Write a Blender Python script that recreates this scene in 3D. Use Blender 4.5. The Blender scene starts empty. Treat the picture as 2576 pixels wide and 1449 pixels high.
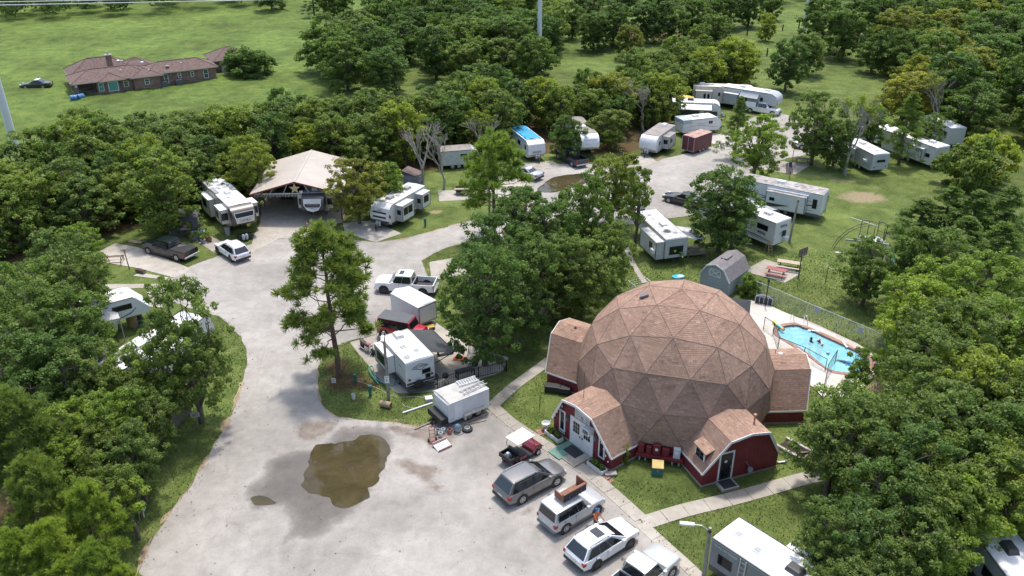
import bpy, bmesh, math, random
import numpy as np
from mathutils import Vector, Matrix, noise as mnoise
from mathutils.geometry import tessellate_polygon

random.seed(7)
RNG = np.random.default_rng(7)
SC = bpy.context.scene
COL = SC.collection
R = math.radians

# ------------------------------------------------------------------ camera
CAM_H = 37.0
PITCH = R(27.2)
FPX = 2150.0                      # focal length in units of a 2576 wide picture
cam_d = bpy.data.cameras.new('camera')
cam = bpy.data.objects.new('camera', cam_d)
COL.objects.link(cam)
cam.location = (0, 0, CAM_H)
cam.rotation_euler = (math.pi/2 - PITCH, 0, 0)
cam_d.sensor_width = 36
cam_d.lens = 36*FPX/2576
cam_d.clip_start = 0.5
cam_d.clip_end = 3000
SC.camera = cam

# ------------------------------------------------------------------ sky, sun, exposure
SUN_EL, SUN_AZ = R(71), R(10)      # azimuth measured from +Y towards +X
w = bpy.data.worlds.new('World'); SC.world = w; w.use_nodes = True
nt = w.node_tree; nt.nodes.clear()
sky = nt.nodes.new('ShaderNodeTexSky'); sky.sky_type = 'NISHITA'; sky.sun_disc = False
sky.sun_elevation = SUN_EL; sky.sun_rotation = SUN_AZ
sky.air_density = 1.2; sky.dust_density = 3.0; sky.ozone_density = 1.0
bg = nt.nodes.new('ShaderNodeBackground'); bg.inputs[1].default_value = 0.15
out = nt.nodes.new('ShaderNodeOutputWorld')
nt.links.new(sky.outputs[0], bg.inputs[0]); nt.links.new(bg.outputs[0], out.inputs[0])
sd = bpy.data.lights.new('sun', 'SUN'); sd.energy = 2.0; sd.angle = R(5); sd.color = (1.0, 0.955, 0.88)
so = bpy.data.objects.new('sun', sd); COL.objects.link(so)
sv = Vector((math.sin(SUN_AZ)*math.cos(SUN_EL), math.cos(SUN_AZ)*math.cos(SUN_EL), math.sin(SUN_EL)))
so.rotation_euler = sv.to_track_quat('Z', 'Y').to_euler()
so.location = (0, 60, 120)
vs = SC.view_settings
vs.view_transform = 'Standard'; vs.look = 'None'; vs.exposure = 0.84; vs.gamma = 1.0; vs.use_curve_mapping = False
SC.cycles.max_bounces = 8; SC.cycles.diffuse_bounces = 5; SC.cycles.glossy_bounces = 3
SC.cycles.transmission_bounces = 4; SC.cycles.transparent_max_bounces = 6
SC.cycles.use_denoising = True

# ------------------------------------------------------------------ picture point -> place on a level plane
_S, _C = math.sin(PITCH), math.cos(PITCH)
def g(x, y, z=0.0):
    """the spot at height z that the photograph (2576 px wide) shows at x, y"""
    u = (x-1288)/FPX; v = (724.5-y)/FPX
    d = (u, _C+v*_S, -_S+v*_C); t = (z-CAM_H)/d[2]
    return Vector((d[0]*t, d[1]*t, z))
def g2(x, y, z=0.0):
    p = g(x, y, z); return Vector((p.x, p.y))

# ------------------------------------------------------------------ materials
MATS = {}
def srgb(r, g_, b):
    f = lambda c: ((c/255+0.055)/1.055)**2.4 if c > 10 else c/255/12.92
    return (f(r), f(g_), f(b))
def new_mat(name):
    m = bpy.data.materials.new(name); m.use_nodes = True
    MATS[name] = m
    return m, m.node_tree, m.node_tree.nodes['Principled BSDF']
def N(t, kind, **kw):
    n = t.nodes.new(kind)
    for k, v in kw.items():
        if k.startswith('i_'): n.inputs[k[2:].replace('_', ' ')].default_value = v
        else: setattr(n, k, v)
    return n
def ramp(t, stops, fac=None, interp='LINEAR'):
    r = t.nodes.new('ShaderNodeValToRGB'); r.color_ramp.interpolation = interp
    e = r.color_ramp.elements
    while len(e) < len(stops): e.new(0.5)
    for i, (p, c) in enumerate(stops):
        e[i].position = p
        e[i].color = (c, c, c, 1) if isinstance(c, (int, float)) else (*c[:3], 1)
    if fac is not None: t.links.new(fac, r.inputs[0])
    return r
def noise_n(t, scale, detail=4, rough=0.55, vec=None, dist=0.0):
    n = t.nodes.new('ShaderNodeTexNoise'); n.inputs['Scale'].default_value = scale
    n.inputs['Detail'].default_value = detail; n.inputs['Roughness'].default_value = rough
    n.inputs['Distortion'].default_value = dist
    if vec is not None: t.links.new(vec, n.inputs['Vector'])
    return n
def mixc(t, a, b, f, mode='MIX'):
    m = t.nodes.new('ShaderNodeMix'); m.data_type = 'RGBA'; m.blend_type = mode
    for s, i in ((f, 0), (a, 6), (b, 7)):
        if hasattr(s, 'default_value') or hasattr(s, 'is_linked'): t.links.new(s, m.inputs[i])
        elif i == 0: m.inputs[0].default_value = s
        else: m.inputs[i].default_value = (*s[:3], 1)
    return m.outputs[2]
def math_n(t, op, a, b=None, clamp=False):
    m = t.nodes.new('ShaderNodeMath'); m.operation = op; m.use_clamp = clamp
    for i, s in enumerate((a, b)):
        if s is None: continue
        if hasattr(s, 'is_linked'): t.links.new(s, m.inputs[i])
        else: m.inputs[i].default_value = s
    return m.outputs[0]
def bump_n(t, height, strength, dist, bsdf):
    b = t.nodes.new('ShaderNodeBump'); b.inputs['Strength'].default_value = strength
    b.inputs['Distance'].default_value = dist
    t.links.new(height, b.inputs['Height']); t.links.new(b.outputs[0], bsdf.inputs['Normal'])

def paint(name, col, rough=0.4, metal=0.0, var=0.12, scale=1.5, dirt=0.0, dirtcol=(0.12, 0.10, 0.08), spec=0.5, coat=0.0, bump=0.0, bscale=8):
    """a coloured surface with slight unevenness and optional grime"""
    if name in MATS: return MATS[name]
    m, t, b = new_mat(name)
    tc = t.nodes.new('ShaderNodeTexCoord'); vec = tc.outputs['Object']
    n = noise_n(t, scale, 5, 0.6, vec)
    lo = tuple(max(0, c*(1-var)) for c in col); hi = tuple(min(1, c*(1+var*0.7)) for c in col)
    r = ramp(t, [(0.3, lo), (0.7, hi)], n.outputs[0])
    c = r.outputs[0]
    if dirt > 0:
        n2 = noise_n(t, scale*1.7, 6, 0.7, vec, 0.4)
        f = ramp(t, [(0.5-dirt*0.25, 0.0), (0.85-dirt*0.2, dirt)], n2.outputs[0])
        c = mixc(t, c, dirtcol, f.outputs[0])
    t.links.new(c, b.inputs['Base Color'])
    b.inputs['Roughness'].default_value = rough; b.inputs['Metallic'].default_value = metal
    b.inputs['Specular IOR Level'].default_value = spec
    if coat: b.inputs['Coat Weight'].default_value = coat; b.inputs['Coat Roughness'].default_value = 0.08
    if bump:
        n3 = noise_n(t, bscale, 4, 0.6, vec); bump_n(t, n3.outputs[0], bump, 0.02, b)
    return m

# ------------------------------------------------------------------ mesh helpers
def link(o, parent=None):
    COL.objects.link(o)
    if parent is not None: o.parent = parent
    return o
def tag(o, label=None, cat=None, group=None, kind=None):
    if label: o['label'] = label
    if cat: o['category'] = cat
    if group: o['group'] = group
    if kind: o['kind'] = kind
    return o
def thing(name, label, cat, loc=(0, 0, 0), rz=0.0, group=None):
    o = bpy.data.objects.new(name, None); o.empty_display_size = 0.3
    link(o); o.location = loc; o.rotation_euler = (0, 0, rz)
    return tag(o, label, cat, group)

class MB:
    """collects faces of one mesh"""
    def __init__(s): s.v = []; s.f = []; s.m = []; s.cur = 0; s.tone = None
    def add(s, vs, fs):
        o = len(s.v); s.v += [tuple(v) for v in vs]
        for f in fs: s.f.append(tuple(i+o for i in f)); s.m.append(s.cur)
        return s
    def box(s, x0, x1, y0, y1, z0, z1, M=None):
        vs = [Vector((x, y, z)) for z in (z0, z1) for y in (y0, y1) for x in (x0, x1)]
        if M is not None: vs = [M @ v for v in vs]
        return s.add(vs, [(0, 2, 3, 1), (4, 5, 7, 6), (0, 1, 5, 4), (2, 6, 7, 3), (0, 4, 6, 2), (1, 3, 7, 5)])
    def bar(s, a, b, wx, wz=None, up=(0, 0, 1)):
        """a beam of cross-section wx * wz from a to b"""
        a, b = Vector(a), Vector(b); d = (b-a)
        if d.length < 1e-6: return s
        wz = wz or wx; d.normalize(); up = Vector(up)
        if abs(d.dot(up)) > 0.98: up = Vector((1, 0, 0))
        sx = d.cross(up).normalized(); sz = sx.cross(d).normalized()
        vs = []
        for p in (a, b):
            for i, j in ((-1, -1), (1, -1), (1, 1), (-1, 1)): vs.append(p + sx*i*wx/2 + sz*j*wz/2)
        return s.add(vs, [(3, 2, 1, 0), (4, 5, 6, 7), (0, 1, 5, 4), (1, 2, 6, 5), (2, 3, 7, 6), (3, 0, 4, 7)])
    def tube(s, pts, rad, n=8, cap=True):
        pts = [Vector(p) for p in pts]
        if not hasattr(rad, '__len__'): rad = [rad]*len(pts)
        vs = []; prev = None
        for i, p in enumerate(pts):
            d = (pts[min(i+1, len(pts)-1)] - pts[max(i-1, 0)])
            if d.length < 1e-9: d = Vector((0, 0, 1))
            d.normalize()
            if prev is None:
                a = Vector((1, 0, 0)) if abs(d.x) < 0.9 else Vector((0, 1, 0))
            else: a = prev
            x = (a - d*a.dot(d)).normalized(); prev = x; y = d.cross(x)
            for k in range(n):
                t = 2*math.pi*k/n
                vs.append(p + (x*math.cos(t) + y*math.sin(t))*rad[i])
        fs = []
        for i in range(len(pts)-1):
            for k in range(n):
                k2 = (k+1) % n
                fs.append((i*n+k, i*n+k2, (i+1)*n+k2, (i+1)*n+k))
        if cap:
            fs.append(tuple(range(n-1, -1, -1))); fs.append(tuple((len(pts)-1)*n+k for k in range(n)))
        return s.add(vs, fs)
    def lathe(s, prof, n=16, c=(0, 0, 0), axis='z'):
        """prof: (radius, height) pairs"""
        vs = []; c = Vector(c)
        for r, h in prof:
            for k in range(n):
                t = 2*math.pi*k/n; p = (r*math.cos(t), r*math.sin(t), h)
                if axis == 'y': p = (p[0], p[2], -p[1])
                if axis == 'x': p = (p[2], p[0], p[1])
                vs.append(c + Vector(p))
        fs = []
        for i in range(len(prof)-1):
            for k in range(n):
                k2 = (k+1) % n
                fs.append((i*n+k, i*n+k2, (i+1)*n+k2, (i+1)*n+k))
        fs.append(tuple(range(n-1, -1, -1))); fs.append(tuple((len(prof)-1)*n+k for k in range(n)))
        return s.add(vs, fs)
    def prism(s, poly, z0, z1):
        """level polygon (x, y) carried from z0 to z1"""
        n = len(poly)
        vs = [(p[0], p[1], z0) for p in poly] + [(p[0], p[1], z1) for p in poly]
        tri = tessellate_polygon([[Vector((p[0], p[1], 0)) for p in poly]])
        area = sum(poly[i][0]*poly[(i+1) % n][1]-poly[(i+1) % n][0]*poly[i][1] for i in range(n))
        fs = []
        for a, b, c in tri:
            ar = (poly[b][0]-poly[a][0])*(poly[c][1]-poly[a][1])-(poly[c][0]-poly[a][0])*(poly[b][1]-poly[a][1])
            if ar < 0: a, b, c = a, c, b
            fs.append((a+n, b+n, c+n)); fs.append((a, c, b))
        for i in range(n):
            j = (i+1) % n
            fs.append((i, j, j+n, i+n) if area > 0 else (j, i, i+n, j+n))
        return s.add(vs, fs)
    def side(s, poly, y0, y1):
        """upright polygon (x, z) carried from y0 to y1"""
        n = len(poly)
        vs = [(p[0], y0, p[1]) for p in poly] + [(p[0], y1, p[1]) for p in poly]
        tri = tessellate_polygon([[Vector((p[0], p[1], 0)) for p in poly]])
        fs = []
        area = sum(poly[i][0]*poly[(i+1) % n][1]-poly[(i+1) % n][0]*poly[i][1] for i in range(n))
        for a, b, c in tri:
            ar = (poly[b][0]-poly[a][0])*(poly[c][1]-poly[a][1])-(poly[c][0]-poly[a][0])*(poly[b][1]-poly[a][1])
            if ar < 0: a, b, c = a, c, b
            fs.append((a, b, c)); fs.append((a+n, c+n, b+n))
        for i in range(n):
            j = (i+1) % n
            fs.append((j, i, i+n, j+n) if area > 0 else (i, j, j+n, i+n))
        return s.add(vs, fs)
    def front(s, poly, x0, x1):
        """upright polygon (y, z) carried from x0 to x1"""
        k = len(s.v); s.side(poly, x0, x1)
        for i in range(k, len(s.v)):
            a, b, c = s.v[i]; s.v[i] = (b, a, c)
        for i in range(len(s.f)):
            if min(s.f[i]) >= k: s.f[i] = tuple(reversed(s.f[i]))
        return s
    def mesh(s, name, mats, smooth=0):
        me = bpy.data.meshes.new(name); me.from_pydata(s.v, [], s.f)
        if not isinstance(mats, (list, tuple)): mats = [mats]
        for m in mats: me.materials.append(m)
        if len(mats) > 1: me.polygons.foreach_set('material_index', s.m)
        if smooth:
            me.shade_smooth()
            if smooth < 179:
                me.set_sharp_from_angle(angle=R(smooth))
        me.update(); return me
    def obj(s, name, mats, parent=None, smooth=0, bevel=0, **kw):
        o = bpy.data.objects.new(name, s.mesh(name, mats, smooth)); link(o, parent)
        if bevel:
            b = o.modifiers.new('bevel', 'BEVEL'); b.width = bevel; b.segments = 2; b.limit_method = 'ANGLE'; b.angle_limit = R(35)
        if kw: tag(o, **kw)
        return o

def copy_tree(o, parent=None):
    c = o.copy(); COL.objects.link(c); c.parent = parent
    for ch in o.children: copy_tree(ch, c)
    return c
def crom(pts, n=6, closed=True):
    """smooth curve through points"""
    P = [Vector(p) for p in pts]; m = len(P); o = []
    rng = range(m) if closed else range(m-1)
    for i in rng:
        if closed: a, b, c, d = P[i-1], P[i], P[(i+1) % m], P[(i+2) % m]
        else: a, b, c, d = P[max(i-1, 0)], P[i], P[i+1], P[min(i+2, m-1)]
        for k in range(n):
            t = k/n
            o.append(0.5*((2*b)+(c-a)*t+(2*a-5*b+4*c-d)*t*t+(3*b-a-3*c+d)*t**3))
    if not closed: o.append(P[-1])
    return o
def ragged(pts, step=0.5, amp=0.12, sc=0.9, seed=0):
    """split the outline in short pieces and shake it"""
    o = []; m = len(pts)
    for i in range(m):
        a, b = Vector(pts[i]), Vector(pts[(i+1) % m]); L = (b-a).length; n = max(1, int(L/step))
        for k in range(n):
            p = a.lerp(b, k/n)
            q = Vector((p.x*sc, p.y*sc, seed*7.3))
            o.append(Vector((p.x+amp*mnoise.noise(q)*2, p.y+amp*mnoise.noise(q+Vector((31, 17, 5)))*2)))
    return o
def sheet(name, poly, z, mat, thick=0.0, parent=None, **kw):
    mb = MB()
    if thick: mb.prism(poly, z-thick, z)
    else:
        n = len(poly); vs = [(p[0], p[1], z) for p in poly]
        fs = []
        for a, b, c in tessellate_polygon([[Vector((p[0], p[1], 0)) for p in poly]]):
            ar = (poly[b][0]-poly[a][0])*(poly[c][1]-poly[a][1])-(poly[c][0]-poly[a][0])*(poly[b][1]-poly[a][1])
            fs.append((a, b, c) if ar > 0 else (a, c, b))
        mb.add(vs, fs)
    return mb.obj(name, mat, parent, **kw)
def text_obj(name, body, size, mat, parent, M, extrude=0.004, shear=0.0, space=1.0):
    cu = bpy.data.curves.new(name, 'FONT'); cu.body = body; cu.size = size; cu.align_x = 'CENTER'; cu.align_y = 'CENTER'
    cu.extrude = extrude; cu.shear = shear; cu.resolution_u = 1
    o = bpy.data.objects.new('tmp', cu); COL.objects.link(o); bpy.context.view_layer.update()
    me = bpy.data.meshes.new_from_object(o.evaluated_get(bpy.context.evaluated_depsgraph_get())); bpy.data.objects.remove(o)
    me.materials.clear(); me.materials.append(mat)
    q = bpy.data.objects.new(name, me); link(q, parent); q.matrix_local = M
    return q

# ================================================================== GROUND MATERIALS
def m_grass():
    m, t, b = new_mat('grass')
    geo = t.nodes.new('ShaderNodeNewGeometry'); pos = geo.outputs['Position']
    at = N(t, 'ShaderNodeAttribute', attribute_name='mask'); sep = t.nodes.new('ShaderNodeSeparateColor')
    t.links.new(at.outputs['Color'], sep.inputs[0])
    n1 = noise_n(t, 0.07, 4, 0.6, pos); n2 = noise_n(t, 0.45, 6, 0.7, pos, 0.5); n3 = noise_n(t, 4.5, 5, 0.75, pos)
    n4 = noise_n(t, 22, 3, 0.8, pos)
    lawn = ramp(t, [(0.28, (0.058, 0.086, 0.022)), (0.46, (0.104, 0.142, 0.036)), (0.6, (0.142, 0.178, 0.05)), (0.78, (0.215, 0.21, 0.09))], n2.outputs[0])
    mead = ramp(t, [(0.25, (0.055, 0.088, 0.026)), (0.42, (0.085, 0.132, 0.032)), (0.56, (0.125, 0.178, 0.036)), (0.75, (0.175, 0.20, 0.065))], n2.outputs[0])
    big = ramp(t, [(0.35, 0.72), (0.65, 1.25)], n1.outputs[0])
    fine = ramp(t, [(0.3, 0.5), (0.7, 1.42)], n3.outputs[0])
    fine2 = ramp(t, [(0.3, 0.6), (0.7, 1.35)], n4.outputs[0])
    c = mixc(t, lawn.outputs[0], mead.outputs[0], sep.outputs['Green'])
    c = mixc(t, c, big.outputs[0], 1.0, 'MULTIPLY'); c = mixc(t, c, fine.outputs[0], 0.8, 'MULTIPLY'); c = mixc(t, c, fine2.outputs[0], 0.7, 'MULTIPLY')
    # worn earth
    dn = noise_n(t, 0.9, 6, 0.75, pos, 0.6)
    dsum = math_n(t, 'ADD', sep.outputs['Red'], math_n(t, 'MULTIPLY', math_n(t, 'SUBTRACT', dn.outputs[0], 0.5), 1.3))
    df = ramp(t, [(0.42, 0), (0.72, 0.9)], dsum)
    dirt = ramp(t, [(0.3, (0.22, 0.17, 0.10)), (0.7, (0.36, 0.29, 0.19))], n3.outputs[0])
    c = mixc(t, c, dirt.outputs[0], df.outputs[0])
    ssum = math_n(t, 'ADD', sep.outputs['Blue'], math_n(t, 'MULTIPLY', math_n(t, 'SUBTRACT', dn.outputs[0], 0.5), 1.1))
    sf = ramp(t, [(0.4, 0), (0.75, 0.92)], ssum)
    straw = ramp(t, [(0.3, (0.055, 0.035, 0.02)), (0.7, (0.14, 0.085, 0.045))], n3.outputs[0])
    c = mixc(t, c, straw.outputs[0], sf.outputs[0])
    t.links.new(c, b.inputs['Base Color']); b.inputs['Roughness'].default_value = 0.9; b.inputs['Specular IOR Level'].default_value = 0.15
    s = math_n(t, 'ADD', n3.outputs[0], math_n(t, 'MULTIPLY', n4.outputs[0], 0.6))
    bump_n(t, s, 0.9, 0.09, b)
    return m
def m_pave(name, lo, mid, hi, crack=0.55, dark=(0.12, 0.11, 0.105), wet=False):
    m, t, b = new_mat(name)
    geo = t.nodes.new('ShaderNodeNewGeometry'); pos = geo.outputs['Position']
    n1 = noise_n(t, 0.11, 5, 0.6, pos, 0.3); n2 = noise_n(t, 1.1, 6, 0.7, pos, 0.3); n3 = noise_n(t, 26, 3, 0.7, pos)
    c = ramp(t, [(0.34, lo), (0.5, mid), (0.66, hi)], n1.outputs[0]).outputs[0]
    c = mixc(t, c, ramp(t, [(0.3, 0.8), (0.7, 1.13)], n2.outputs[0]).outputs[0], 0.9, 'MULTIPLY')
    c = mixc(t, c, ramp(t, [(0.3, 0.8), (0.7, 1.16)], n3.outputs[0]).outputs[0], 0.8, 'MULTIPLY')
    # blotches and thin cracks
    n4 = noise_n(t, 0.33, 6, 0.72, pos, 0.8)
    c = mixc(t, c, dark, ramp(t, [(0.63, 0), (0.78, 0.42)], n4.outputs[0]).outputs[0])
    nw = noise_n(t, 0.8, 4, 0.6, pos)
    add = N(t, 'ShaderNodeVectorMath', operation='MULTIPLY_ADD'); t.links.new(nw.outputs['Color'], add.inputs[0])
    add.inputs[1].default_value = (1.6, 1.6, 0); t.links.new(pos, add.inputs[2])
    v = N(t, 'ShaderNodeTexVoronoi', feature='DISTANCE_TO_EDGE'); v.inputs['Scale'].default_value = 0.14; t.links.new(add.outputs[0], v.inputs['Vector'])
    cr = ramp(t, [(0.0, crack), (0.0035, 0)], v.outputs['Distance'])
    msk = ramp(t, [(0.42, 0), (0.56, 1)], noise_n(t, 0.06, 2, 0.5, pos).outputs[0])
    c = mixc(t, c, dark, math_n(t, 'MULTIPLY', cr.outputs[0], msk.outputs[0]))
    t.links.new(c, b.inputs['Base Color']); b.inputs['Roughness'].default_value = 0.88; b.inputs['Specular IOR Level'].default_value = 0.25
    if wet:
        at = N(t, 'ShaderNodeAttribute', attribute_name='wet'); sp = t.nodes.new('ShaderNodeSeparateColor'); t.links.new(at.outputs['Color'], sp.inputs[0]); nn = noise_n(t, 1.5, 6, 0.7, pos, 0.5)
        sm = lambda ch, k: math_n(t, 'ADD', sp.outputs[ch], math_n(t, 'MULTIPLY', math_n(t, 'SUBTRACT', nn.outputs[0], 0.5), k))
        sl = ramp(t, [(0.45, 0), (0.8, 0.85)], sm('Green', 1.0)); c = mixc(t, c, ramp(t, [(.35, (.13, .10, .08)), (.65, (.24, .20, .165))], n2.outputs[0]).outputs[0], sl.outputs[0])
        wf = ramp(t, [(0.36, 0), (0.62, 0.72), (0.95, 1)], sm('Red', 0.6)); c = mixc(t, c, (0.42, 0.41, 0.40), wf.outputs[0], 'MULTIPLY')
        t.links.new(c, b.inputs['Base Color']); t.links.new(ramp(t, [(0, 0.88), (1, 0.42)], wf.outputs[0]).outputs[0], b.inputs['Roughness'])
    bump_n(t, n3.outputs[0], 0.35, 0.012, b)
    return m
GRASS = m_grass()
ASPC = ((0.25, 0.232, 0.21), (0.325, 0.303, 0.275), (0.395, 0.37, 0.34))
ASPH = m_pave('asphalt', *ASPC, crack=0.3)
CONC = m_pave('concrete', (0.29, 0.26, 0.22), (0.38, 0.345, 0.295), (0.46, 0.43, 0.38), crack=0.5, dark=(0.14, 0.12, 0.10))
DECK = m_pave('pool_deck_concrete', (0.42, 0.38, 0.33), (0.52, 0.48, 0.43), (0.60, 0.57, 0.53), crack=0.4, dark=(0.25, 0.21, 0.17))

def m_puddle():
    m, t, b = new_mat('puddle_water')
    geo = t.nodes.new('ShaderNodeNewGeometry'); pos = geo.outputs['Position']
    n = noise_n(t, 0.5, 6, 0.7, pos, 0.6)
    c = ramp(t, [(0.3, (0.040, 0.033, 0.016)), (0.6, (0.075, 0.060, 0.030)), (0.8, (0.105, 0.088, 0.052))], n.outputs[0])
    t.links.new(c.outputs[0], b.inputs['Base Color']); b.inputs['Roughness'].default_value = 0.03; b.inputs['IOR'].default_value = 1.33
    n2 = noise_n(t, 5, 2, 0.5, pos); bump_n(t, n2.outputs[0], 0.03, 0.02, b)
    return m
PUDDLE = m_puddle()

# ================================================================== GROUND SHEET
def inpoly(x, y, poly):
    c = False; n = len(poly); j = n-1
    for i in range(n):
        xi, yi, xj, yj = poly[i][0], poly[i][1], poly[j][0], poly[j][1]
        if (yi > y) != (yj > y) and x < (xj-xi)*(y-yi)/(yj-yi)+xi: c = not c
        j = i
    return c
def inpoly_np(X, Y, poly):
    c = np.zeros(X.shape, bool); n = len(poly); j = n-1
    for i in range(n):
        xi, yi, xj, yj = poly[i][0], poly[i][1], poly[j][0], poly[j][1]
        if abs(yj-yi) > 1e-9: c ^= ((yi > Y) != (yj > Y)) & (X < (xj-xi)*(Y-yi)/(yj-yi)+xi)
        j = i
    return c
def i3(x, y): return (1864.8+x*.19444, 711+y*.19444)
POOL = crom([g2(*i3(*p), 0.1) for p in [(690, 545), (735, 545), (790, 572), (905, 608), (1060, 682), (1200, 745), (1380, 830), (1550, 915), (1640, 968), (1672, 1040), (1645, 1110), (1560, 1155), (1450, 1172), (1300, 1160), (1150, 1130), (1000, 1030), (880, 930), (760, 850), (620, 770), (510, 710), (466, 660), (460, 615), (490, 582), (560, 560), (630, 548)]], 4)
POOLSTEP = [g2(*i3(*p), 0.1) for p in [(655, 556), (674, 515), (735, 515), (778, 568)]]

MEADOW = [g2(*p, 0) for p in [(-900, 470), (-100, 420), (60, 390), (200, 330), (420, 320), (640, 300), (760, 270), (850, 215), (900, 110), (985, 30), (1010, 0), (980, -60), (-2500, -60)]]
WOODS = [g2(*p, 0) for p in [(-400, 700), (60, 660), (300, 585), (520, 530), (650, 480), (880, 450), (1040, 440), (1120, 420), (1290, 395), (1440, 385), (1580, 390), (1660, 350), (1700, 300), (1760, 265), (1840, 235), (1800, 190), (1600, 250), (1300, 260), (1000, 290), (700, 330), (400, 380), (100, 420), (-300, 480)]]
def ell(x, y, rx, ry=None, amp=1.0):
    """a worn patch at a picture point, radii in metres"""
    p = g(x, y); return (p.x, p.y, rx, ry or rx, amp)
DIRT = [ell(2170, 496, 3.2, 2.2), ell(2120, 455, 3.0, 1.4, .6), ell(1097, 533, 1.0, .8, .9), ell(2480, 415, 5, 3, .8), ell(2375, 460, 2.5, 1.2, .6),
        ell(2060, 440, 4, 1.2, .45), ell(1660, 400, 2.5, 1.6, .7), ell(1640, 330, 3, 2, .5), ell(350, 700, 1.5, .8, .5), ell(2000, 1395, 1.2, .9, .6),
        ell(2490, 505, 3, 2, .35), ell(2170, 765, .9, .5, .8), ell(1470, 1160, .8, .5, .8), ell(2240, 980, 2.2, 1.4, .9), ell(2180, 1010, 1.6, 1.0, .7),
        ell(1990, 1190, 1.0, .6, .45), ell(1650, 1165, 1.2, .5, .5), ell(1390, 1085, .5, .4, .5), ell(1045, 1075, 1.3, .5, .9), ell(1000, 1060, 1.1, .5, .7),
        ell(215, 232, 2.2, 1.2, .7), ell(150, 98, 3, 3, .4), ell(560, 235, 4, 2, .4), ell(960, 16, 6, 8, .7), ell(300, 655, 2.5, 1.2, .6), ell(1290, 560, 2, .6, .7), ell(1160, 600, 2.5, .4, .6)]
STRAW = [ell(870, 960, 2.1, 1.9, .95), ell(930, 970, 1.8, 1.1, .7), ell(845, 925, 1.4, 1.6, .9), ell(900, 1010, 1.6, .7, .5), ell(2420, 850, 9, 5, .5), ell(2450, 1050, 8, 5, .6), ell(2300, 1250, 7, 5, .55), ell(1640, 85, 14, 12, .75), ell(2080, 143, 8, 5, .55), ell(1000, 935, 1.2, 1.6, .6),
         ell(120, 900, 9, 6, .8), ell(250, 1000, 8, 5, .8), ell(150, 1150, 7, 4, .8), ell(60, 1300, 6, 4, .8), ell(1900, 60, 14, 14, .35), ell(2400, 130, 18, 10, .6), ell(1260, 880, 2.5, 1.5, .6)]
def spaced(a, b, fine0, fine1, df, dc):
    o = [a]
    while o[-1] < b:
        x = o[-1]; st = df if fine0 <= x < fine1 else dc
        o.append(min(x+st, b) if not (x < fine0 < x+st) else fine0)
    return np.array(o)
def build_ground():
    xs = spaced(-460, 460, -78, 72, 0.6, 4.0); ys = spaced(-20, 900, 30, 150, 0.6, 3.0)
    X, Y = np.meshgrid(xs, ys); nx, ny = len(xs), len(ys)
    Z = np.zeros_like(X)
    mead = inpoly_np(X, Y, MEADOW).astype(float); woods = inpoly_np(X, Y, WOODS).astype(float)
    far = np.clip((Y-150)/30, 0, 1); mead = np.maximum(mead, far*0.55)
    flat = X.ravel(), Y.ravel()
    idx = np.nonzero((mead.ravel() > 0.5))[0]
    z = Z.ravel()
    for i in idx:
        if flat[1][i] < 330: 
            p = Vector((flat[0][i]*0.16, flat[1][i]*0.16, 3)); q = Vector((flat[0][i]*0.5, flat[1][i]*0.5, 9))
            z[i] = 0.5*max(0, mnoise.noise(p)) + 0.34*abs(mnoise.noise(q))
    D = np.zeros_like(X); S = woods*0.75
    for L, A in ((DIRT, D), (STRAW, S)):
        for cx, cy, rx, ry, amp in L:
            d = np.sqrt(((X-cx)/rx)**2+((Y-cy)/ry)**2)
            np.maximum(A, amp*np.clip(1.35-d, 0, 1), out=A)
    V = np.stack([X.ravel(), Y.ravel(), z], 1)
    i, j = np.meshgrid(np.arange(nx-1), np.arange(ny-1)); a = (j*nx+i).ravel()
    Fq = np.stack([a, a+1, a+1+nx, a+nx], 1)
    cx = (X[:-1, :-1]+X[1:, 1:]).ravel()/2; cy = (Y[:-1, :-1]+Y[1:, 1:]).ravel()/2
    pool = inpoly_np(cx, cy, POOLGROW)
    Fq = Fq[~pool]
    me = bpy.data.meshes.new('ground')
    me.vertices.add(len(V)); me.vertices.foreach_set('co', V.ravel())
    me.loops.add(Fq.size); me.loops.foreach_set('vertex_index', Fq.ravel())
    me.polygons.add(len(Fq)); me.polygons.foreach_set('loop_start', np.arange(0, Fq.size, 4))
    me.update(calc_edges=True); me.validate()
    at = me.attributes.new('mask', 'FLOAT_COLOR', 'POINT')
    at.data.foreach_set('color', np.stack([D.ravel(), mead.ravel(), S.ravel(), np.ones(D.size)], 1).ravel())
    me.materials.append(GRASS); me.shade_smooth()
    o = bpy.data.objects.new('ground', me); link(o); tag(o, 'mown lawn and rough meadow grass covering the whole site', kind='structure')
_pc = sum(POOL, Vector((0, 0)))/len(POOL)
POOLGROW = [p+(p-_pc).normalized()*0.32 for p in POOL]
build_ground()

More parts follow.
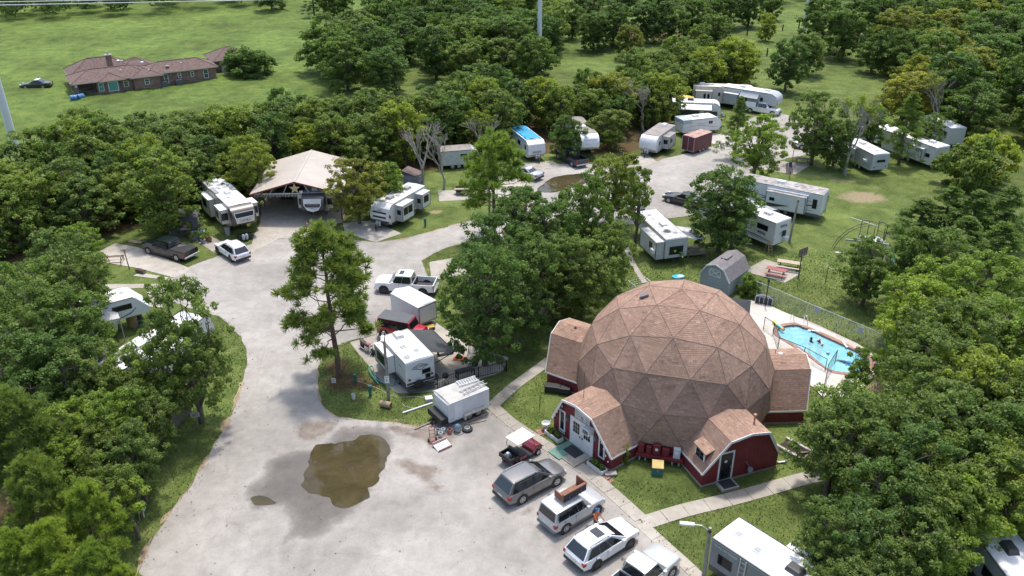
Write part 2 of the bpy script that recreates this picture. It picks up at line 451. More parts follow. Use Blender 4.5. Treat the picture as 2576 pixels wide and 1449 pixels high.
# ================================================================== ROADS, LOT, PADS
def px(pts, z=0.0): return [g2(x, y, z) for x, y in pts]
LOT = px([(300, 1560), (345, 1449), (388, 1345), (470, 1236), (536, 1130), (588, 1028), (612, 960), (622, 900), (610, 850), (560, 800), (480, 775), (410, 752), (412, 728), (440, 698), (470, 674), (520, 653), (560, 640), (610, 620), (660, 606), (720, 600), (780, 597), (860, 600), (940, 610), (1010, 601), (1080, 584), (1150, 563), (1230, 545), (1290, 530), (1330, 512), (1352, 492), (1330, 470), (1282, 448), (1290, 432), (1330, 420), (1400, 412), (1470, 412), (1560, 418), (1625, 412), (1700, 392), (1760, 378), (1815, 362), (1850, 335), (1872, 308), (1900, 292), (1960, 284), (1990, 292), (2010, 310), (2060, 335), (2110, 352), (2095, 372), (2060, 385), (1980, 398), (1900, 425), (1850, 455), (1790, 490), (1740, 540), (1716, 546), (1640, 552), (1580, 566), (1520, 560), (1430, 552), (1350, 560), (1290, 575), (1200, 600), (1110, 628), (1062, 655), (1075, 690), (1090, 730), (1080, 800), (1000, 830), (930, 845), (880, 858), (815, 880), (798, 930), (800, 990), (815, 1025), (850, 1050), (910, 1056), (980, 1062), (1050, 1075), (1110, 1060), (1190, 1040), (1236, 1030), (1290, 1080), (1400, 1145), (1480, 1195), (1540, 1250), (1606, 1312), (1690, 1390), (1740, 1449), (1840, 1560)])
sheet('road', ragged(LOT, 0.45, 0.10, 0.9, 1), 0.012, ASPH, kind='structure', label='pale worn asphalt lot and lane through the park')
# soil fringe between lawn and asphalt on the near left
def strip(name, pts, w0, w1, z, mat, seed, **kw):
    c = crom([g2(*p) for p in pts], 22, False); L = []; Rr = []
    for i, p in enumerate(c):
        d = (c[min(i+1, len(c)-1)]-c[max(i-1, 0)]).normalized(); n = Vector((-d.y, d.x))
        k = max(0.04, 0.35+1.6*mnoise.noise(Vector((p.x*0.8, p.y*0.8, seed))))
        L.append(p+n*w0*k); Rr.append(p-n*w1*k)
    return sheet(name, L+Rr[::-1], z, mat, **kw)
EARTH = m_pave('bare_earth', (0.24, 0.18, 0.11), (0.31, 0.24, 0.155), (0.40, 0.33, 0.23), crack=0.0, dark=(0.12, 0.09, 0.05))
strip('verge_soil', [(338, 1460), (386, 1345), (468, 1236), (534, 1130), (586, 1028), (610, 962)], 0.28, 0.22, 0.016, EARTH, 1, kind='structure', label='bare soil along the near left road edge')
strip('verge_soil', [(945, 611), (1010, 602), (1080, 585), (1150, 564), (1230, 546)], 0.25, 0.1, 0.016, EARTH, 2, kind='structure', label='bare soil edge beside the upper lane')
strip('verge_soil', [(815, 882), (799, 930), (801, 990), (816, 1026), (852, 1051), (912, 1057), (982, 1063), (1048, 1074)], 0.2, 0.15, 0.016, EARTH, 3, kind='structure', label='bare soil edge around the pine island')
strip('verge_soil', [(1062, 655), (1110, 628), (1200, 600), (1290, 575), (1350, 560)], 0.18, 0.12, 0.016, EARTH, 4, kind='structure', label='bare soil edge below the upper lane')

# wet ground and puddles
def zb(x, y): return (x/3, 966+y/3)          # lower-left enlargement
def zc(x, y): return (858.7+x/3, 966+y/3)    # lower-middle enlargement
wet = [zb(2570, 330), zb(2420, 470), zb(2300, 500), zb(2180, 520), zb(2080, 560), zb(2010, 600), zb(1990, 690), zb(1900, 760), zb(1860, 820), zb(1890, 900), zb(1930, 955), zb(2010, 925), zb(2120, 930), zb(2190, 990), zb(2190, 1080), zb(2140, 1200), zb(2230, 1150), zb(2330, 1165), zb(2440, 1140), zb(2520, 1060), zb(2576, 1045), zc(80, 960), zc(170, 860), zc(250, 740), zc(330, 600), zc(380, 480), zc(370, 380), zc(300, 330), zc(160, 320), zc(60, 330)]
WETP = [g2(*p) for p in crom(wet, 3)]
pud = [zb(2380, 470), zb(2500, 455), zc(0, 445), zc(110, 400), zc(200, 385), zc(290, 400), zc(345, 460), zc(355, 540), zc(320, 640), zc(270, 730), zc(200, 830), zc(120, 910), zc(40, 925), zb(2540, 900), zb(2440, 850), zb(2300, 800), zb(2290, 700), zb(2320, 610), zb(2340, 530)]
sheet('puddle', ragged([g2(*p) for p in crom(pud, 3)], 0.15, 0.2, 1.3, 3), 0.026, PUDDLE, kind='structure', label='large brown rain puddle on the asphalt lot')
pud2 = [zb(1900, 870), zb(1950, 840), zb(2030, 860), zb(2080, 900), zb(2000, 915), zb(1930, 910)]
sheet('puddle', ragged([g2(*p) for p in crom(pud2, 4)], 0.15, 0.08, 1.9, 4), 0.026, PUDDLE, kind='structure', label='small brown puddle left of the large one')
sheet('puddle', ragged([g2(*p) for p in crom([(1352, 478), (1375, 455), (1420, 440), (1480, 437), (1500, 445), (1470, 462), (1420, 478), (1380, 486)], 4)], 0.4, 0.15, .7, 5), 0.026, PUDDLE, kind='structure', label='brown puddle on the far turning circle behind the young tree')
STAINS = [([zc(390, 590), zc(480, 560), zc(600, 600), zc(740, 620), (1112, 1185), zc(700, 720), zc(790, 780), zc(700, 810), zc(620, 740), zc(520, 690), zc(440, 640)], 'brown silt stain right of the large puddle'),
                               ([zc(500, 390), zc(560, 330), zc(700, 330), zc(900, 360), zc(880, 400), zc(840, 480), zc(700, 500), zc(620, 450), zc(560, 420)], 'dark soil stain around the junk beside the cargo trailer'),
                               ([zc(300, 330), zc(420, 300), zc(560, 350), zc(520, 400), zc(420, 380)], 'silt washed out above the puddle'),
                               ([zb(2240, 300), zb(2460, 260), zb(2560, 300), zb(2440, 400), zb(2300, 440), zb(2240, 380)], 'pale silt ripples at the road edge'),
                               ([zc(1340, 990), zc(1380, 950), zc(1460, 930), zc(1440, 960), zc(1380, 1000)], 'oil stain between the grey and silver vehicles')]
def wet_ground():
    """the stretch of lot that rain and silt have marked: same asphalt, with a wetness mask"""
    st = [[g2(*q) for q in crom(a, 3)] for a, _ in STAINS]; allp = WETP+[q for a in st for q in a]
    x0, x1, y0, y1 = min(q.x for q in allp)-1.5, max(q.x for q in allp)+1.5, min(q.y for q in allp)-1.5, max(q.y for q in allp)+1.5
    xs = np.arange(x0, x1, .22); ys = np.arange(y0, y1, .22); X, Y = np.meshgrid(xs, ys)
    def sdist(poly):
        P = np.array([(q.x, q.y) for q in poly]); D = np.full(X.shape, 1e9)
        for k in range(len(P)):
            a, b = P[k-1], P[k]; d = b-a; L = max(1e-9, d @ d); t = np.clip(((X-a[0])*d[0]+(Y-a[1])*d[1])/L, 0, 1); D = np.minimum(D, np.hypot(X-a[0]-d[0]*t, Y-a[1]-d[1]*t))
        return np.where(inpoly_np(X, Y, poly), D, -D)
    Wt = np.clip(.5+sdist(WETP)/1.7, 0, 1); Sl = np.zeros_like(X)
    for a in st: Sl = np.maximum(Sl, np.clip(.5+sdist(a)/1.3, 0, 1))
    nx, ny = len(xs), len(ys); i, j = np.meshgrid(np.arange(nx-1), np.arange(ny-1)); a = (j*nx+i).ravel(); F = np.stack([a, a+1, a+1+nx, a+nx], 1)
    ins = inpoly_np(X, Y, LOT).ravel(); use = ((Wt+Sl).ravel() > 0.02) & ins; F = F[use[F].any(1) & ins[F].all(1)]
    me = bpy.data.meshes.new('wet_ground'); V = np.stack([X.ravel(), Y.ravel(), np.full(X.size, .0165)], 1); used = np.unique(F); mp = np.zeros(len(V), int); mp[used] = np.arange(len(used)); F = mp[F]; V = V[used]
    me.vertices.add(len(V)); me.vertices.foreach_set('co', V.astype(np.float32).ravel()); me.loops.add(F.size); me.loops.foreach_set('vertex_index', F.astype(np.int32).ravel()); me.polygons.add(len(F)); me.polygons.foreach_set('loop_start', np.arange(0, F.size, 4, dtype=np.int32)); me.update(calc_edges=True)
    at = me.attributes.new('wet', 'FLOAT_COLOR', 'POINT'); at.data.foreach_set('color', np.stack([Wt.ravel()[used], Sl.ravel()[used], np.zeros(len(V)), np.ones(len(V))], 1).astype(np.float32).ravel())
    me.materials.append(m_pave('asphalt_marked', *ASPC, crack=0.3, wet=True)); o = bpy.data.objects.new('wet_ground', me); link(o); tag(o, 'rain darkened and silt stained asphalt around the large puddle', kind='structure')
wet_ground()

# concrete pads
PADS = []
def pad(pts, label, z=0.035, mat=None, amp=0.03):
    PADS.append(px(pts))
    sheet('concrete_pad', ragged(px(pts), 0.5, amp, 1.2, len(label)), z, mat or CONC, thick=0.1, kind='structure', label=label)
pad([(205, 655), (290, 613), (345, 622), (470, 672), (480, 679), (440, 700), (352, 676), (262, 660)], 'concrete parking pad under the dark pickup')
pad([(352, 686), (445, 702), (440, 708), (335, 694)], 'thin concrete strip beside the brown log', amp=0.02)
pad([(250, 716), (425, 714), (420, 724), (245, 728)], 'long concrete strip above the left fifth wheel')
pad([(370, 735), (418, 720), (408, 775), (375, 772)], 'worn concrete apron beside the left fifth wheel')
pad([(495, 608), (545, 640), (580, 618), (520, 590), (490, 592)], 'concrete strip behind the white wagon')
pad([(628, 640), (700, 601), (780, 596), (788, 568), (862, 560), (880, 490), (660, 490), (655, 560), (640, 590)], 'concrete slab under the open carport', z=0.03)
pad([(862, 562), (935, 555), (1010, 588), (945, 610), (868, 585)], 'cracked concrete pad before the white travel trailer with slides')
pad([(1102, 480), (1200, 477), (1315, 470), (1345, 492), (1240, 500), (1105, 507)], 'light concrete pad with the small utility trailer')
pad([(1225, 445), (1290, 440), (1345, 470), (1300, 474), (1215, 462)], 'concrete strip under the silver sedan')
pad([(1320, 410), (1390, 405), (1410, 420), (1310, 432)], 'concrete pad before the tarped trailer')
pad([(1415, 385), (1440, 380), (1475, 418), (1445, 425)], 'concrete strip under the dark blue pickup')
pad([(1590, 395), (1625, 385), (1655, 410), (1615, 420)], 'concrete pad before the grey roofed trailer')
pad([(1080, 660), (1150, 648), (1180, 690), (1085, 705)], 'concrete pad beside the white crew cab pickup')
pad([(880, 862), (940, 845), (1080, 800), (1180, 870), (1280, 900), (1265, 935), (1190, 960), (1110, 985), (1000, 990), (960, 962)], 'concrete site pad under the white trailer with the black awning', z=0.03)
pad([(1868, 682), (1925, 653), (1955, 662), (2015, 688), (1975, 712)], 'concrete picnic pad beside the basketball hoop')
pad([(1905, 425), (1960, 405), (2040, 415), (2000, 440)], 'concrete patio with the far picnic table')
pad([(1740, 345), (1800, 335), (1850, 345), (1830, 362), (1750, 362)], 'concrete strip behind the maroon trailer', mat=CONC)

def slab_path(name, pts, width, step, label, z=0.04, mat=CONC):
    """a walk made of slabs with open joints"""
    e = bpy.data.objects.new(name, None); link(e); tag(e, label, kind='structure')
    c = crom([g2(*p) for p in pts], 40, False)
    acc = 0; cuts = [0]; L = [0]
    for i in range(1, len(c)): L.append(L[-1]+(c[i]-c[i-1]).length)
    n = max(1, round(L[-1]/step))
    def at(s):
        for i in range(1, len(c)):
            if L[i] >= s-1e-9:
                k = (s-L[i-1])/max(1e-9, L[i]-L[i-1]); d = (c[i]-c[i-1]).normalized(); return c[i-1].lerp(c[i], k), Vector((-d.y, d.x))
        d = (c[-1]-c[-2]).normalized(); return c[-1], Vector((-d.y, d.x))
    for k in range(n):
        s0, s1 = L[-1]*k/n+0.014, L[-1]*(k+1)/n-0.014
        p0, n0 = at(s0); p1, n1 = at(s1); pm, nm = at((s0+s1)/2); h = width/2
        poly = [p0-n0*h, pm-nm*h, p1-n1*h, p1+n1*h, pm+nm*h, p0+n0*h]
        dz = random.uniform(-0.008, 0.008); PADS.append(poly)
        MB().prism(poly, -0.05, z+dz).obj('paving_slab', mat, e)
    return e
slab_path('sidewalk', [(1236, 1018), (1290, 1066), (1400, 1138), (1480, 1190), (1545, 1245), (1612, 1306)], 0.95, 1.5, 'concrete walk along the lot past the double doors')
slab_path('sidewalk', [(1612, 1318), (1680, 1380), (1745, 1440), (1820, 1520)], 0.8, 1.5, 'concrete walk beside the white pickup at the bottom')
slab_path('sidewalk', [(1240, 1020), (1290, 975), (1340, 938), (1385, 905)], 0.95, 1.4, 'concrete walk rising from the cargo trailer past the left wing')
slab_path('sidewalk', [(1618, 1316), (1720, 1285), (1830, 1258), (1920, 1234), (2010, 1208), (2100, 1185), (2150, 1150)], 1.15, 1.5, 'concrete walk in front of the black door')
slab_path('sidewalk', [(1560, 600), (1578, 630), (1594, 667), (1622, 712)], 0.55, 1.2, 'narrow curved walk below the fifth wheel with the banana plant')

# ================================================================== POOL
def m_water():
    m = bpy.data.materials.new('pool_water'); m.use_nodes = True; t = m.node_tree; t.nodes.clear()
    o = t.nodes.new('ShaderNodeOutputMaterial'); tr = t.nodes.new('ShaderNodeBsdfTransparent'); tr.inputs[0].default_value = (0.72, 0.94, 0.97, 1); df = t.nodes.new('ShaderNodeBsdfDiffuse'); vn = N(t, 'ShaderNodeTexVoronoi', feature='SMOOTH_F1'); vn.inputs['Scale'].default_value = 2.2; g0 = t.nodes.new('ShaderNodeNewGeometry'); nz = noise_n(t, 1.1, 4, .6, g0.outputs['Position'], 1.0); t.links.new(nz.outputs['Color'], vn.inputs['Vector']); t.links.new(ramp(t, [(.3, (.28, .62, .70)), (.6, (.40, .74, .79)), (.75, (.62, .87, .9))], nz.outputs[0]).outputs[0], df.inputs[0]); m0 = t.nodes.new('ShaderNodeMixShader'); m0.inputs[0].default_value = 0.5; t.links.new(tr.outputs[0], m0.inputs[1]); t.links.new(df.outputs[0], m0.inputs[2])  # paler patches paint caustic ripple light into the diffuse colour
    gl = t.nodes.new('ShaderNodeBsdfGlossy'); gl.inputs['Roughness'].default_value = 0.07
    fr = t.nodes.new('ShaderNodeFresnel'); fr.inputs[0].default_value = 1.33
    mx = t.nodes.new('ShaderNodeMixShader'); geo = t.nodes.new('ShaderNodeNewGeometry')
    n = noise_n(t, 2.6, 4, 0.65, geo.outputs['Position'], 0.6); b = t.nodes.new('ShaderNodeBump'); b.inputs['Strength'].default_value = 0.5; b.inputs['Distance'].default_value = 0.06
    t.links.new(n.outputs[0], b.inputs['Height']); t.links.new(b.outputs[0], gl.inputs['Normal']); t.links.new(b.outputs[0], fr.inputs['Normal'])
    t.links.new(fr.outputs[0], mx.inputs[0]); t.links.new(m0.outputs[0], mx.inputs[1]); t.links.new(gl.outputs[0], mx.inputs[2]); t.links.new(mx.outputs[0], o.inputs[0])
    return m
def m_plaster():
    m, t, b = new_mat('pool_plaster')
    geo = t.nodes.new('ShaderNodeNewGeometry')
    n = noise_n(t, 1.7, 3, 0.6, geo.outputs['Position'], 1.5)
    v = N(t, 'ShaderNodeTexVoronoi', feature='SMOOTH_F1'); v.inputs['Scale'].default_value = 1.6; t.links.new(geo.outputs['Position'], v.inputs['Vector'])
    c = ramp(t, [(0.3, (0.42, 0.76, 0.82)), (0.7, (0.58, 0.86, 0.9))], n.outputs[0])
    c2 = mixc(t, c.outputs[0], (0.55, 0.86, 0.9), ramp(t, [(0.45, 0.0), (0.75, 0.5)], v.outputs['Distance']).outputs[0])
    t.links.new(c2, b.inputs['Base Color']); b.inputs['Roughness'].default_value = 0.7
    return m
def build_pool():
    e = bpy.data.objects.new('pool', None); link(e); tag(e, 'turquoise swimming pool behind the domed building', kind='structure')
    PL = m_plaster(); n = len(POOL)
    deck_out = px([i3(*p) for p in [(20, 230), (120, 240), (200, 262), (310, 285), (430, 335), (560, 395), (700, 452), (830, 492), (1000, 565), (1225, 668), (1500, 800), (1640, 890), (1770, 1000), (1800, 1100), (1720, 1200), (1660, 1290), (1400, 1500), (1060, 1500), (700, 1150), (200, 920), (60, 600)]])
    cop = [p+(p-_pc).normalized()*0.36 for p in POOL]
    loops = [[Vector((p.x, p.y, 0)) for p in deck_out], [Vector((p.x, p.y, 0)) for p in cop]]
    al = deck_out+cop; fs = []
    for a, b, c in tessellate_polygon(loops):
        ar = (al[b].x-al[a].x)*(al[c].y-al[a].y)-(al[c].x-al[a].x)*(al[b].y-al[a].y)
        fs.append((a, b, c) if ar > 0 else (a, c, b))
    mb = MB().add([(p.x, p.y, 0.10) for p in al], fs)
    k = len(deck_out)
    mb.add([(p.x, p.y, 0.10) for p in deck_out]+[(p.x, p.y, -0.05) for p in deck_out], [(i, (i+1) % k, (i+1) % k+k, i+k) for i in range(k)])
    mb.obj('deck', DECK, e)
    BR = paint('coping_brick', (0.33, 0.185, 0.15), 0.8, var=0.35, scale=3)
    L = 0; m = 0
    per = [(POOL[i], POOL[(i+1) % n]) for i in range(n)]
    # coping bricks, each its own piece
    seg = []; s = 0
    tot = sum((b-a).length for a, b in per); cnt = int(tot/0.24)
    pts = []; acc = 0; idx = 0
    for q in range(cnt+1):
        tgt = tot*q/cnt
        while idx < n-1 and acc+(per[idx][1]-per[idx][0]).length < tgt: acc += (per[idx][1]-per[idx][0]).length; idx += 1
        a, b = per[idx]; pts.append(a.lerp(b, min(1, (tgt-acc)/max(1e-9, (b-a).length))))
    for q in range(cnt):
        a, b = pts[q], pts[q+1]; na = (a-_pc).normalized(); nb = (b-_pc).normalized()
        d = (b-a).normalized()*0.008
        MB().prism([a+d-na*0.05, b-d-nb*0.05, b-d+nb*0.355, a+d+na*0.355], 0.0, 0.135+random.uniform(-.004, .004)).obj('coping_brick', BR, e)
    TB = paint('tile_blue', (0.015, 0.05, 0.16), 0.2, var=0.4, scale=6)
    w = MB(); w.add([(p.x, p.y, 0.06) for p in POOL]+[(p.x, p.y, -0.16) for p in POOL], [((i+1) % n, i, i+n, (i+1) % n+n) for i in range(n)]); w.obj('tile_band', TB, e)
    w = MB(); w.add([(p.x, p.y, -0.16) for p in POOL]+[(p.x+( _pc.x-p.x)*0.04, p.y+(_pc.y-p.y)*0.04, -1.25) for p in POOL], [((i+1) % n, i, i+n, (i+1) % n+n) for i in range(n)]); w.obj('basin_wall', PL, e)
    sheet('basin_floor', [p+(_pc-p)*0.04 for p in POOL], -1.25, PL, parent=e)
    sheet('water', POOL, -0.05, m_water(), parent=e)
    c = (POOLSTEP[1]+POOLSTEP[2])/2; inn = (_pc-c).normalized(); sd_ = Vector((-inn.y, inn.x)); ST = paint('step_white', (0.62, 0.8, 0.82), 0.6)
    for k in range(3):
        a = c+inn*(0.35+0.4*k); MB().prism([a-sd_*0.75, a+sd_*0.75, a+sd_*0.75+inn*0.4, a-sd_*0.75+inn*0.4], -1.2, -0.12-0.22*k).obj('pool_step', ST, e)
    for (x, y) in ((935, 618), (1355, 806)):
        p = g2(*i3(x, y), .1); q = (_pc-p).normalized(); r_ = Vector((-q.y, q.x))
        f = MB(); WT = paint('depth_tile', (0.75, 0.8, 0.85), 0.3)
        for k in range(3): f.prism([p+r_*(k*0.33-.5), p+r_*(k*0.33-.22), p+r_*(k*0.33-.22)+q*0.16, p+r_*(k*0.33-.5)+q*0.16], 0.135, 0.143)
        f.obj('depth_marker', WT, e)
    CH = paint('chrome_rail', (0.75, 0.75, 0.76), 0.2, 0.9, var=0.05)
    for (x, y), (x2, y2) in (((632, 515), (645, 400)), ((805, 520), (788, 410))):
        p = g(*i3(x, y)); q = p+Vector((inn.x, inn.y, 0))*0.9
        MB().tube([p, p+Vector((0, 0, .7)), p+Vector((inn.x*.12, inn.y*.12, .88)), p+Vector((inn.x*.4, inn.y*.4, .84)), q+Vector((0, 0, -.3))], 0.03, 8).obj('handrail', CH, e, smooth=60)
build_pool()

# ================================================================== LITTER, TUFTS AND TYRE MARKS
TRACK = m_pave('tyre_mark', (0.22, 0.21, 0.20), (0.29, 0.277, 0.26), (0.36, 0.345, 0.325), crack=0.0)
for k, (pts, wd, lb) in enumerate([([zc(-60, 1280), zc(200, 1290), zc(400, 1330), zc(560, 1410), zc(640, 1480)], .11, 'curved tyre mark at the bottom of the lot'), ([zc(-60, 1300), zc(200, 1312), zc(390, 1352), zc(530, 1430), zc(600, 1490)], .09, 'second curved tyre mark at the bottom of the lot'),
        ([zb(2290, 40), zb(2260, 300), zb(2235, 520)], .06, 'straight dark seam in the road before the puddle'), ([zc(0, 1400), zc(300, 1210), zc(640, 990), zc(1000, 790)], .05, 'long dark seam running across the lot'), ([(640, 1010), (660, 900), (700, 800), (760, 720), (850, 660)], .25, 'faint wheel track along the lane'), ([(700, 1020), (720, 905), (760, 810), (820, 735), (910, 675)], .25, 'second faint wheel track along the lane')]):
    strip('tyre_mark', pts, wd/2, wd/2, 0.0135+0.0004*k, TRACK, 20+k, kind='structure', label=lb)
def scatter():
    rng = np.random.default_rng(11); GT = m_tuft('tuft', (0.095, 0.12, 0.03), (0.16, 0.185, 0.05), (0.25, 0.25, 0.09)); LT = m_tuft('litter', (0.06, 0.04, 0.025), (0.14, 0.10, 0.06), (0.30, 0.24, 0.16))
    def blades(P, h, wd, n, name, mat, label, lean=.5):
        m = len(P); p = np.repeat(P, n, 0)+rng.normal(size=(m*n, 2))*h[0]*.4; k = len(p); hh = rng.uniform(*h, k); a = rng.random(k)*6.283; d = np.stack([np.cos(a), np.sin(a)], 1); q = np.stack([-d[:, 1], d[:, 0]], 1); ln = rng.random(k)*lean
        base = np.concatenate([p, np.zeros((k, 1))], 1); s = np.concatenate([q*wd, np.zeros((k, 1))], 1); tip = base+np.concatenate([d*(hh*ln)[:, None], hh[:, None]], 1)
        V = np.stack([base-s, base+s, tip+s*.3, tip-s*.3], 1).reshape(-1, 3); F = np.arange(len(V)).reshape(-1, 4)
        T = np.repeat(np.clip(np.repeat(rng.normal(.5, .2, m), n)+rng.normal(0, .1, k), 0, 1), 4); o = bpy.data.objects.new(name, np_mesh(name, V, F, mat, T)); link(o); tag(o, label, kind='stuff')
    P = np.stack([rng.uniform(-28, 34, 60000), rng.uniform(34, 80, 60000)], 1); keep = ~inpoly_np(P[:, 0], P[:, 1], LOT) & ((P[:, 0]-11.87)**2+(P[:, 1]-53.1)**2 > 90) & ~inpoly_np(P[:, 0], P[:, 1], POOLGROW)
    for pad_ in PADS: keep &= ~inpoly_np(P[:, 0], P[:, 1], pad_)
    blades(P[keep], (.05, .13), .018, 3, 'grass_tufts', GT, 'short grass blades of the near lawns')
    E = []
    for i in range(len(LOT)):
        a, b = LOT[i], LOT[(i+1) % len(LOT)]; n = int((b-a).length*9)
        for _ in range(n): q = a.lerp(b, rng.random()); E.append((q.x+rng.normal()*.35, q.y+rng.normal()*.35))
    E += [(x, y) for x, y in np.stack([rng.uniform(-25, 12, 260), rng.uniform(36, 62, 260)], 1) if inpoly(x, y, LOT)]
    E = np.array(E); k = len(E); a = rng.random(k)*6.283; s = rng.uniform(.02, .07, k)[:, None]; d = np.stack([np.cos(a), np.sin(a), np.zeros(k)], 1); q = np.stack([-np.sin(a), np.cos(a), rng.normal(size=k)*.4], 1); b = np.concatenate([E, np.full((k, 1), .05)], 1)
    V = np.stack([b-d*s, b-q*s*.6, b+d*s, b+q*s*.6], 1).reshape(-1, 3); o = bpy.data.objects.new('leaf_litter', np_mesh('leaf_litter', V, np.arange(len(V)).reshape(-1, 4), LT, np.repeat(rng.random(k), 4))); link(o); tag(o, 'dry leaves and grit scattered on the asphalt', kind='stuff')
def m_tuft(name, d, m_, l):
    m, t, b = new_mat(name); at = N(t, 'ShaderNodeAttribute', attribute_name='tone'); t.links.new(ramp(t, [(0, d), (.5, m_), (1, l)], at.outputs['Fac']).outputs[0], b.inputs['Base Color']); b.inputs['Roughness'].default_value = .8; b.inputs['Specular IOR Level'].default_value = .15; return m

# ================================================================== TREES
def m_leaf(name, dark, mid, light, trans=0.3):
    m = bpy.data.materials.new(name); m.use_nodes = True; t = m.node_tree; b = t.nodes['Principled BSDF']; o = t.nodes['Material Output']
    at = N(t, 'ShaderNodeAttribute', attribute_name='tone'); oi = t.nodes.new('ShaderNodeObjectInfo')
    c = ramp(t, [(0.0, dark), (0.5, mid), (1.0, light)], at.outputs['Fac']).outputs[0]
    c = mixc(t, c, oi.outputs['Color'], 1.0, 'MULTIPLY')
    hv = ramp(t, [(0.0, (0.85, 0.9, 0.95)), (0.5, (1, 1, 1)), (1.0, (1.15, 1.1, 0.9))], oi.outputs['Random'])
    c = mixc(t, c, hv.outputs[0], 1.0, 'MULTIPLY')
    t.links.new(c, b.inputs['Base Color']); b.inputs['Roughness'].default_value = 0.5; b.inputs['Specular IOR Level'].default_value = 0.3
    tr = t.nodes.new('ShaderNodeBsdfTranslucent'); mx = t.nodes.new('ShaderNodeMixShader'); mx.inputs[0].default_value = trans
    t.links.new(mixc(t, c, (1.15, 1.3, 0.7), 1.0, 'MULTIPLY'), tr.inputs[0])
    t.links.new(b.outputs[0], mx.inputs[1]); t.links.new(tr.outputs[0], mx.inputs[2]); t.links.new(mx.outputs[0], o.inputs[0])
    return m
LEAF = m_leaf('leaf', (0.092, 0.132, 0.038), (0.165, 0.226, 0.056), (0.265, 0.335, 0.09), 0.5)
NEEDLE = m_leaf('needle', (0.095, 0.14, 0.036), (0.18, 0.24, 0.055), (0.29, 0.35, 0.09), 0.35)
BARK = paint('bark', (0.115, 0.092, 0.072), 0.9, var=0.4, scale=4, bump=0.6, bscale=9)
PBARK = paint('pine_bark', (0.14, 0.09, 0.065), 0.9, var=0.4, scale=4, bump=0.6, bscale=9)
GBARK = paint('dead_bark', (0.30, 0.27, 0.235), 0.9, var=0.3, scale=3)

def np_mesh(name, V, F, mat, tone=None, nv=4):
    me = bpy.data.meshes.new(name); me.vertices.add(len(V)); me.vertices.foreach_set('co', V.astype(np.float32).ravel())
    me.loops.add(F.size); me.loops.foreach_set('vertex_index', F.astype(np.int32).ravel())
    me.polygons.add(len(F)); me.polygons.foreach_set('loop_start', np.arange(0, F.size, nv, dtype=np.int32))
    me.update(calc_edges=True)
    if tone is not None:
        a = me.attributes.new('tone', 'FLOAT', 'POINT'); a.data.foreach_set('value', tone.astype(np.float32))
    me.materials.append(mat); return me
def unit(v): return v/np.maximum(1e-9, np.linalg.norm(v, axis=-1, keepdims=True))
def leaves(cent, crad, n_per, size, rng, up=0.35, aspect=0.6, squash=0.75):
    """leaf-shaped faces spread through clumps"""
    k = len(cent); c = np.repeat(cent, n_per, 0); r = np.repeat(crad, n_per)
    d = unit(rng.normal(size=(k*n_per, 3))+np.array([0, 0, 0.25])); rad = r*(0.25+0.75*rng.random(k*n_per)**0.5)
    p = c + d*rad[:, None]*np.array([1, 1, squash])
    nrm = unit(d*0.7+rng.normal(size=p.shape)*0.55+np.array([0, 0, up]))
    t1 = unit(np.cross(nrm, rng.normal(size=p.shape))); t2 = np.cross(nrm, t1)
    s = size*(0.6+0.8*rng.random(len(p)))[:, None]
    droop = np.array([0, 0, -0.15])*s
    V = np.stack([p-t1*s*0.5, p-t2*s*aspect*0.5, p+t1*s*0.5+droop, p+t2*s*aspect*0.5], 1).reshape(-1, 3)
    F = np.arange(len(V)).reshape(-1, 4)
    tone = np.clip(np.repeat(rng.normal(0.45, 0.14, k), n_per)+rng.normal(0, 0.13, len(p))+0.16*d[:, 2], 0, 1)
    return V, F, np.repeat(tone, 4)
def limb(mb, a, b, ra, rb, rng, n=6, k=4, wob=0.08):
    a, b = Vector(a), Vector(b); L = (b-a).length; pts = []; rs = []
    for i in range(k+1):
        t = i/k; q = a.lerp(b, t)
        if 0 < i < k: q += Vector(rng.normal(size=3))*L*wob*0.5
        q.z += math.sin(t*math.pi)*L*0.05
        pts.append(q); rs.append(ra+(rb-ra)*t)
    mb.tube(pts, rs, n, cap=False); return pts
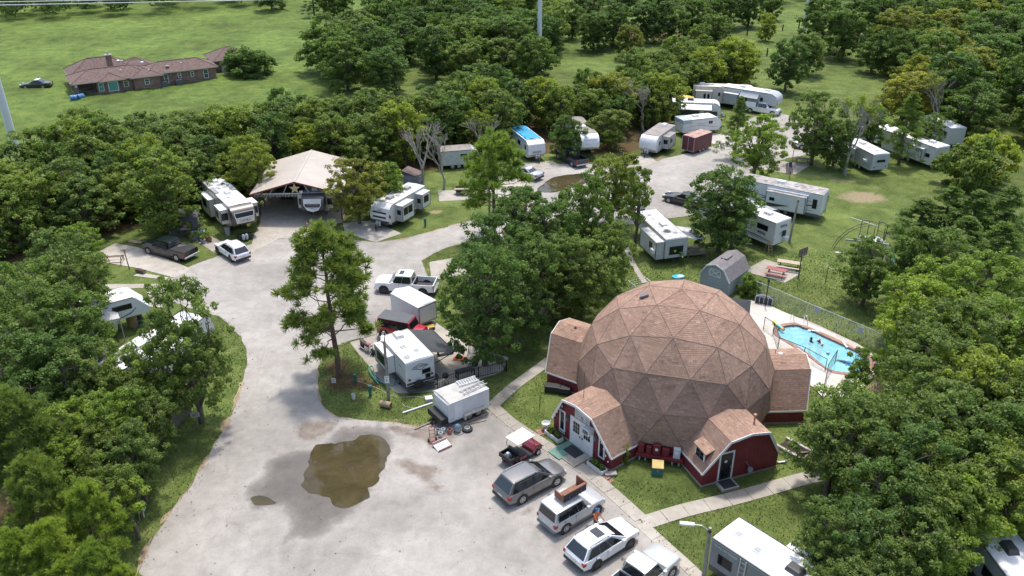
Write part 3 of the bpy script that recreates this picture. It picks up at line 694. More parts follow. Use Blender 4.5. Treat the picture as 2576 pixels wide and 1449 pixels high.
def make_broad(seed, H=9.0, R_=3.4, crown0=0.28, n_lobe=9, n_clump=95, n_per=100, size=0.30, sparse=0.0, shape=1.0, cs=(.13, .25)):
    rng = np.random.default_rng(seed); mb = MB(); tw = mb; cz = H*(crown0+1)/2; hz = H*(1-crown0)/2
    lob = []; 
    for i in range(n_lobe):
        a = 2*math.pi*(i+rng.random()*0.7)/n_lobe*2.4; f = (i+0.5)/n_lobe
        z = cz+hz*(-0.84+1.5*f)*shape; w = math.sqrt(max(0.05, 1-(abs(z-cz)/hz)**2))
        rr = R_*w*rng.uniform(0.35, 0.68); lob.append((np.array([rr*math.cos(a), rr*math.sin(a), z]), R_*rng.uniform(0.36, 0.52)))
    lob.append((np.array([0, 0, cz+hz*0.55]), R_*0.48)); lob.append((np.array([0, 0, cz]), R_*0.5))
    cl = []; cr = []
    tries = 0
    while len(cl) < n_clump and tries < 5000:
        tries += 1
        c, r = lob[rng.integers(len(lob))]; d = unit(rng.normal(size=3)+np.array([0, 0, 0.3])); p = c+d*r*rng.uniform(0.78, 1.22)*np.array([1, 1, 0.9])
        if any(np.linalg.norm((p-c2)) < r2*0.6 for c2, r2 in lob): continue
        if p[2] > H or p[2] < H*crown0*0.75: continue
        cl.append(p); cr.append(R_*rng.uniform(*cs))
    cl = np.array(cl); cr = np.array(cr)
    # main stem and limbs
    th = H*0.021+0.05; top = Vector((rng.normal()*0.3, rng.normal()*0.3, cz+hz*0.3))
    st = limb(mb, (0, 0, -0.15), top, th, th*0.35, rng, 8, 6, 0.03)
    for c, r in lob:
        s = st[min(len(st)-2, max(1, int(len(st)*(0.25+0.5*rng.random()))))]
        if s.z > c[2]-0.2: s = st[2]
        pts = limb(mb, s, c, th*0.42, th*0.14, rng, 6, 4, 0.12)
        for q in range(6):
            j = np.argsort(np.linalg.norm(cl-c, axis=1))[:8]; e = cl[j[rng.integers(len(j))]]
            limb(mb, pts[-1-rng.integers(2)], e, th*0.14, th*0.04, rng, 4, 3, 0.12)
    for q in range(16):   # bare pale twigs poking out
        e = cl[rng.integers(len(cl))]; c0 = np.array([0, 0, cz]); limb(tw, e*.8+c0*.2, e+unit(e-c0)*R_*rng.uniform(.08, .22)+rng.normal(size=3)*.15, .02, .008, rng, 4, 3, .2)
    V, F, T = leaves(cl, cr, n_per, size, rng)
    # stray leaves between the clumps
    if sparse == 0:
        j = rng.integers(len(cl), size=40); V2, F2, T2 = leaves(cl[j]*np.array([1, 1, 1])+rng.normal(size=(40, 3))*R_*0.12, np.full(40, R_*0.2), max(8, n_per//6), size, rng)
        F2 = F2+len(V); V = np.concatenate([V, V2]); F = np.concatenate([F, F2]); T = np.concatenate([T, T2])
    return mb.mesh('trunk', BARK, 179), np_mesh('crown', V, F, LEAF, T), H, R_
def make_pine(seed, H=12.0, R_=3.4, crown0=0.3, n_br=46, tufts=9, blades=46, ln=0.42, wd=0.030):
    rng = np.random.default_rng(seed); mb = MB(); th = 0.21
    st = limb(mb, (0, 0, -0.15), (rng.normal()*0.25, rng.normal()*0.25, H*0.97), th, 0.04, rng, 8, 9, 0.012)
    P = []; D = []
    for i in range(n_br):
        f = (i+rng.random())/n_br; z = H*(crown0+(0.97-crown0)*f); a = i*2.4+rng.normal()*0.4
        prof = (1-f)**0.55*(0.72+0.5*rng.random())*(0.55+0.45*min(1, f*4+0.25)); L = max(0.5, R_*prof)
        k = min(len(st)-2, int(z/H*(len(st)-1))); s = st[k].lerp(st[k+1], z/H*(len(st)-1)-k)
        e = s+Vector((math.cos(a)*L, math.sin(a)*L, L*(0.05+0.4*f)+rng.normal()*0.15))
        pts = limb(mb, s, e, 0.055*(1-f*0.5), 0.015, rng, 5, 4, 0.07)
        for q in range(tufts if L > 1 else 4):
            t = 0.58+0.42*rng.random()**0.7; x = pts[0].lerp(pts[-1], t); off = Vector(rng.normal(size=3))*0.34*(0.4+t*0.6); off.z = abs(off.z)*0.8
            tip = x+off+ (e-s).normalized()*0.1; mb.bar(x, tip, 0.02)
            P.append(tip); D.append((off.normalized()*0.8+(e-s).normalized()*0.7+Vector((0, 0, 0.55))).normalized())
    for q in range(10): P.append(st[-1]+Vector(rng.normal(size=3))*0.25); D.append(Vector((0, 0, 1)))
    P = np.array(P); D = np.array(D); k = len(P)
    p = np.repeat(P, blades, 0); d = np.repeat(D, blades, 0)
    v = unit(d*0.75+rng.normal(size=p.shape)*0.75); s = ln*(0.6+0.6*rng.random(len(p)))[:, None]
    side = unit(np.cross(v, rng.normal(size=p.shape)))*wd
    base = p-d*0.10*rng.random(len(p))[:, None]
    V = np.stack([base-side*0.6, base+side*0.6, base+v*s+side*0.5, base+v*s-side*0.5], 1).reshape(-1, 3); F = np.arange(len(V)).reshape(-1, 4)
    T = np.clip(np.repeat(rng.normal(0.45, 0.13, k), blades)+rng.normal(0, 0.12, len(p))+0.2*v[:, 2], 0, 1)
    return mb.mesh('trunk', PBARK, 179), np_mesh('crown', V, F, NEEDLE, np.repeat(T, 4)), H, R_
def make_cedar(seed, H=9.0, R_=2.6, n=150, n_per=95, size=0.2):
    rng = np.random.default_rng(seed); mb = MB(); st = limb(mb, (0, 0, -0.15), (0.1, 0, H*0.95), 0.2, 0.03, rng, 7, 6, 0.02)
    cl = []; cr = []
    for i in range(n):
        f = rng.random()**0.8; z = H*(0.14+0.84*f); a = rng.random()*6.283; lean = 1+0.35*math.sin(a*3+seed+f*5)
        L = R_*(1-f)**0.7*lean*rng.uniform(0.45, 1.0); p = np.array([L*math.cos(a), L*math.sin(a), z-0.12*L]); cl.append(p); cr.append(rng.uniform(0.3, 0.62)*(1.1-f*0.5))
        if i % 3 == 0: mb.tube([Vector((0, 0, z-0.2)), Vector(p)], [0.035, 0.01], 4, False)
    V, F, T = leaves(np.array(cl), np.array(cr), n_per, size, rng, 0.2, 0.4, 0.5)
    return mb.mesh('trunk', BARK, 179), np_mesh('crown', V, F, LEAF, T*0.85), H, R_
def make_dead(seed, H=8.0, R_=2.4, depth=5, leaf=0):
    rng = np.random.default_rng(seed); mb = MB(); tips = []
    def grow(p, d, L, r, k):
        e = p+d*L; m = p.lerp(e, 0.5)+Vector(rng.normal(size=3))*L*0.07
        mb.tube([p, m, e], [r, r*0.85, r*0.68], 5 if k > 2 else 4, False)
        if k == 0: tips.append(e); return
        nb = 3 if k > 1 else 2
        for i in range(nb):
            a = Vector(rng.normal(size=3)); a = (a-d*a.dot(d)).normalized(); sp = rng.uniform(0.22, 0.6)
            nd = (d+a*sp+Vector((0, 0, 0.22))).normalized(); grow(e if i else m.lerp(e, 0.6), nd, L*rng.uniform(0.62, 0.85), r*0.62, k-1)
    grow(Vector((0, 0, -0.1)), Vector((0.05, 0.03, 1)).normalized(), H*0.30, H*0.017+0.05, depth)
    me = mb.mesh('trunk', GBARK, 179); cr = None
    if leaf:
        t = np.array(tips)[rng.integers(len(tips), size=leaf)]; V, F, T = leaves(t, np.full(leaf, 0.5), 40, 0.24, rng); cr = np_mesh('crown', V, F, LEAF, T)
    return me, cr, H, R_

scatter()
K = {}
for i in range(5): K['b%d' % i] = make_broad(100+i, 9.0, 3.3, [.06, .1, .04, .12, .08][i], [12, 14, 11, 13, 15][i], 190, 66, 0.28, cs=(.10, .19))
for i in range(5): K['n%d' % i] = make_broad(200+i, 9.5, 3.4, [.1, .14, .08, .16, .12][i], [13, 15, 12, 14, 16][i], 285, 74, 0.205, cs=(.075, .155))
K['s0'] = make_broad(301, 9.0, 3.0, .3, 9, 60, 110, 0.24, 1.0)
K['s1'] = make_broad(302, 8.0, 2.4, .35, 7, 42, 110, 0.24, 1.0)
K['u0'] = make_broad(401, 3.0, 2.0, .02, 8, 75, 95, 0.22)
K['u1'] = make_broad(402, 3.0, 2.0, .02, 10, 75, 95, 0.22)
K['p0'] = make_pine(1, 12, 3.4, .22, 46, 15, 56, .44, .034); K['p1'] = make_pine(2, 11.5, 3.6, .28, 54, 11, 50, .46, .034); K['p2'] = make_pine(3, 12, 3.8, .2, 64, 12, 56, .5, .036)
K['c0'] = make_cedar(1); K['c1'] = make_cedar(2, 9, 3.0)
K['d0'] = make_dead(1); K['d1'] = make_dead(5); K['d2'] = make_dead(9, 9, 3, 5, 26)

GREEN = (1, 1, 1); DEEP = (0.74, 0.85, 0.82); YEL = (1.4, 1.25, 0.75); OLIVE = (1.4, 1.08, 0.8); DARK = (0.64, 0.75, 0.74); LIME = (1.3, 1.3, 0.9); BLUE = (0.85, 0.95, 1.25); BROWNISH = (1.15, 0.9, 0.75)
def tone_word(t): return 'yellow green' if t[0] > 1.25 and t[1] > 1.1 else 'olive' if t[0] > t[1]*1.1 else 'dark green' if t[1] < .8 else 'deep green' if t[1] < .92 else 'mid green'
ntree = 0
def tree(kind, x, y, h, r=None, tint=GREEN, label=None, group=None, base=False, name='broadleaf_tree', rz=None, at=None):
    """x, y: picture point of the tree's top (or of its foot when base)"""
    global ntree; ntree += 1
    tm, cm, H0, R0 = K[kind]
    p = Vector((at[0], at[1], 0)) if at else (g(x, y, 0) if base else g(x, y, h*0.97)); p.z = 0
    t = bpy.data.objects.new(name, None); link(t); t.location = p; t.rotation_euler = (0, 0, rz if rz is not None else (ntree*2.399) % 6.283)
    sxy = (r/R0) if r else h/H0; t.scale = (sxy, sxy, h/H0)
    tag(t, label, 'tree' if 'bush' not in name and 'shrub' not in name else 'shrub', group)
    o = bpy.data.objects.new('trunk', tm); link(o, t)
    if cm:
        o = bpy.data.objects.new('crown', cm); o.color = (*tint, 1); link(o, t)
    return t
tree('p0', 852, 945, 12.9, 3.9, GREEN, 'tall lone pine on the grass island in the middle of the lot', base=True, name='pine_tree')
tree('p1', 1241, 600, 11.6, 3.9, LIME, 'pale green pine beside the upper lane with a bare lower trunk', base=True, name='pine_tree', rz=1.0)
tree('n0', 508, 1062, 11.2, 3.1, GREEN, 'leafy green tree reaching over the left edge of the lot', base=True)
tree('n1', 1219, 918, 10.6, 3.6, DEEP, 'large dense tree right of the black awning trailer', base=True)
tree('n2', 1296, 868, 10.0, 3.4, DEEP, 'dense tree behind the awning tree toward the dome', base=True)
tree('n3', 1322, 700, 9.3, 3.6, DEEP, 'round tree below the upper lane beside the tall pine', base=True)
tree('n4', 1466, 690, 10.6, 2.7, DEEP, 'tall narrow tree in the centre above the dome', base=True)
tree('n0', 1462, 800, 8.0, 3.1, GREEN, 'bright leafy tree left of the top of the dome', base=True, rz=2.0)
tree('n1', 1400, 728, 9.0, 3.1, DEEP, 'leafy tree filling the middle clump right of the round one', base=True)
tree('n3', 1378, 812, 8.2, 3.0, GREEN, 'leafy tree before the hidden white trailer', base=True, rz=1)
tree('n4', 1250, 775, 9.2, 3.2, DEEP, 'leafy tree above the white cargo trailer', base=True)
tree('n0', 1525, 735, 7.2, 2.4, GREEN, 'small leafy tree right of the tall narrow one', base=True, rz=4)
tree('n2', 1540, 560, 8.5, 2.9, (1.05, .95, .8), 'olive green young tree in front of the far puddle', base=True, rz=4)
tree('s1', 1597, 624, 9.0, 2.0, GREEN, 'thin sparse tree with a bare leader beside the banana fifth wheel', base=True)
tree('n1', 1806, 632, 9.2, 3.9, DEEP, 'broad tree shading the long white trailer by the hoop', base=True, rz=3)
tree('s0', 1840, 627, 7.0, 2.6, DEEP, 'slim tree just right of the broad tree over the long white trailer', base=True)
tree('n3', 1892, 462, 8.6, 3.4, LIME, 'bright green tree on the lawn corner beside the far road', base=True, rz=5)
tree('c0', 1846, 398, 8.6, 2.3, GREEN, 'dark cedar between the maroon trailer and the white pickup', base=True, name='cedar_tree')
tree('n4', 2040, 415, 9.8, 3.6, GREEN, 'large dark tree left of the grey bare one by the far sites', base=True, rz=1)
tree('b1', 2094, 428, 6.6, 2.6, DEEP, 'low leafy tree in front of the silver sided trailer', base=True)
tree('d2', 2126, 441, 10.5, 3.2, YEL, 'pale half bare tree leaning by the silver sided trailer', base=True, name='bare_tree')
tree('n3', 2178, 388, 7.0, 2.4, DEEP, 'leafy tree behind the silver sided trailer', base=True)
tree('n1', 2322, 398, 6.0, 2.2, GREEN, 'leafy tree at the rear of the long striped fifth wheel', base=True)
tree('c1', 2260, 414, 9.8, 3.3, (1.15, 1.15, .9), 'feathery cedar in front of the long striped fifth wheel', base=True, name='cedar_tree')
tree('d2', 2354, 345, 9.6, 3.4, OLIVE, 'pale bare tree with curling branches on the far right', base=True, name='bare_tree', rz=2)
tree('u0', 2425, 470, 6.2, 4.0, (1.1, 1.05, .9), 'big rounded bush at the end of the mown lawn', base=True, name='large_bush')
tree('u1', 2475, 455, 5.6, 3.2, YEL, 'yellowish bush right of the big rounded one', base=True, name='large_bush')
tree('n0', 2168, 768, 6.4, 2.6, DEEP, 'leaning young tree alone on the lawn beyond the pool fence', base=True, rz=.6)
tree('b2', 430, 592, 9.5, 3.9, (1.15, 1.12, .9), 'yellow green tree with two thin stems behind the dark pickup', base=True)
tree('n2', 228, 686, 5.6, 2.0, LIME, 'small bright tree left of the picnic frame', base=True)
tree('n3', 636, 520, 8.4, 3.0, (1.15, 1.05, .8), 'tree beside the left side of the carport', base=True)
tree('n4', 905, 562, 7.6, 3.3, BROWNISH, 'bronze green tree between the carport and the slide trailer', base=True)
tree('b3', 975, 530, 6.2, 2.2, LIME, 'small bright tree behind the slide trailer', base=True)
tree('d0', 1062, 476, 8.8, 2.9, GREEN, 'grey dead tree with a dense tangle of twigs beside the small shed', base=True, name='dead_tree')
tree('d1', 1116, 476, 7.6, 2.2, GREEN, 'thinner grey dead tree right of the tangled one', base=True, name='dead_tree')
tree('d1', 1215, 405, 6.0, 2.6, GREEN, 'dead tree showing above the tall pine at the wood edge', base=True, name='dead_tree', rz=1)
tree('d0', 1618, 330, 8.5, 3.3, GREEN, 'large grey dead tree at the wood edge above the grey roofed trailer', base=True, name='dead_tree', rz=2)
tree('b4', 1545, 182, 8.5, 3.3, OLIVE, 'olive brown tree left of the large grey dead tree')
tree('b1', 1530, 375, 5.5, 2.8, (1.05, .95, .8), 'olive tree between the two grey roofed trailers', base=True)
tree('b0', 1425, 400, 6.0, 2.3, DEEP, 'tree beside the dark blue pickup', base=True)
tree('u0', 640, 190, 5.2, 4.6, DEEP, 'large dark bush against the brick garage', base=True, name='large_bush')
tree('u1', 610, 188, 3.2, 3.0, DEEP, 'low bush spreading before the garage wall', base=True, name='large_bush')
tree('u0', 1882, 742, 2.1, 1.1, LIME, 'small shrub between the grey barn shed and the pool fence', base=True, name='garden_shrub')
tree('s1', 2150, 1035, 5.4, 1.5, LIME, 'sparse pale tree at the near end of the pool', base=True, rz=1)
tree('s0', 2110, 1175, 6.0, 3.2, LIME, 'spreading tree with bare white limbs over the old planter', base=True, rz=2.2)
tree('n1', 2078, 1246, 7.6, 3.0, GREEN, 'near tree with a dark leaning trunk beside the walk', base=True, rz=5.1)
for x, y, h, r, kd in ((685, 28, 9, 4, 'b0'), (792, 44, 9, 3.4, 'c0'), (832, 40, 8, 3, 'b2'), (862, 48, 8.4, 3.6, 'b4')):
    tree(kd, x, y, h, r, DARK, {685: 'leftmost dark tree in the meadow near the top edge', 792: 'dark narrow tree standing in the meadow', 832: 'dark tree behind the rightmost meadow tree', 862: 'rightmost of the lone dark trees in the meadow'}[x], base=True)
# right-hand mass by the pool and lawn
for k, (x, y, h, r, kd, ti) in enumerate([(2330, 590, 7.5, 3.0, 'n1', DEEP), (2400, 575, 8.5, 3.4, 'n2', GREEN), (2500, 640, 9, 3.6, 'n3', LIME), (2325, 665, 7.5, 2.8, 'n0', LIME), (2370, 720, 9, 3.6, 'n4', LIME), (2460, 760, 9, 3.6, 'n1', GREEN), (2555, 740, 9, 3.8, 'n2', LIME),
      (2335, 800, 8, 2.9, 'n3', GREEN), (2400, 850, 8.6, 3.4, 'n0', GREEN), (2490, 880, 9, 3.4, 'n4', YEL), (2580, 920, 9, 3.6, 'n1', GREEN), (2345, 935, 8, 2.9, 'n2', GREEN), (2420, 980, 8.6, 3.3, 'n3', GREEN), (2520, 1010, 8.6, 3.4, 'n0', DEEP), (2600, 1050, 8.6, 3.4, 'n4', GREEN), 
      (2270, 1040, 7.4, 2.8, 'n1', GREEN), (2350, 1070, 8.2, 3.1, 'n4', DEEP), (2450, 1100, 8.2, 3.1, 'n2', GREEN), (2550, 1140, 7.8, 2.8, 'n3', YEL), (2215, 1110, 6.8, 2.2, 's0', GREEN), (2275, 1170, 7.4, 2.7, 'n3', DEEP), (2370, 1190, 7.6, 2.8, 'n1', GREEN), (2460, 1200, 7.2, 2.5, 's0', LIME),
      (2120, 1290, 6.0, 2.0, 'n0', GREEN), (2170, 1270, 6.6, 2.5, 'n4', DEEP), (2280, 1290, 6.8, 2.5, 'n2', GREEN), (2370, 1310, 6.2, 2.1, 's0', LIME), (2150, 1395, 5.4, 1.9, 'n3', GREEN), (2225, 1405, 5.4, 1.9, 'n1', GREEN)]):
    tree(kd, x, y, h, r, ti, '%s tree %s the stand %s' % (tone_word(ti), 'at the right edge of' if x > 2480 else 'on the lawn side of' if x < 2340 else 'inside', 'beyond the pool' if y < 800 else 'right of the pool' if y < 1000 else 'right of the dome' if y < 1180 else 'above the bottom right trailers' if y < 1350 else 'over the bottom right trailers'), 'trees in the thick stand right of the dome', rz=k*1.7)
for k, (x, y, h, r) in enumerate([(2330, 500, 4.5, 3.6), (2400, 470, 6, 3.6), (2470, 480, 6.5, 3.8), (2550, 470, 7, 4), (2440, 545, 6, 3.6), (2530, 560, 7, 4.0)]):
    tree('c1' if k % 2 else 'c0', x, y, h, r, (.85, .95, .75), ['low dark cedar nearest the lawn on the right', 'dark cedar left of the tallest ones on the right', 'dark cedar in the middle of the right hand row', 'tall dark cedar at the right edge', 'dark cedar in front of the middle one on the right', 'front dark cedar at the right edge'][k], 'dark cedars at the right edge of the lawn', name='cedar_tree', rz=k)
# near left mass
for k, (x, y, h, r, kd, ti) in enumerate([(110, 600, 8.6, 3.2, 'n0', GREEN), (40, 650, 9, 3.4, 'n2', DEEP), (175, 640, 8, 3.0, 'n3', GREEN), (60, 730, 9, 3.4, 'n4', GREEN), (165, 740, 8.6, 3.4, 'n1', DEEP), (20, 850, 8, 3.0, 'n3', DEEP), (110, 870, 8, 3.0, 'n0', DEEP), (215, 870, 7.4, 2.7, 'n4', GREEN),
      (320, 890, 6.6, 2.2, 's0', GREEN), (390, 870, 7.4, 2.2, 's0', GREEN), (70, 980, 6.4, 2.4, 'n2', DEEP), (260, 990, 6.6, 2.3, 'n1', LIME), (345, 985, 6, 2.1, 'n3', GREEN), (180, 1010, 6, 2.2, 'n4', LIME), (300, 1070, 5.6, 2.0, 'n0', GREEN), (215, 1100, 5.6, 2.0, 'n2', GREEN), (330, 1110, 5, 1.7, 's0', GREEN), (260, 1180, 5, 1.8, 'n3', GREEN), (120, 1120, 5.6, 2.0, 'n1', LIME), (310, 1210, 4.6, 1.6, 's1', LIME), (60, 1080, 6, 2.2, 'n4', LIME)]):
    tree(kd, x, y, h, r, ti, '%s tree %s the left thicket %s' % (tone_word(ti), 'at the outer edge of' if x < 100 else 'on the road side of' if x > 230 else 'inside', 'above the white fifth wheel' if y < 700 else 'beside the white fifth wheel' if y < 860 else 'before the hidden trailer' if y < 1000 else 'behind the young pines' if x < 200 else 'beside the board fence'), 'trees in the near left thicket', rz=k*2.1)
for k, (x, y, h, r) in enumerate([(20, 990, 9, 2.4), (55, 1165, 7.8, 2.0), (195, 1235, 6.8, 1.7), (120, 1330, 6.4, 1.8), (235, 1375, 5.6, 1.5), (20, 1340, 6.0, 1.6), (150, 1420, 5.0, 1.5), (290, 1440, 4.2, 1.2)]):
    tree('p2', x, y, h, r, LIME if k > 1 else GREEN, ['tall pine at the left edge above the young pines', 'pine below the tall one at the left edge', 'rightmost upper young pine by the verge', 'bright young pine in the middle of the corner group', 'young pine nearest the road in the corner', 'young pine at the left edge of the corner', 'young pine at the bottom edge', 'smallest young pine by the road at the bottom'][k], 'pines in the bottom left corner', name='pine_tree', rz=k*1.3)

# woods filled tree by tree
def fill(poly, spacing, hrange, label, group, kinds, tints, seed, keep=None, rmul=0.40):
    rg = random.Random(seed); pts = []
    xs = [p[0] for p in poly]; ys = [p[1] for p in poly]; tries = 0; bad = 0
    while bad < 900:
        p = (rg.uniform(min(xs), max(xs)), rg.uniform(min(ys), max(ys)))
        if not inpoly(p[0], p[1], poly) or any((p[0]-q[0])**2+(p[1]-q[1])**2 < spacing**2 for q in pts): bad += 1; continue
        bad = 0; pts.append(p)
    pts.sort(key=lambda q: -q[1]); N_ = len(pts)
    for i, p in enumerate(pts):
        h = rg.uniform(*hrange); ti = rg.choice(tints); kd = rg.choice(kinds); fx = 1288+FPX*p[0]/(p[1]*_C+(CAM_H-5)*_S)
        seg = next((w_ for lim, w_ in keep if fx < lim), keep[-1][1]); row = ('at the back of', 'in the middle of', 'at the front of')[min(2, 3*i//N_)]
        tree(kd, 0, 0, h, h*rmul*rg.uniform(0.85, 1.15), ti, '%s tree %s %s %s' % (tone_word(ti), row, label, seg), group, at=p, rz=rg.uniform(0, 6.28))
    return len(pts)
B5 = ['b0', 'b1', 'b2', 'b3', 'b4']
def gp(x, y, z=0): return g2(x, y, z)
# belt behind the trailers: far edge from the crowns' skyline, near edge from the ground
belt = [gp(-260, 700), gp(60, 655), gp(300, 585), gp(520, 528), gp(640, 482), gp(660, 440), gp(840, 430), gp(900, 470), gp(1040, 432), gp(1120, 412), gp(1280, 368), gp(1310, 345), gp(1440, 340), gp(1570, 345), gp(1600, 335), gp(1650, 318), gp(1690, 300), gp(1740, 252), gp(1800, 240), gp(1850, 225),
        gp(1880, 125, 6), gp(1820, 105, 6), gp(1700, 92, 7), gp(1600, 112, 7), gp(1545, 172, 7), gp(1430, 198, 7), gp(1330, 180, 7), gp(1180, 175, 7), gp(1040, 215, 7), gp(880, 225, 7), gp(760, 232, 7), gp(640, 262, 7), gp(480, 280, 7), gp(330, 282, 7), gp(220, 285, 7), gp(120, 325, 7), gp(0, 350, 7), gp(-300, 380, 7)]
fill(belt, 3.35, (5.8, 8.8), 'the dense wood', 'trees of the wood behind the trailers', B5, [GREEN, GREEN, DEEP, (1.12, 1.1, .95), YEL, (.9, .9, .9)], 3, [(200, 'at the left edge'), (480, 'above the dark pickup'), (860, 'behind the carport'), (1130, 'by the dead trees'), (1400, 'behind the blue tarp'), (1640, 'behind the grey roofs'), (9999, 'by the yellow canopy')], 0.41)
wood2 = [gp(800, 240), gp(990, 250), gp(1010, 180), gp(1085, 180), gp(1100, 225), gp(1380, 212), gp(1390, 120), gp(1370, 60), gp(1290, 30), gp(1100, 25), gp(960, 70), gp(880, 130), gp(815, 190)]
fill(wood2, 5.9, (7.5, 10.5), 'the far copse', 'trees of the far copse', B5, [DEEP, DARK, (.8, .88, .8), GREEN], 5, [(1000, 'near the meadow'), (1200, 'left of the pole'), (1400, 'around the pole'), (9999, 'right of the pole')], 0.45)
hedge = [gp(-500, 66), gp(0, 52), gp(250, 44), gp(480, 30), gp(650, 14), gp(720, 0), gp(800, -25), gp(-600, -25)]
top = [gp(900, -30), gp(1050, 5), gp(1300, 20), gp(1500, 25), gp(1700, 12), gp(2000, 8), gp(2300, -5), gp(2700, -10), gp(2900, -70), gp(1900, -80), gp(850, -70)]
def mass(poly, spacing, hr, label, name, seed, tint):
    """a far wood that reads as one mass: one mesh"""
    rg = random.Random(seed); rng = np.random.default_rng(seed); pts = []; bad = 0
    xs = [p[0] for p in poly]; ys = [p[1] for p in poly]; Vs = []; Fs = []; Ts = []; n = 0; tk = MB()
    while bad < 500:
        p = (rg.uniform(min(xs), max(xs)), rg.uniform(min(ys), max(ys)))
        if not inpoly(p[0], p[1], poly) or any((p[0]-q[0])**2+(p[1]-q[1])**2 < spacing**2 for q in pts): bad += 1; continue
        bad = 0; pts.append(p)
    for p in pts:
        h = rg.uniform(*hr); d = unit(rng.normal(size=(46, 3))); r = h*.42
        c = d*np.array([r, r, h*.42])*(.6+.4*rng.random((46, 1)))+np.array([p[0], p[1], h*.54]); c[:, 2] = np.maximum(c[:, 2], .6)
        V, F, T = leaves(c, np.full(46, r*.33), 26, .6, rng); Vs.append(V); Fs.append(F+n); n += len(V); Ts.append(np.clip(T+rg.uniform(-.12, .1), 0, 1))
    me = np_mesh(name, np.concatenate(Vs), np.concatenate(Fs), LEAF, np.concatenate(Ts)); o = bpy.data.objects.new(name, me); o.color = (*tint, 1); link(o); tag(o, label, kind='stuff'); return len(pts)
print(mass(hedge, 7, (8, 11), 'dark far hedgerow along the top of the meadow', 'hedgerow', 6, (.6, .7, .68)), mass(top, 9, (9, 12), 'distant woodland along the top of the picture', 'distant_wood', 8, (.55, .66, .66)))
far_r = [gp(2240, 130), gp(2250, 200), gp(2265, 260), gp(2250, 330), gp(2340, 330), gp(2420, 370), gp(2560, 420), gp(2700, 430), gp(2760, 90), gp(2500, 60), gp(2300, 95)]
fill(far_r, 7.2, (8, 11), 'the far right wood', 'trees of the far right wood', B5, [DARK, DEEP, DEEP, OLIVE], 9, [(2250, 'beside the pasture'), (2420, 'beyond the bare trees'), (9999, 'at the right edge')], 0.46)
for k, (x, y, h, r, ti) in enumerate([(1440, 100, 8, 3, DEEP), (1492, 128, 8, 4, DARK), (1540, 120, 9, 4, DARK), (1585, 150, 7, 3, BROWNISH), (1625, 108, 9, 4, DARK), (1685, 110, 8.5, 4, DARK), (1738, 98, 9, 3.6, DARK), (1790, 85, 8.5, 3.4, DEEP), (1835, 75, 9, 3.6, DARK), (1880, 70, 9, 3.6, DARK), (1935, 52, 8, 3.0, DARK),
      (1800, 120, 7, 3, GREEN), (1752, 135, 6, 2.4, GREEN), (2062, 128, 11, 4.6, DARK), (2115, 150, 10, 4.4, DARK), (2155, 110, 11, 4.6, DARK), (2205, 92, 11, 4.8, DEEP), (2250, 70, 11, 5, DARK), (1975, 232, 9, 3.6, DEEP), (2030, 190, 8, 3.4, GREEN), (2190, 185, 7, 3.2, DEEP), (2260, 60, 10, 4, DARK), (2320, 48, 9, 4, DEEP), (2380, 70, 9, 4, OLIVE), (2440, 60, 10, 4.4, DARK), (2520, 50, 10, 4.6, DARK), (1925, 105, 6, 2.2, YEL), (1660, 60, 9, 4, DARK), (1560, 60, 9, 4, DARK), (1470, 70, 9, 4, DARK)]):
    tree(B5[k % 5], x, y, h, r, ti, '%s tree in the far pasture %s' % (tone_word(ti), 'near the dark soil' if x < 1650 else 'above the yellow canopy' if x < 1860 else 'left of the right pole' if x < 2050 else 'right of the right pole' if x < 2240 else 'in the far right corner'), 'trees of the far pasture', base=True)
print('trees', ntree)

# ================================================================== DOMED BUILDING
DC = Vector((11.865, 53.10, 2.44)); DR = 7.178; DROT = 0.0437
def m_shingle():
    m, t, b = new_mat('shingle')
    at = N(t, 'ShaderNodeAttribute', attribute_name='tone'); geo = t.nodes.new('ShaderNodeNewGeometry'); pos = geo.outputs['Position']
    c = ramp(t, [(0.0, (0.19, 0.12, 0.088)), (0.4, (0.29, 0.188, 0.140)), (0.7, (0.355, 0.236, 0.176)), (1.0, (0.45, 0.315, 0.238))], at.outputs['Fac']).outputs[0]
    n = noise_n(t, 0.35, 5, 0.65, pos, 0.5)
    c = mixc(t, c, ramp(t, [(0.3, 0.78), (0.7, 1.15)], n.outputs[0]).outputs[0], 0.9, 'MULTIPLY')
    # dark algae streaks running down the slopes
    mp = t.nodes.new('ShaderNodeMapping'); mp.inputs['Scale'].default_value = (0.9, 0.9, 0.22); t.links.new(pos, mp.inputs[0])
    n2 = noise_n(t, 1.0, 6, 0.72, mp.outputs[0], 0.3)
    c = mixc(t, c, (0.055, 0.045, 0.042), ramp(t, [(0.57, 0), (0.72, 0.5)], n2.outputs[0]).outputs[0])
    n3 = noise_n(t, 40, 2, 0.6, pos); c = mixc(t, c, ramp(t, [(0.3, 0.82), (0.7, 1.15)], n3.outputs[0]).outputs[0], 0.8, 'MULTIPLY')
    t.links.new(c, b.inputs['Base Color']); b.inputs['Roughness'].default_value = 0.92; b.inputs['Specular IOR Level'].default_value = 0.2
    bump_n(t, n3.outputs[0], 0.3, 0.01, b)
    return m
SHING = m_shingle()
def m_siding():
    m, t, b = new_mat('red_siding')
    tc = t.nodes.new('ShaderNodeTexCoord'); n = noise_n(t, 1.2, 5, 0.65, tc.outputs['Object'])
    n2 = noise_n(t, 14, 4, 0.7, tc.outputs['Object'])
    c = ramp(t, [(0.3, (0.135, 0.016, 0.022)), (0.7, (0.20, 0.026, 0.033))], n.outputs[0]).outputs[0]
    c = mixc(t, c, ramp(t, [(0.3, 0.8), (0.7, 1.2)], n2.outputs[0]).outputs[0], 0.6, 'MULTIPLY')
    t.links.new(c, b.inputs['Base Color']); b.inputs['Roughness'].default_value = 0.65
    return m
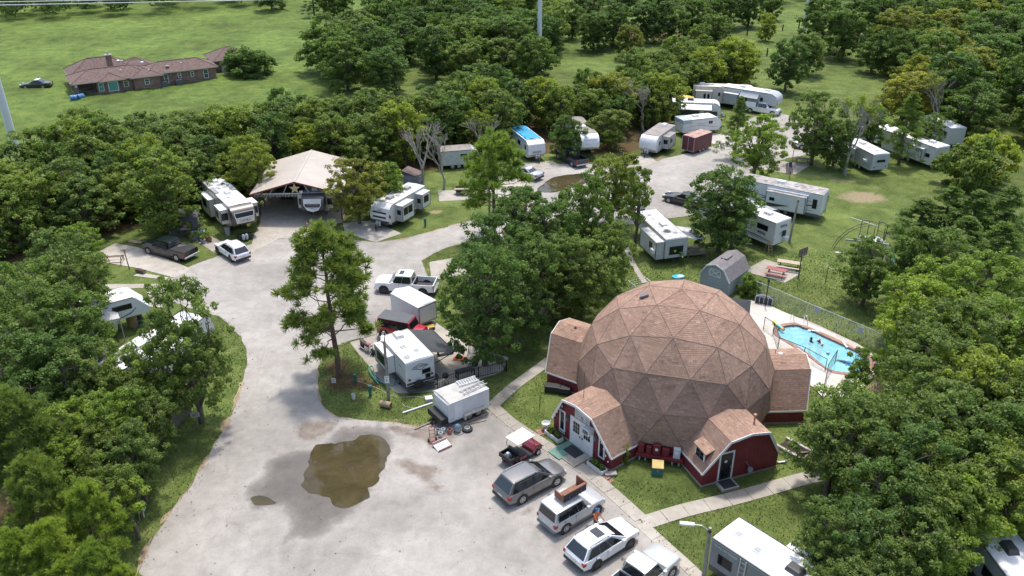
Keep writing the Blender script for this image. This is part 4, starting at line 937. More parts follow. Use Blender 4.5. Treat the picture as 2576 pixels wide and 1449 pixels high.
RED = m_siding()
WHITE = paint('white_trim', (0.72, 0.72, 0.71), 0.5, var=0.06, dirt=0.25, scale=2)
DGLASS = paint('dark_glass', (0.012, 0.014, 0.017), 0.12, var=0.3, scale=3, spec=0.3)
BLACK = paint('black_matt', (0.018, 0.018, 0.02), 0.55, var=0.3)
PALEC = paint('foundation', (0.33, 0.30, 0.27), 0.9, var=0.2, dirt=0.4)

def clip2(poly, a, b):
    """keep the part of poly left of the line a->b"""
    o = []; n = len(poly)
    def sd(p): return (b[0]-a[0])*(p[1]-a[1])-(b[1]-a[1])*(p[0]-a[0])
    for i in range(n):
        p, q = poly[i], poly[(i+1) % n]; s, e = sd(p), sd(q)
        if s >= 0: o.append(p)
        if (s >= 0) != (e >= 0): t = s/(s-e); o.append((p[0]+(q[0]-p[0])*t, p[1]+(q[1]-p[1])*t))
    return o
SH_V, SH_F, SH_T = [], [], []; SH_SINGLE = []
def shingle_face(P3, rng, exposure=0.145, tab=0.31, lift=0.016, base_tone=0.5):
    """courses of separate tabs over a flat convex roof face"""
    P3 = [Vector(p) for p in P3]; nrm = (P3[1]-P3[0]).cross(P3[2]-P3[0]).normalized()
    u = Vector((0, 0, 1)).cross(nrm)
    u = u.normalized() if u.length > 1e-3 else Vector((1, 0, 0))
    v = nrm.cross(u).normalized(); O = P3[0]
    poly = [((p-O).dot(u), (p-O).dot(v)) for p in P3]
    ar = sum(poly[i][0]*poly[(i+1) % len(poly)][1]-poly[(i+1) % len(poly)][0]*poly[i][1] for i in range(len(poly)))
    if ar < 0: poly = poly[::-1]
    v0 = min(p[1] for p in poly); v1 = max(p[1] for p in poly); u0 = min(p[0] for p in poly); u1 = max(p[0] for p in poly)
    r = 0; vv = v0
    while vv < v1:
        uu = u0-tab*rng.random()
        while uu < u1:
            w_ = tab*rng.uniform(0.85, 1.2); q = [(uu+0.005, vv+0.006), (uu+w_-0.005, vv+0.006), (uu+w_-0.005, vv+exposure+0.01), (uu+0.005, vv+exposure+0.01)]
            full = True
            for i in range(len(poly)):
                q2 = clip2(q, poly[i], poly[(i+1) % len(poly)])
                if q2 != q: full = False
                q = q2
                if len(q) < 3: break
            if len(q) >= 3:
                k = len(SH_V); tone = min(1, max(0, rng.gauss(base_tone, 0.11)))
                top = []
                for a, b in q:
                    f = 1-(b-vv)/exposure; top.append(O+u*a+v*b+nrm*(0.004+lift*max(0, f)))
                low = [O+u*a+v*b-nrm*0.01 for a, b in q]
                m = len(q); pts = top+low
                fs = [tuple(range(m))]+[((i+1) % m, i, i+m, (i+1) % m+m) for i in range(m)]
                cen = sum(top, Vector())/m
                SH_SINGLE.append(((cen-Vector((0, 0, CAM_H))).length if full and nrm.dot(Vector((0, 0, CAM_H))-cen) > 0 else 1e9, k, pts, fs, tone))
                SH_V.append(pts); SH_F.append(fs); SH_T.append(tone)
            uu += w_
        vv += exposure; r += 1

def ico3(freq=3):
    V = [(0, 0, 1)]; z = 1/math.sqrt(5); r = 2/math.sqrt(5)
    for i in range(5): V.append((r*math.cos(2*math.pi*i/5), r*math.sin(2*math.pi*i/5), z))
    for i in range(5): V.append((r*math.cos(2*math.pi*(i+.5)/5), r*math.sin(2*math.pi*(i+.5)/5), -z))
    V.append((0, 0, -1)); fs = []
    for i in range(5):
        j = (i+1) % 5; fs += [(0, 1+i, 1+j), (1+i, 6+i, 1+j), (6+i, 6+j, 1+j)]
    T = []
    for a, b, c in fs:
        A, B, D = V[a], V[b], V[c]
        def p(i, j):
            k = freq-i-j; return Vector([(A[t]*k+B[t]*i+D[t]*j)/freq for t in range(3)]).normalized()
        for i in range(freq):
            for j in range(freq-i):
                T.append((p(i, j), p(i+1, j), p(i, j+1)))
                if i+j < freq-1: T.append((p(i+1, j), p(i+1, j+1), p(i, j+1)))
    M = Matrix.Rotation(DROT, 3, 'Z'); o = []
    for t in T:
        q = [DC+(M @ v)*DR for v in t]
        if (q[1]-q[0]).cross(q[2]-q[0]).dot(sum(q, Vector())/3-DC) < 0: q = [q[0], q[2], q[1]]
        o.append(q)
    return o
def build_dome():
    e = thing('domed_building', 'geodesic domed hall with brown shingles and red gabled wings beside the lot', 'building', (0, 0, 0))
    rg = random.Random(4); UND = paint('roof_underlay', (0.075, 0.05, 0.042), 0.95)
    zb_ = DC.z-0.18*DR; edges = {}
    key = lambda p: (round(p.x, 2), round(p.y, 2), round(p.z, 2))
    for q in ico3():
        zc_ = sum(p.z for p in q)/3
        if min(p.z for p in q) < zb_-0.25: continue
        for p in q:
            if abs(p.z-zb_) < 0.3: p.z = max(p.z, 1.08)
        mb = MB(); n = (q[1]-q[0]).cross(q[2]-q[0]).normalized()
        mb.add(q+[p-n*0.12 for p in q], [(0, 1, 2), (5, 4, 3), (0, 3, 4, 1), (1, 4, 5, 2), (2, 5, 3, 0)]); mb.obj('roof_panel', UND, e)
        shingle_face(q, rg, base_tone=rg.uniform(0.46, 0.54))
        for i in range(3):
            a, b = q[i], q[(i+1) % 3]; k_ = tuple(sorted((key(a), key(b)))); edges.setdefault(k_, [a, b, []])[2].append(n)
    # raised caps where two faces meet
    cap = MB()
    for a, b, ns in edges.values():
        if len(ns) < 2: continue
        n = (ns[0]+ns[1]).normalized(); d = (b-a).normalized(); L = (b-a).length; m = int(L/0.26)
        for i in range(m):
            s0, s1 = a+d*(L*i/m), a+d*(L*(i+1)/m+0.03)
            l = [n.cross(d).normalized()]; s = l[0]; h0, h1 = 0.020, 0.030
            w_ = 0.028
            cap.add([s0+n*(h0+.006), s1+n*(h1+.006), s0+s*w_+n*(h0-.006), s1+s*w_+n*(h1-.006), s0-s*w_+n*(h0-.006), s1-s*w_+n*(h1-.006)], [(0, 1, 3, 2), (1, 0, 4, 5), (1, 5, 3), (0, 2, 4)])
    CAPM = paint('ridge_cap', (0.205, 0.136, 0.108), 0.95, var=0.35, scale=3)
    cap.obj('ridge_caps', CAPM, e, kind='stuff')
    # base wall between the wings
    wl = MB(); pts = []
    for i in range(60):
        a = 2*math.pi*i/60; pts.append((DC.x+6.92*math.cos(a), DC.y+6.92*math.sin(a)))
    wl.prism(pts, -0.05, 1.12); wl.obj('base_wall', RED, e)
    fw = MB(); fw.prism([(DC.x+(x-DC.x)*1.008, DC.y+(y-DC.y)*1.008) for x, y in pts], -0.05, 0.16); fw.obj('foundation', PALEC, e)
    # five wings
    for k in range(5):
        az = DROT+2*math.pi*k/5; ax = Vector((math.cos(az), math.sin(az), 0)); la = Vector((-math.sin(az), math.cos(az), 0)); C0 = Vector((DC.x, DC.y, 0))
        P = lambda d, s, z: C0+ax*d+la*s+Vector((0, 0, z))
        din, df = 5.2, 9.05; EZ, KZ, RZ = 1.16, 3.66, 4.02; ew, kw = 2.98, 1.45
        oe, ok, orr = 0.06, 0.55, 0.68
        faces = [[P(din, -ew, EZ), P(df+oe, -ew, EZ), P(df+ok, -kw, KZ), P(din, -kw, KZ)], [P(din, -kw, KZ), P(df+ok, -kw, KZ), P(df+orr, 0, RZ), P(din, 0, RZ)],
                 [P(din, 0, RZ), P(df+orr, 0, RZ), P(df+ok, kw, KZ), P(din, kw, KZ)], [P(din, kw, KZ), P(df+ok, kw, KZ), P(df+oe, ew, EZ), P(din, ew, EZ)]]
        for f in faces:
            n = (f[1]-f[0]).cross(f[2]-f[0]).normalized()
            if n.z < 0: f.reverse(); n = (f[1]-f[0]).cross(f[2]-f[0]).normalized()
            mb = MB(); mb.add(f+[p-n*0.09 for p in f], [(0, 1, 2, 3), (7, 6, 5, 4), (0, 4, 5, 1), (1, 5, 6, 2), (2, 6, 7, 3), (3, 7, 4, 0)]); mb.obj('wing_roof', UND, e)
            if k != 1:
                # leave the part inside the dome bare
                shingle_face(f, rg, base_tone=0.55 if n.z > 0.8 else 0.46)
        # walls
        M = Matrix.Translation(C0) @ Matrix.Rotation(az, 4, 'Z')
        wall = MB(); wall.front([(-2.9, -0.05), (2.9, -0.05), (2.9, 1.14), (1.40, 3.55), (0, 3.92), (-1.40, 3.55), (-2.9, 1.14)], df-0.1, df)
        wall.box(4.5, df-0.1, -2.9, -2.8, -0.05, 1.12); wall.box(4.5, df-0.1, 2.8, 2.9, -0.05, 1.12)
        wall.v = [tuple(M @ Vector(v)) for v in wall.v]; wall.obj('wing_wall', RED, e)
        fb = MB(); fb.box(4.5, df+0.03, -2.93, 2.93, -0.05, 0.13); fb.v = [tuple(M @ Vector(v)) for v in fb.v]; fb.obj('foundation', PALEC, e)
        if k in (0, 2, 3, 4):
            # vertical battens of the siding
            for i in range(-9, 10):
                s = i*0.305; top = 1.10+(2.9-abs(s))*1.55 if abs(s) > 1.40 else 3.4+(1.4-abs(s))*0.25
                b_ = MB(); b_.box(df, df+0.012, s-0.012, s+0.012, 0.14, top-0.1); b_.v = [tuple(M @ Vector(v)) for v in b_.v]; b_.obj('siding_batten', RED, e)
        # fascia
        fa = MB(); q = [P(df+oe, -ew-.02, EZ-.02), P(df+ok, -kw, KZ), P(df+orr, 0, RZ), P(df+ok, kw, KZ), P(df+oe, ew+.02, EZ-.02)]
        for i in range(4): fa.bar(q[i]+ax*0.03-Vector((0, 0, .07)), q[i+1]+ax*0.03-Vector((0, 0, .07)), 0.05, 0.17, up=ax.cross(q[i+1]-q[i]))
        fa.obj('fascia', WHITE, e)
        for s in (-1, 1):
            ev = MB(); ev.bar(P(6.35, s*(ew+.015), EZ-.06), P(df+oe, s*(ew+.015), EZ-.06), 0.035, 0.13); ev.obj('eave_board', WHITE, e)
        if k == 3: door_wing(e, M, df)
        if k == 4: side_wing(e, M, df)
        if k == 0:
            v_ = MB(); v_.tube([P(7.6, .5, 3.9), P(7.6, .5, 4.25)], 0.05, 8); v_.obj('vent_pipe', WHITE, e)
            v_ = MB(); v_.lathe([(0.17, 0), (0.17, .12), (0.05, .2)], 10, P(7.9, .25, 3.9)); v_.obj('roof_vent', WHITE, e)
        if k == 2:
            v_ = MB(); v_.lathe([(0.10, 0), (0.10, .2), (0.05, .26)], 10, P(8.2, .2, 3.9)); v_.obj('vent_pipe', paint('vent_brown', (.2, .1, .07), .8), e)
    # a skylight, meters, bench
    d = Vector((-0.36, 0.02, .93)).normalized(); p = DC+d*(DR-0.09); zax = d; xa = Vector((1, 0, 0)).cross(zax).normalized()
    Mx = Matrix.Translation(p) @ d.to_track_quat('Z', 'Y').to_matrix().to_4x4()
    b_ = MB(); b_.box(-.22, .22, -.3, .3, -.05, .10, Mx); b_.obj('roof_vent', paint('vent_grey', (.16, .14, .15), .6), e)
    # single shingles nearest the viewer, the rest joined
    SH = sorted(SH_SINGLE, key=lambda s: s[0])[:300]; used = set(s[1] for s in SH); single = set(id(s[2]) for s in SH)
    for s in SH:
        me = bpy.data.meshes.new('shingle'); c = sum(s[2], Vector())/len(s[2])
        me.from_pydata([tuple(p-c) for p in s[2]], [], s[3]); me.materials.append(SHING)
        a = me.attributes.new('tone', 'FLOAT', 'POINT'); a.data.foreach_set('value', [s[4]]*len(s[2]))
        o = bpy.data.objects.new('shingle', me); link(o, e); o.location = c
    V = []; Fa = []; T = []
    for pts, fs, tn in zip(SH_V, SH_F, SH_T):
        if id(pts) in single: continue
        o_ = len(V); V += [tuple(p) for p in pts]; T += [tn]*len(pts); Fa += [tuple(i+o_ for i in f) for f in fs]
    me = bpy.data.meshes.new('shingles'); me.from_pydata(V, [], Fa); me.materials.append(SHING)
    a = me.attributes.new('tone', 'FLOAT', 'POINT'); a.data.foreach_set('value', T)
    o = bpy.data.objects.new('shingles', me); link(o, e); tag(o, kind='stuff')
    return e
def tr(mb, M): mb.v = [tuple(M @ Vector(v)) for v in mb.v]; return mb
def door_wing(e, M, df):
    """white double doors, tall windows, sign and air conditioner"""
    x = df
    fr = MB(); fr.box(x, x+.05, -1.16, -1.05, .1, 2.36); fr.box(x, x+.05, 1.05, 1.16, .1, 2.36); fr.box(x, x+.05, -1.05, 1.05, 2.26, 2.36); tr(fr, M).obj('door_frame', WHITE, e)
    for s in (-1, 1):
        d_ = tr(MB().box(x, x+.035, min(s*.012, s*1.05), max(s*.012, s*1.05), .1, 2.26), M).obj('door', WHITE, e)
        gl = MB()
        for i in range(3):
            for j in range(3): gl.box(x+.035, x+.042, s*.53-.33+i*.22+.015, s*.53-.33+i*.22+.205, 1.15+j*.3+.015, 1.15+j*.3+.285)
        tr(gl, M).obj('door_panes', DGLASS, d_)
        tr(MB().box(x+.035, x+.09, s*.08, s*.16, .98, 1.1), M).obj('door_handle', BLACK, d_)
    for s in (-1, 1):
        w_ = tr(MB().box(x, x+.05, s*1.98-.3, s*1.98+.3, .55, 2.25), M).obj('window', WHITE, e)
        tr(MB().box(x+.05, x+.056, s*1.98-.18, s*1.98+.18, .68, 2.13), M).obj('pane', DGLASS, w_)
        # wall lantern
        tr(MB().box(x, x+.22, s*1.42-.1, s*1.42+.1, 1.78, 2.06), M).obj('wall_lantern', paint('lantern_grey', (.14, .15, .15), .5), e)
    s = tr(MB().box(x, x+.03, -.75, .72, 2.42, 3.15), M).obj('notice_board', paint('sign_white', (.62, .62, .6), .5, dirt=.5), e)
    INK = paint('sign_ink', (.03, .03, .035), .6)
    RX = lambda yy, zz, xx: M @ Matrix.Translation((xx, yy, zz)) @ Matrix.Rotation(math.pi/2, 4, 'Z') @ Matrix.Rotation(math.pi/2, 4, 'X')
    pr = MB()
    for i in range(5): pr.box(x+.03, x+.033, -.68, -.68+.42-.05*(i % 3), 2.95-.1*i, 2.985-.1*i); pr.box(x+.03, x+.033, .3, .3+.3+.05*(i % 2), 2.9-.1*i, 2.935-.1*i)
    pr.box(x+.03, x+.033, -.66, -.5, 3.02, 3.1); pr.box(x+.03, x+.033, .35, .6, 2.98, 3.08); pr.box(x+.03, x+.033, -.12, .12, 2.5, 2.8)
    tr(pr, M).obj('faded_print', paint('faded_ink', (.3, .3, .32), .7), s)
    mg = tr(MB().box(x+.052, x+.06, -2.3, -1.66, .34, .6), M).obj('manager_sign', paint('sign_white', (.6, .6, .6), .5), e)
    text_obj('lettering', 'MANAGER', .13, paint('sign_blue', (.03, .08, .2), .5), mg, RX(-1.98, .47, x+.062))
    # window air conditioner
    ac = tr(MB().box(x, x+.55, .55, 1.2, 2.05, 2.5), M).obj('air_conditioner', WHITE, e, bevel=.02)
    tr(MB().box(x+.55, x+.56, .62, 1.13, 2.12, 2.43), M).obj('grille', paint('grille_grey', (.12, .13, .13), .6), ac)
    # scalloped light string under the fascia
    st = MB()
    for i in range(26):
        t = i/25; s_ = -2.9+5.8*t; z = 1.0+(2.9-abs(s_))*1.66 if abs(s_) > 1.42 else 3.46+(1.42-abs(s_))*.24
        st.box(x+.3, x+.34, s_-.03, s_+.03, z-.12+.04*math.sin(i*2.3), z)
    tr(st, M).obj('icicle_lights', WHITE, e)
def side_wing(e, M, df):
    """single black door with step, small dormer window"""
    x = df; y0 = -1.2
    fr = MB(); fr.box(x, x+.05, y0-.56, y0-.45, .12, 2.42); fr.box(x, x+.05, y0+.45, y0+.56, .12, 2.42); fr.box(x, x+.05, y0-.45, y0+.45, 2.3, 2.42); tr(fr, M).obj('door_frame', WHITE, e)
    d_ = tr(MB().box(x, x+.03, y0-.45, y0+.45, .12, 2.3), M).obj('door', paint('door_black', (.02, .02, .022), .4), e)
    tr(MB().box(x+.03, x+.036, y0-.3, y0+.3, .35, 2.1), M).obj('pane', DGLASS, d_); tr(MB().box(x+.03, x+.08, y0+.32, y0+.4, 1.05, 1.2), M).obj('door_handle', paint('steel', (.5, .5, .5), .3, .8), d_)
    sg = tr(MB().lathe([(0.11, 0), (.11, .004)], 14, (x+.037, y0-.05, 1.65), 'x'), M).obj('door_sticker', WHITE, d_)
    tr(MB().box(x+.02, x+1.0, y0-.7, y0+.55, -.05, .2), M).obj('door_step', PALEC, e, bevel=.02)
    tr(MB().box(x+.12, x+.9, y0-.55, y0+.4, .2, .215), M).obj('door_mat', paint('mat_dark', (.03, .03, .035), .9), e)
    # dormer on the slope that faces the door wing (local -y side)
    dm = MB(); yo = -2.62; dm.box(7.55, 8.75, yo, -1.2, 1.25, 2.45); tr(dm, M).obj('dormer', RED, e)
    rf = MB(); rf.add([(7.4, yo-.12, 2.42), (8.9, yo-.12, 2.42), (8.9, -1.3, 2.98), (7.4, -1.3, 2.98), (7.4, yo-.12, 2.36), (8.9, yo-.12, 2.36), (8.9, -1.3, 2.9), (7.4, -1.3, 2.9)], [(0, 1, 2, 3), (7, 6, 5, 4), (0, 4, 5, 1), (1, 5, 6, 2), (2, 6, 7, 3), (3, 7, 4, 0)]); tr(rf, M).obj('dormer_roof', SHING, e)
    rg = random.Random(2); shingle_face([M @ Vector((7.4, yo-.12, 2.425)), M @ Vector((8.9, yo-.12, 2.425)), M @ Vector((8.9, -1.3, 2.985)), M @ Vector((7.4, -1.3, 2.985))], rg, base_tone=.56)
    w_ = tr(MB().box(7.6, 8.7, yo-.05, yo, 1.28, 2.34), M).obj('window', WHITE, e)
    pn = MB()
    for i in range(2):
        for j in range(3): pn.box(7.72+i*.44, 7.72+i*.44+.42, yo-.056, yo-.05, 1.38+j*.3, 1.38+j*.3+.28)
    tr(pn, M).obj('pane', DGLASS, w_)
    # gas pipe
    tr(MB().tube([(x+.05, .35, 1.2), (x+.1, .35, 1.2), (x+.1, .6, .8), (x+.1, .6, .1)], .02, 6), M).obj('gas_pipe', paint('pipe_grey', (.3, .31, .3), .5), e)
    mt = tr(MB().lathe([(.02, -.16), (.16, -.14), (.18, 0), (.16, .14), (.02, .16)], 12, (x+.25, .62, .62)), M).obj('gas_meter', paint('meter_grey', (.25, .28, .28), .5), e, smooth=50)
    pv = tr(MB().tube([(8.6, 0.9, 3.75), (8.6, .9, 4.45)], .06, 10), M).obj('vent_pipe', paint('vent_copper', (.42, .19, .12), .6), e)
    tr(MB().lathe([(.12, 0), (.12, .1), (.06, .14)], 12, (8.6, .9, 4.42)), M).obj('vent_cap', paint('vent_copper', (.42, .19, .12), .6), pv)
DOME = build_dome()
def near_dome():
    """things standing round the building"""
    def dpt(az, d, z=0): a = R(az); return Vector((DC.x+d*math.cos(a), DC.y+d*math.sin(a), z))
    # meter cabinets on the base wall between the two front wings
    az = 254.5; M = Matrix.Translation((DC.x, DC.y, 0)) @ Matrix.Rotation(R(az), 4, 'Z')
    DRED = paint('cabinet_red', (.15, .018, .025), .5, var=.2)
    t = thing('bench_shelf', 'dark red shelf on posts carrying the meter cabinets', 'shelf', M @ Vector((7.25, 0, 0)), R(az))
    MB().box(-.22, .25, -1.55, 1.6, .42, .62).obj('board', DRED, t)
    for s in (-1.3, -.9, .9, 1.35): MB().box(-.05, .05, s-.05, s+.05, -.05, .42).obj('leg', paint('galvanised', (.42, .43, .43), .5), t)
    for k, (s, w_, h, mt, lb) in enumerate([(-1.25, .42, .72, DRED, 'leftmost dark red meter cabinet on the shelf'), (-.72, .36, .6, DRED, 'second dark red meter cabinet on the shelf'), (-.2, .52, .85, DRED, 'tallest dark red meter cabinet with a white tag'), (.4, .46, .62, DRED, 'plain dark red meter cabinet right of the tallest'), (1.15, .46, .8, paint('cabinet_grey', (.5, .53, .55), .45), 'light grey electric cabinet at the right end of the shelf')]):
        c = thing('meter_cabinet', lb, 'cabinet', M @ Vector((7.2, s, .62)), R(az), 'meter cabinets between the front wings')
        MB().box(-.12, .14, -w_/2, w_/2, 0, h).obj('case', mt, c, bevel=.02); MB().box(.14, .155, -w_/2+.05, w_/2-.05, .06, h-.1).obj('door', mt, c)
        if k in (2, 4): MB().box(.155, .16, -.09, .09, h*.45, h*.7).obj('tag', WHITE, c)
    # teal box with yellow lid
    p = g(1653, 1190); t = thing('storage_box', 'teal wooden box with a yellow lid on the grass by the meters', 'box', p, R(-8))
    TEAL = paint('teal_paint', (.045, .17, .19), .6, var=.25, dirt=.4); YL = paint('yellow_lid', (.55, .40, .12), .6, var=.2, dirt=.3)
    MB().box(-.34, .34, -.26, .26, 0, .62).obj('case', TEAL, t, bevel=.01); MB().add([(-.38, -.32, .60), (.38, -.32, .60), (.38, .3, .82), (-.38, .3, .82), (-.38, -.32, .66), (.38, -.32, .66), (.38, .3, .88), (-.38, .3, .88)], [(3, 2, 1, 0), (4, 5, 6, 7), (0, 1, 5, 4), (1, 2, 6, 5), (2, 3, 7, 6), (3, 0, 4, 7)]).obj('lid', YL, t)
    MB().box(-.05, .06, -.27, -.26, .3, .5).obj('sticker', paint('sticker', (.35, .2, .1), .6), t)
    # porch ramp
    az = 218.5; M3 = Matrix.Translation((DC.x, DC.y, 0)) @ Matrix.Rotation(DROT+2*math.pi*3/5, 4, 'Z')
    t = thing('door_ramp', 'concrete stoop with a green painted half before the double doors', 'ramp')
    tr(MB().box(9.1, 10.75, -.1, 1.1, -.05, .10), M3).obj('slab', CONC, t); tr(MB().box(9.1, 11.0, -1.25, -.1, -.05, .105), M3).obj('green_slab', paint('green_paint', (.07, .22, .17), .7, var=.2, dirt=.6, dirtcol=(.3, .3, .26)), t)
    tr(MB().box(9.2, 10.1, -.75, .5, .105, .12), M3).obj('rubber_mat', paint('mat_dark', (.03, .03, .035), .9), t)
    for s, lb in ((-2.25, 'white trough planter left of the double doors'), (2.15, 'white trough planter right of the double doors')):
        pl = thing('planter', lb, 'planter', M3 @ Vector((9.6, s, 0)), az and R(az), 'white planters by the doors')
        tr_ = MB(); tr_.box(-.25, .25, -.75, .75, 0, .34); tr_.obj('trough', paint('planter_white', (.66, .66, .64), .6, dirt=.4), pl, bevel=.02); MB().box(-.2, .2, -.7, .7, .34, .348).obj('soil', paint('soil', (.04, .03, .02), .95), pl)
        rg = np.random.default_rng(int(s*9)+50); c = np.stack([rg.uniform(-.15, .15, 22), rg.uniform(-.65, .65, 22), rg.uniform(.38, .62, 22)], 1)
        V, F, T = leaves(c, np.full(22, .14), 22, .16, rg); o = bpy.data.objects.new('plants', np_mesh('plants', V, F, LEAF, T)); o.color = (.6, .7, .6, 1); link(o, pl)
    # dark grill boxes by the left wing
    for (x, y), lb, sx in (((1391, 985), 'black storage chest against the left wing', .62), ((1421, 990), 'small black grill right of the storage chest', .4)):
        b_ = thing('storage_chest', lb, 'chest', g(x, y), R(-12)); MB().box(-sx, sx, -.3, .3, .12, .5).obj('case', BLACK, b_, bevel=.03); MB().box(-sx-.02, sx+.02, -.32, .32, .5, .6).obj('lid', BLACK, b_, bevel=.04)
        for i in (-1, 1):
            for j in (-1, 1): MB().box(i*sx*.85-.04, i*sx*.85+.04, j*.22-.04, j*.22+.04, 0, .12).obj('leg', BLACK, b_)
near_dome()

# ================================================================== OTHER BUILDINGS
def m_brick():
    m, t, b = new_mat('brick')
    tc = t.nodes.new('ShaderNodeTexCoord'); br = N(t, 'ShaderNodeTexBrick'); mp = t.nodes.new('ShaderNodeMapping')
    mp.inputs['Rotation'].default_value = (R(90), 0, 0); t.links.new(tc.outputs['Object'], mp.inputs[0]); t.links.new(mp.outputs[0], br.inputs['Vector'])
    br.inputs['Color1'].default_value = (.29, .155, .115, 1); br.inputs['Color2'].default_value = (.16, .095, .085, 1); br.inputs['Mortar'].default_value = (.30, .25, .22, 1)
    br.inputs['Scale'].default_value = 1.0; br.inputs['Brick Width'].default_value = .42; br.inputs['Row Height'].default_value = .14; br.inputs['Mortar Size'].default_value = .012
    n = noise_n(t, .8, 5, .6, tc.outputs['Object'])
    c = mixc(t, br.outputs[0], ramp(t, [(.3, .7), (.7, 1.25)], n.outputs[0]).outputs[0], .9, 'MULTIPLY')
    t.links.new(c, b.inputs['Base Color']); b.inputs['Roughness'].default_value = .9
    return m
BRICK = m_brick()
HROOF = paint('house_shingle', (.145, .098, .085), .95, var=.4, scale=2.5, bump=.5, bscale=6)
FASC = paint('house_fascia', (.42, .37, .32), .7)
WINW = paint('window_white', (.7, .72, .72), .5); TEALG = paint('teal_glass', (.10, .30, .27), .15, var=.2); GLASSB = paint('window_glass', (.05, .07, .085), .08, var=.3, spec=.8)
STEEL = paint('galvanised_steel', (.47, .49, .51), .45, .3, var=.1, scale=.6); WOOD = paint('old_wood', (.24, .19, .14), .85, var=.35, scale=3); RUST = paint('rust', (.19, .085, .045), .85, var=.4, scale=4)
def hip(e, x0, x1, y0, y1, ez, rz, mat, oh=.45, fascia=FASC):
    x0 -= oh; x1 += oh; y0 -= oh; y1 += oh; w_, d = x1-x0, y1-y0
    if w_ >= d: a, b = (x0+d/2*.95, (y0+y1)/2, rz), (x1-d/2*.95, (y0+y1)/2, rz)
    else: a, b = ((x0+x1)/2, y0+w_/2*.95, rz), ((x0+x1)/2, y1-w_/2*.95, rz)
    c = [(x0, y0, ez), (x1, y0, ez), (x1, y1, ez), (x0, y1, ez)]
    mb = MB()
    if w_ >= d: mb.add(c+[a, b], [(0, 1, 5, 4), (1, 2, 5), (2, 3, 4, 5), (3, 0, 4), (3, 2, 1, 0)])
    else: mb.add(c+[a, b], [(0, 1, 4), (1, 2, 5, 4), (2, 3, 5), (3, 0, 4, 5), (3, 2, 1, 0)])
    r = mb.obj('roof', mat, e)
    f = MB(); f.box(x0-.02, x1+.02, y0-.02, y0+.05, ez-.17, ez-.005); f.box(x0-.02, x1+.02, y1-.05, y1+.02, ez-.17, ez-.005); f.box(x0-.02, x0+.05, y0+.05, y1-.05, ez-.17, ez-.005); f.box(x1-.05, x1+.02, y0+.05, y1-.05, ez-.17, ez-.005); f.obj('fascia', fascia, r)
    rc = MB(); rc.bar((a[0], a[1], rz+.03), (b[0], b[1], rz+.03), .2, .06)
    for i, p in enumerate(c):
        q = a if (Vector(p)-Vector(a)).length < (Vector(p)-Vector(b)).length else b; rc.bar((p[0], p[1], p[2]+.02), (q[0], q[1], q[2]+.02), .18, .05)
    rc.obj('ridge_cap', paint('house_ridge', (.14, .095, .08), .95), r)
    return r
def win(e, x, z, w_, h, y, glass, bars=True):
    """window on a wall facing -y"""
    o = MB().box(x, x+w_, y-.05, y, z, z+h).obj('window', WINW, e)
    p = MB()
    if bars: p.box(x+.09, x+w_-.09, y-.06, y-.05, z+.08, z+h/2-.03); p.box(x+.09, x+w_-.09, y-.06, y-.05, z+h/2+.03, z+h-.08)
    else: p.box(x+.09, x+w_-.09, y-.06, y-.05, z+.08, z+h-.08)
    p.obj('pane', glass, o)
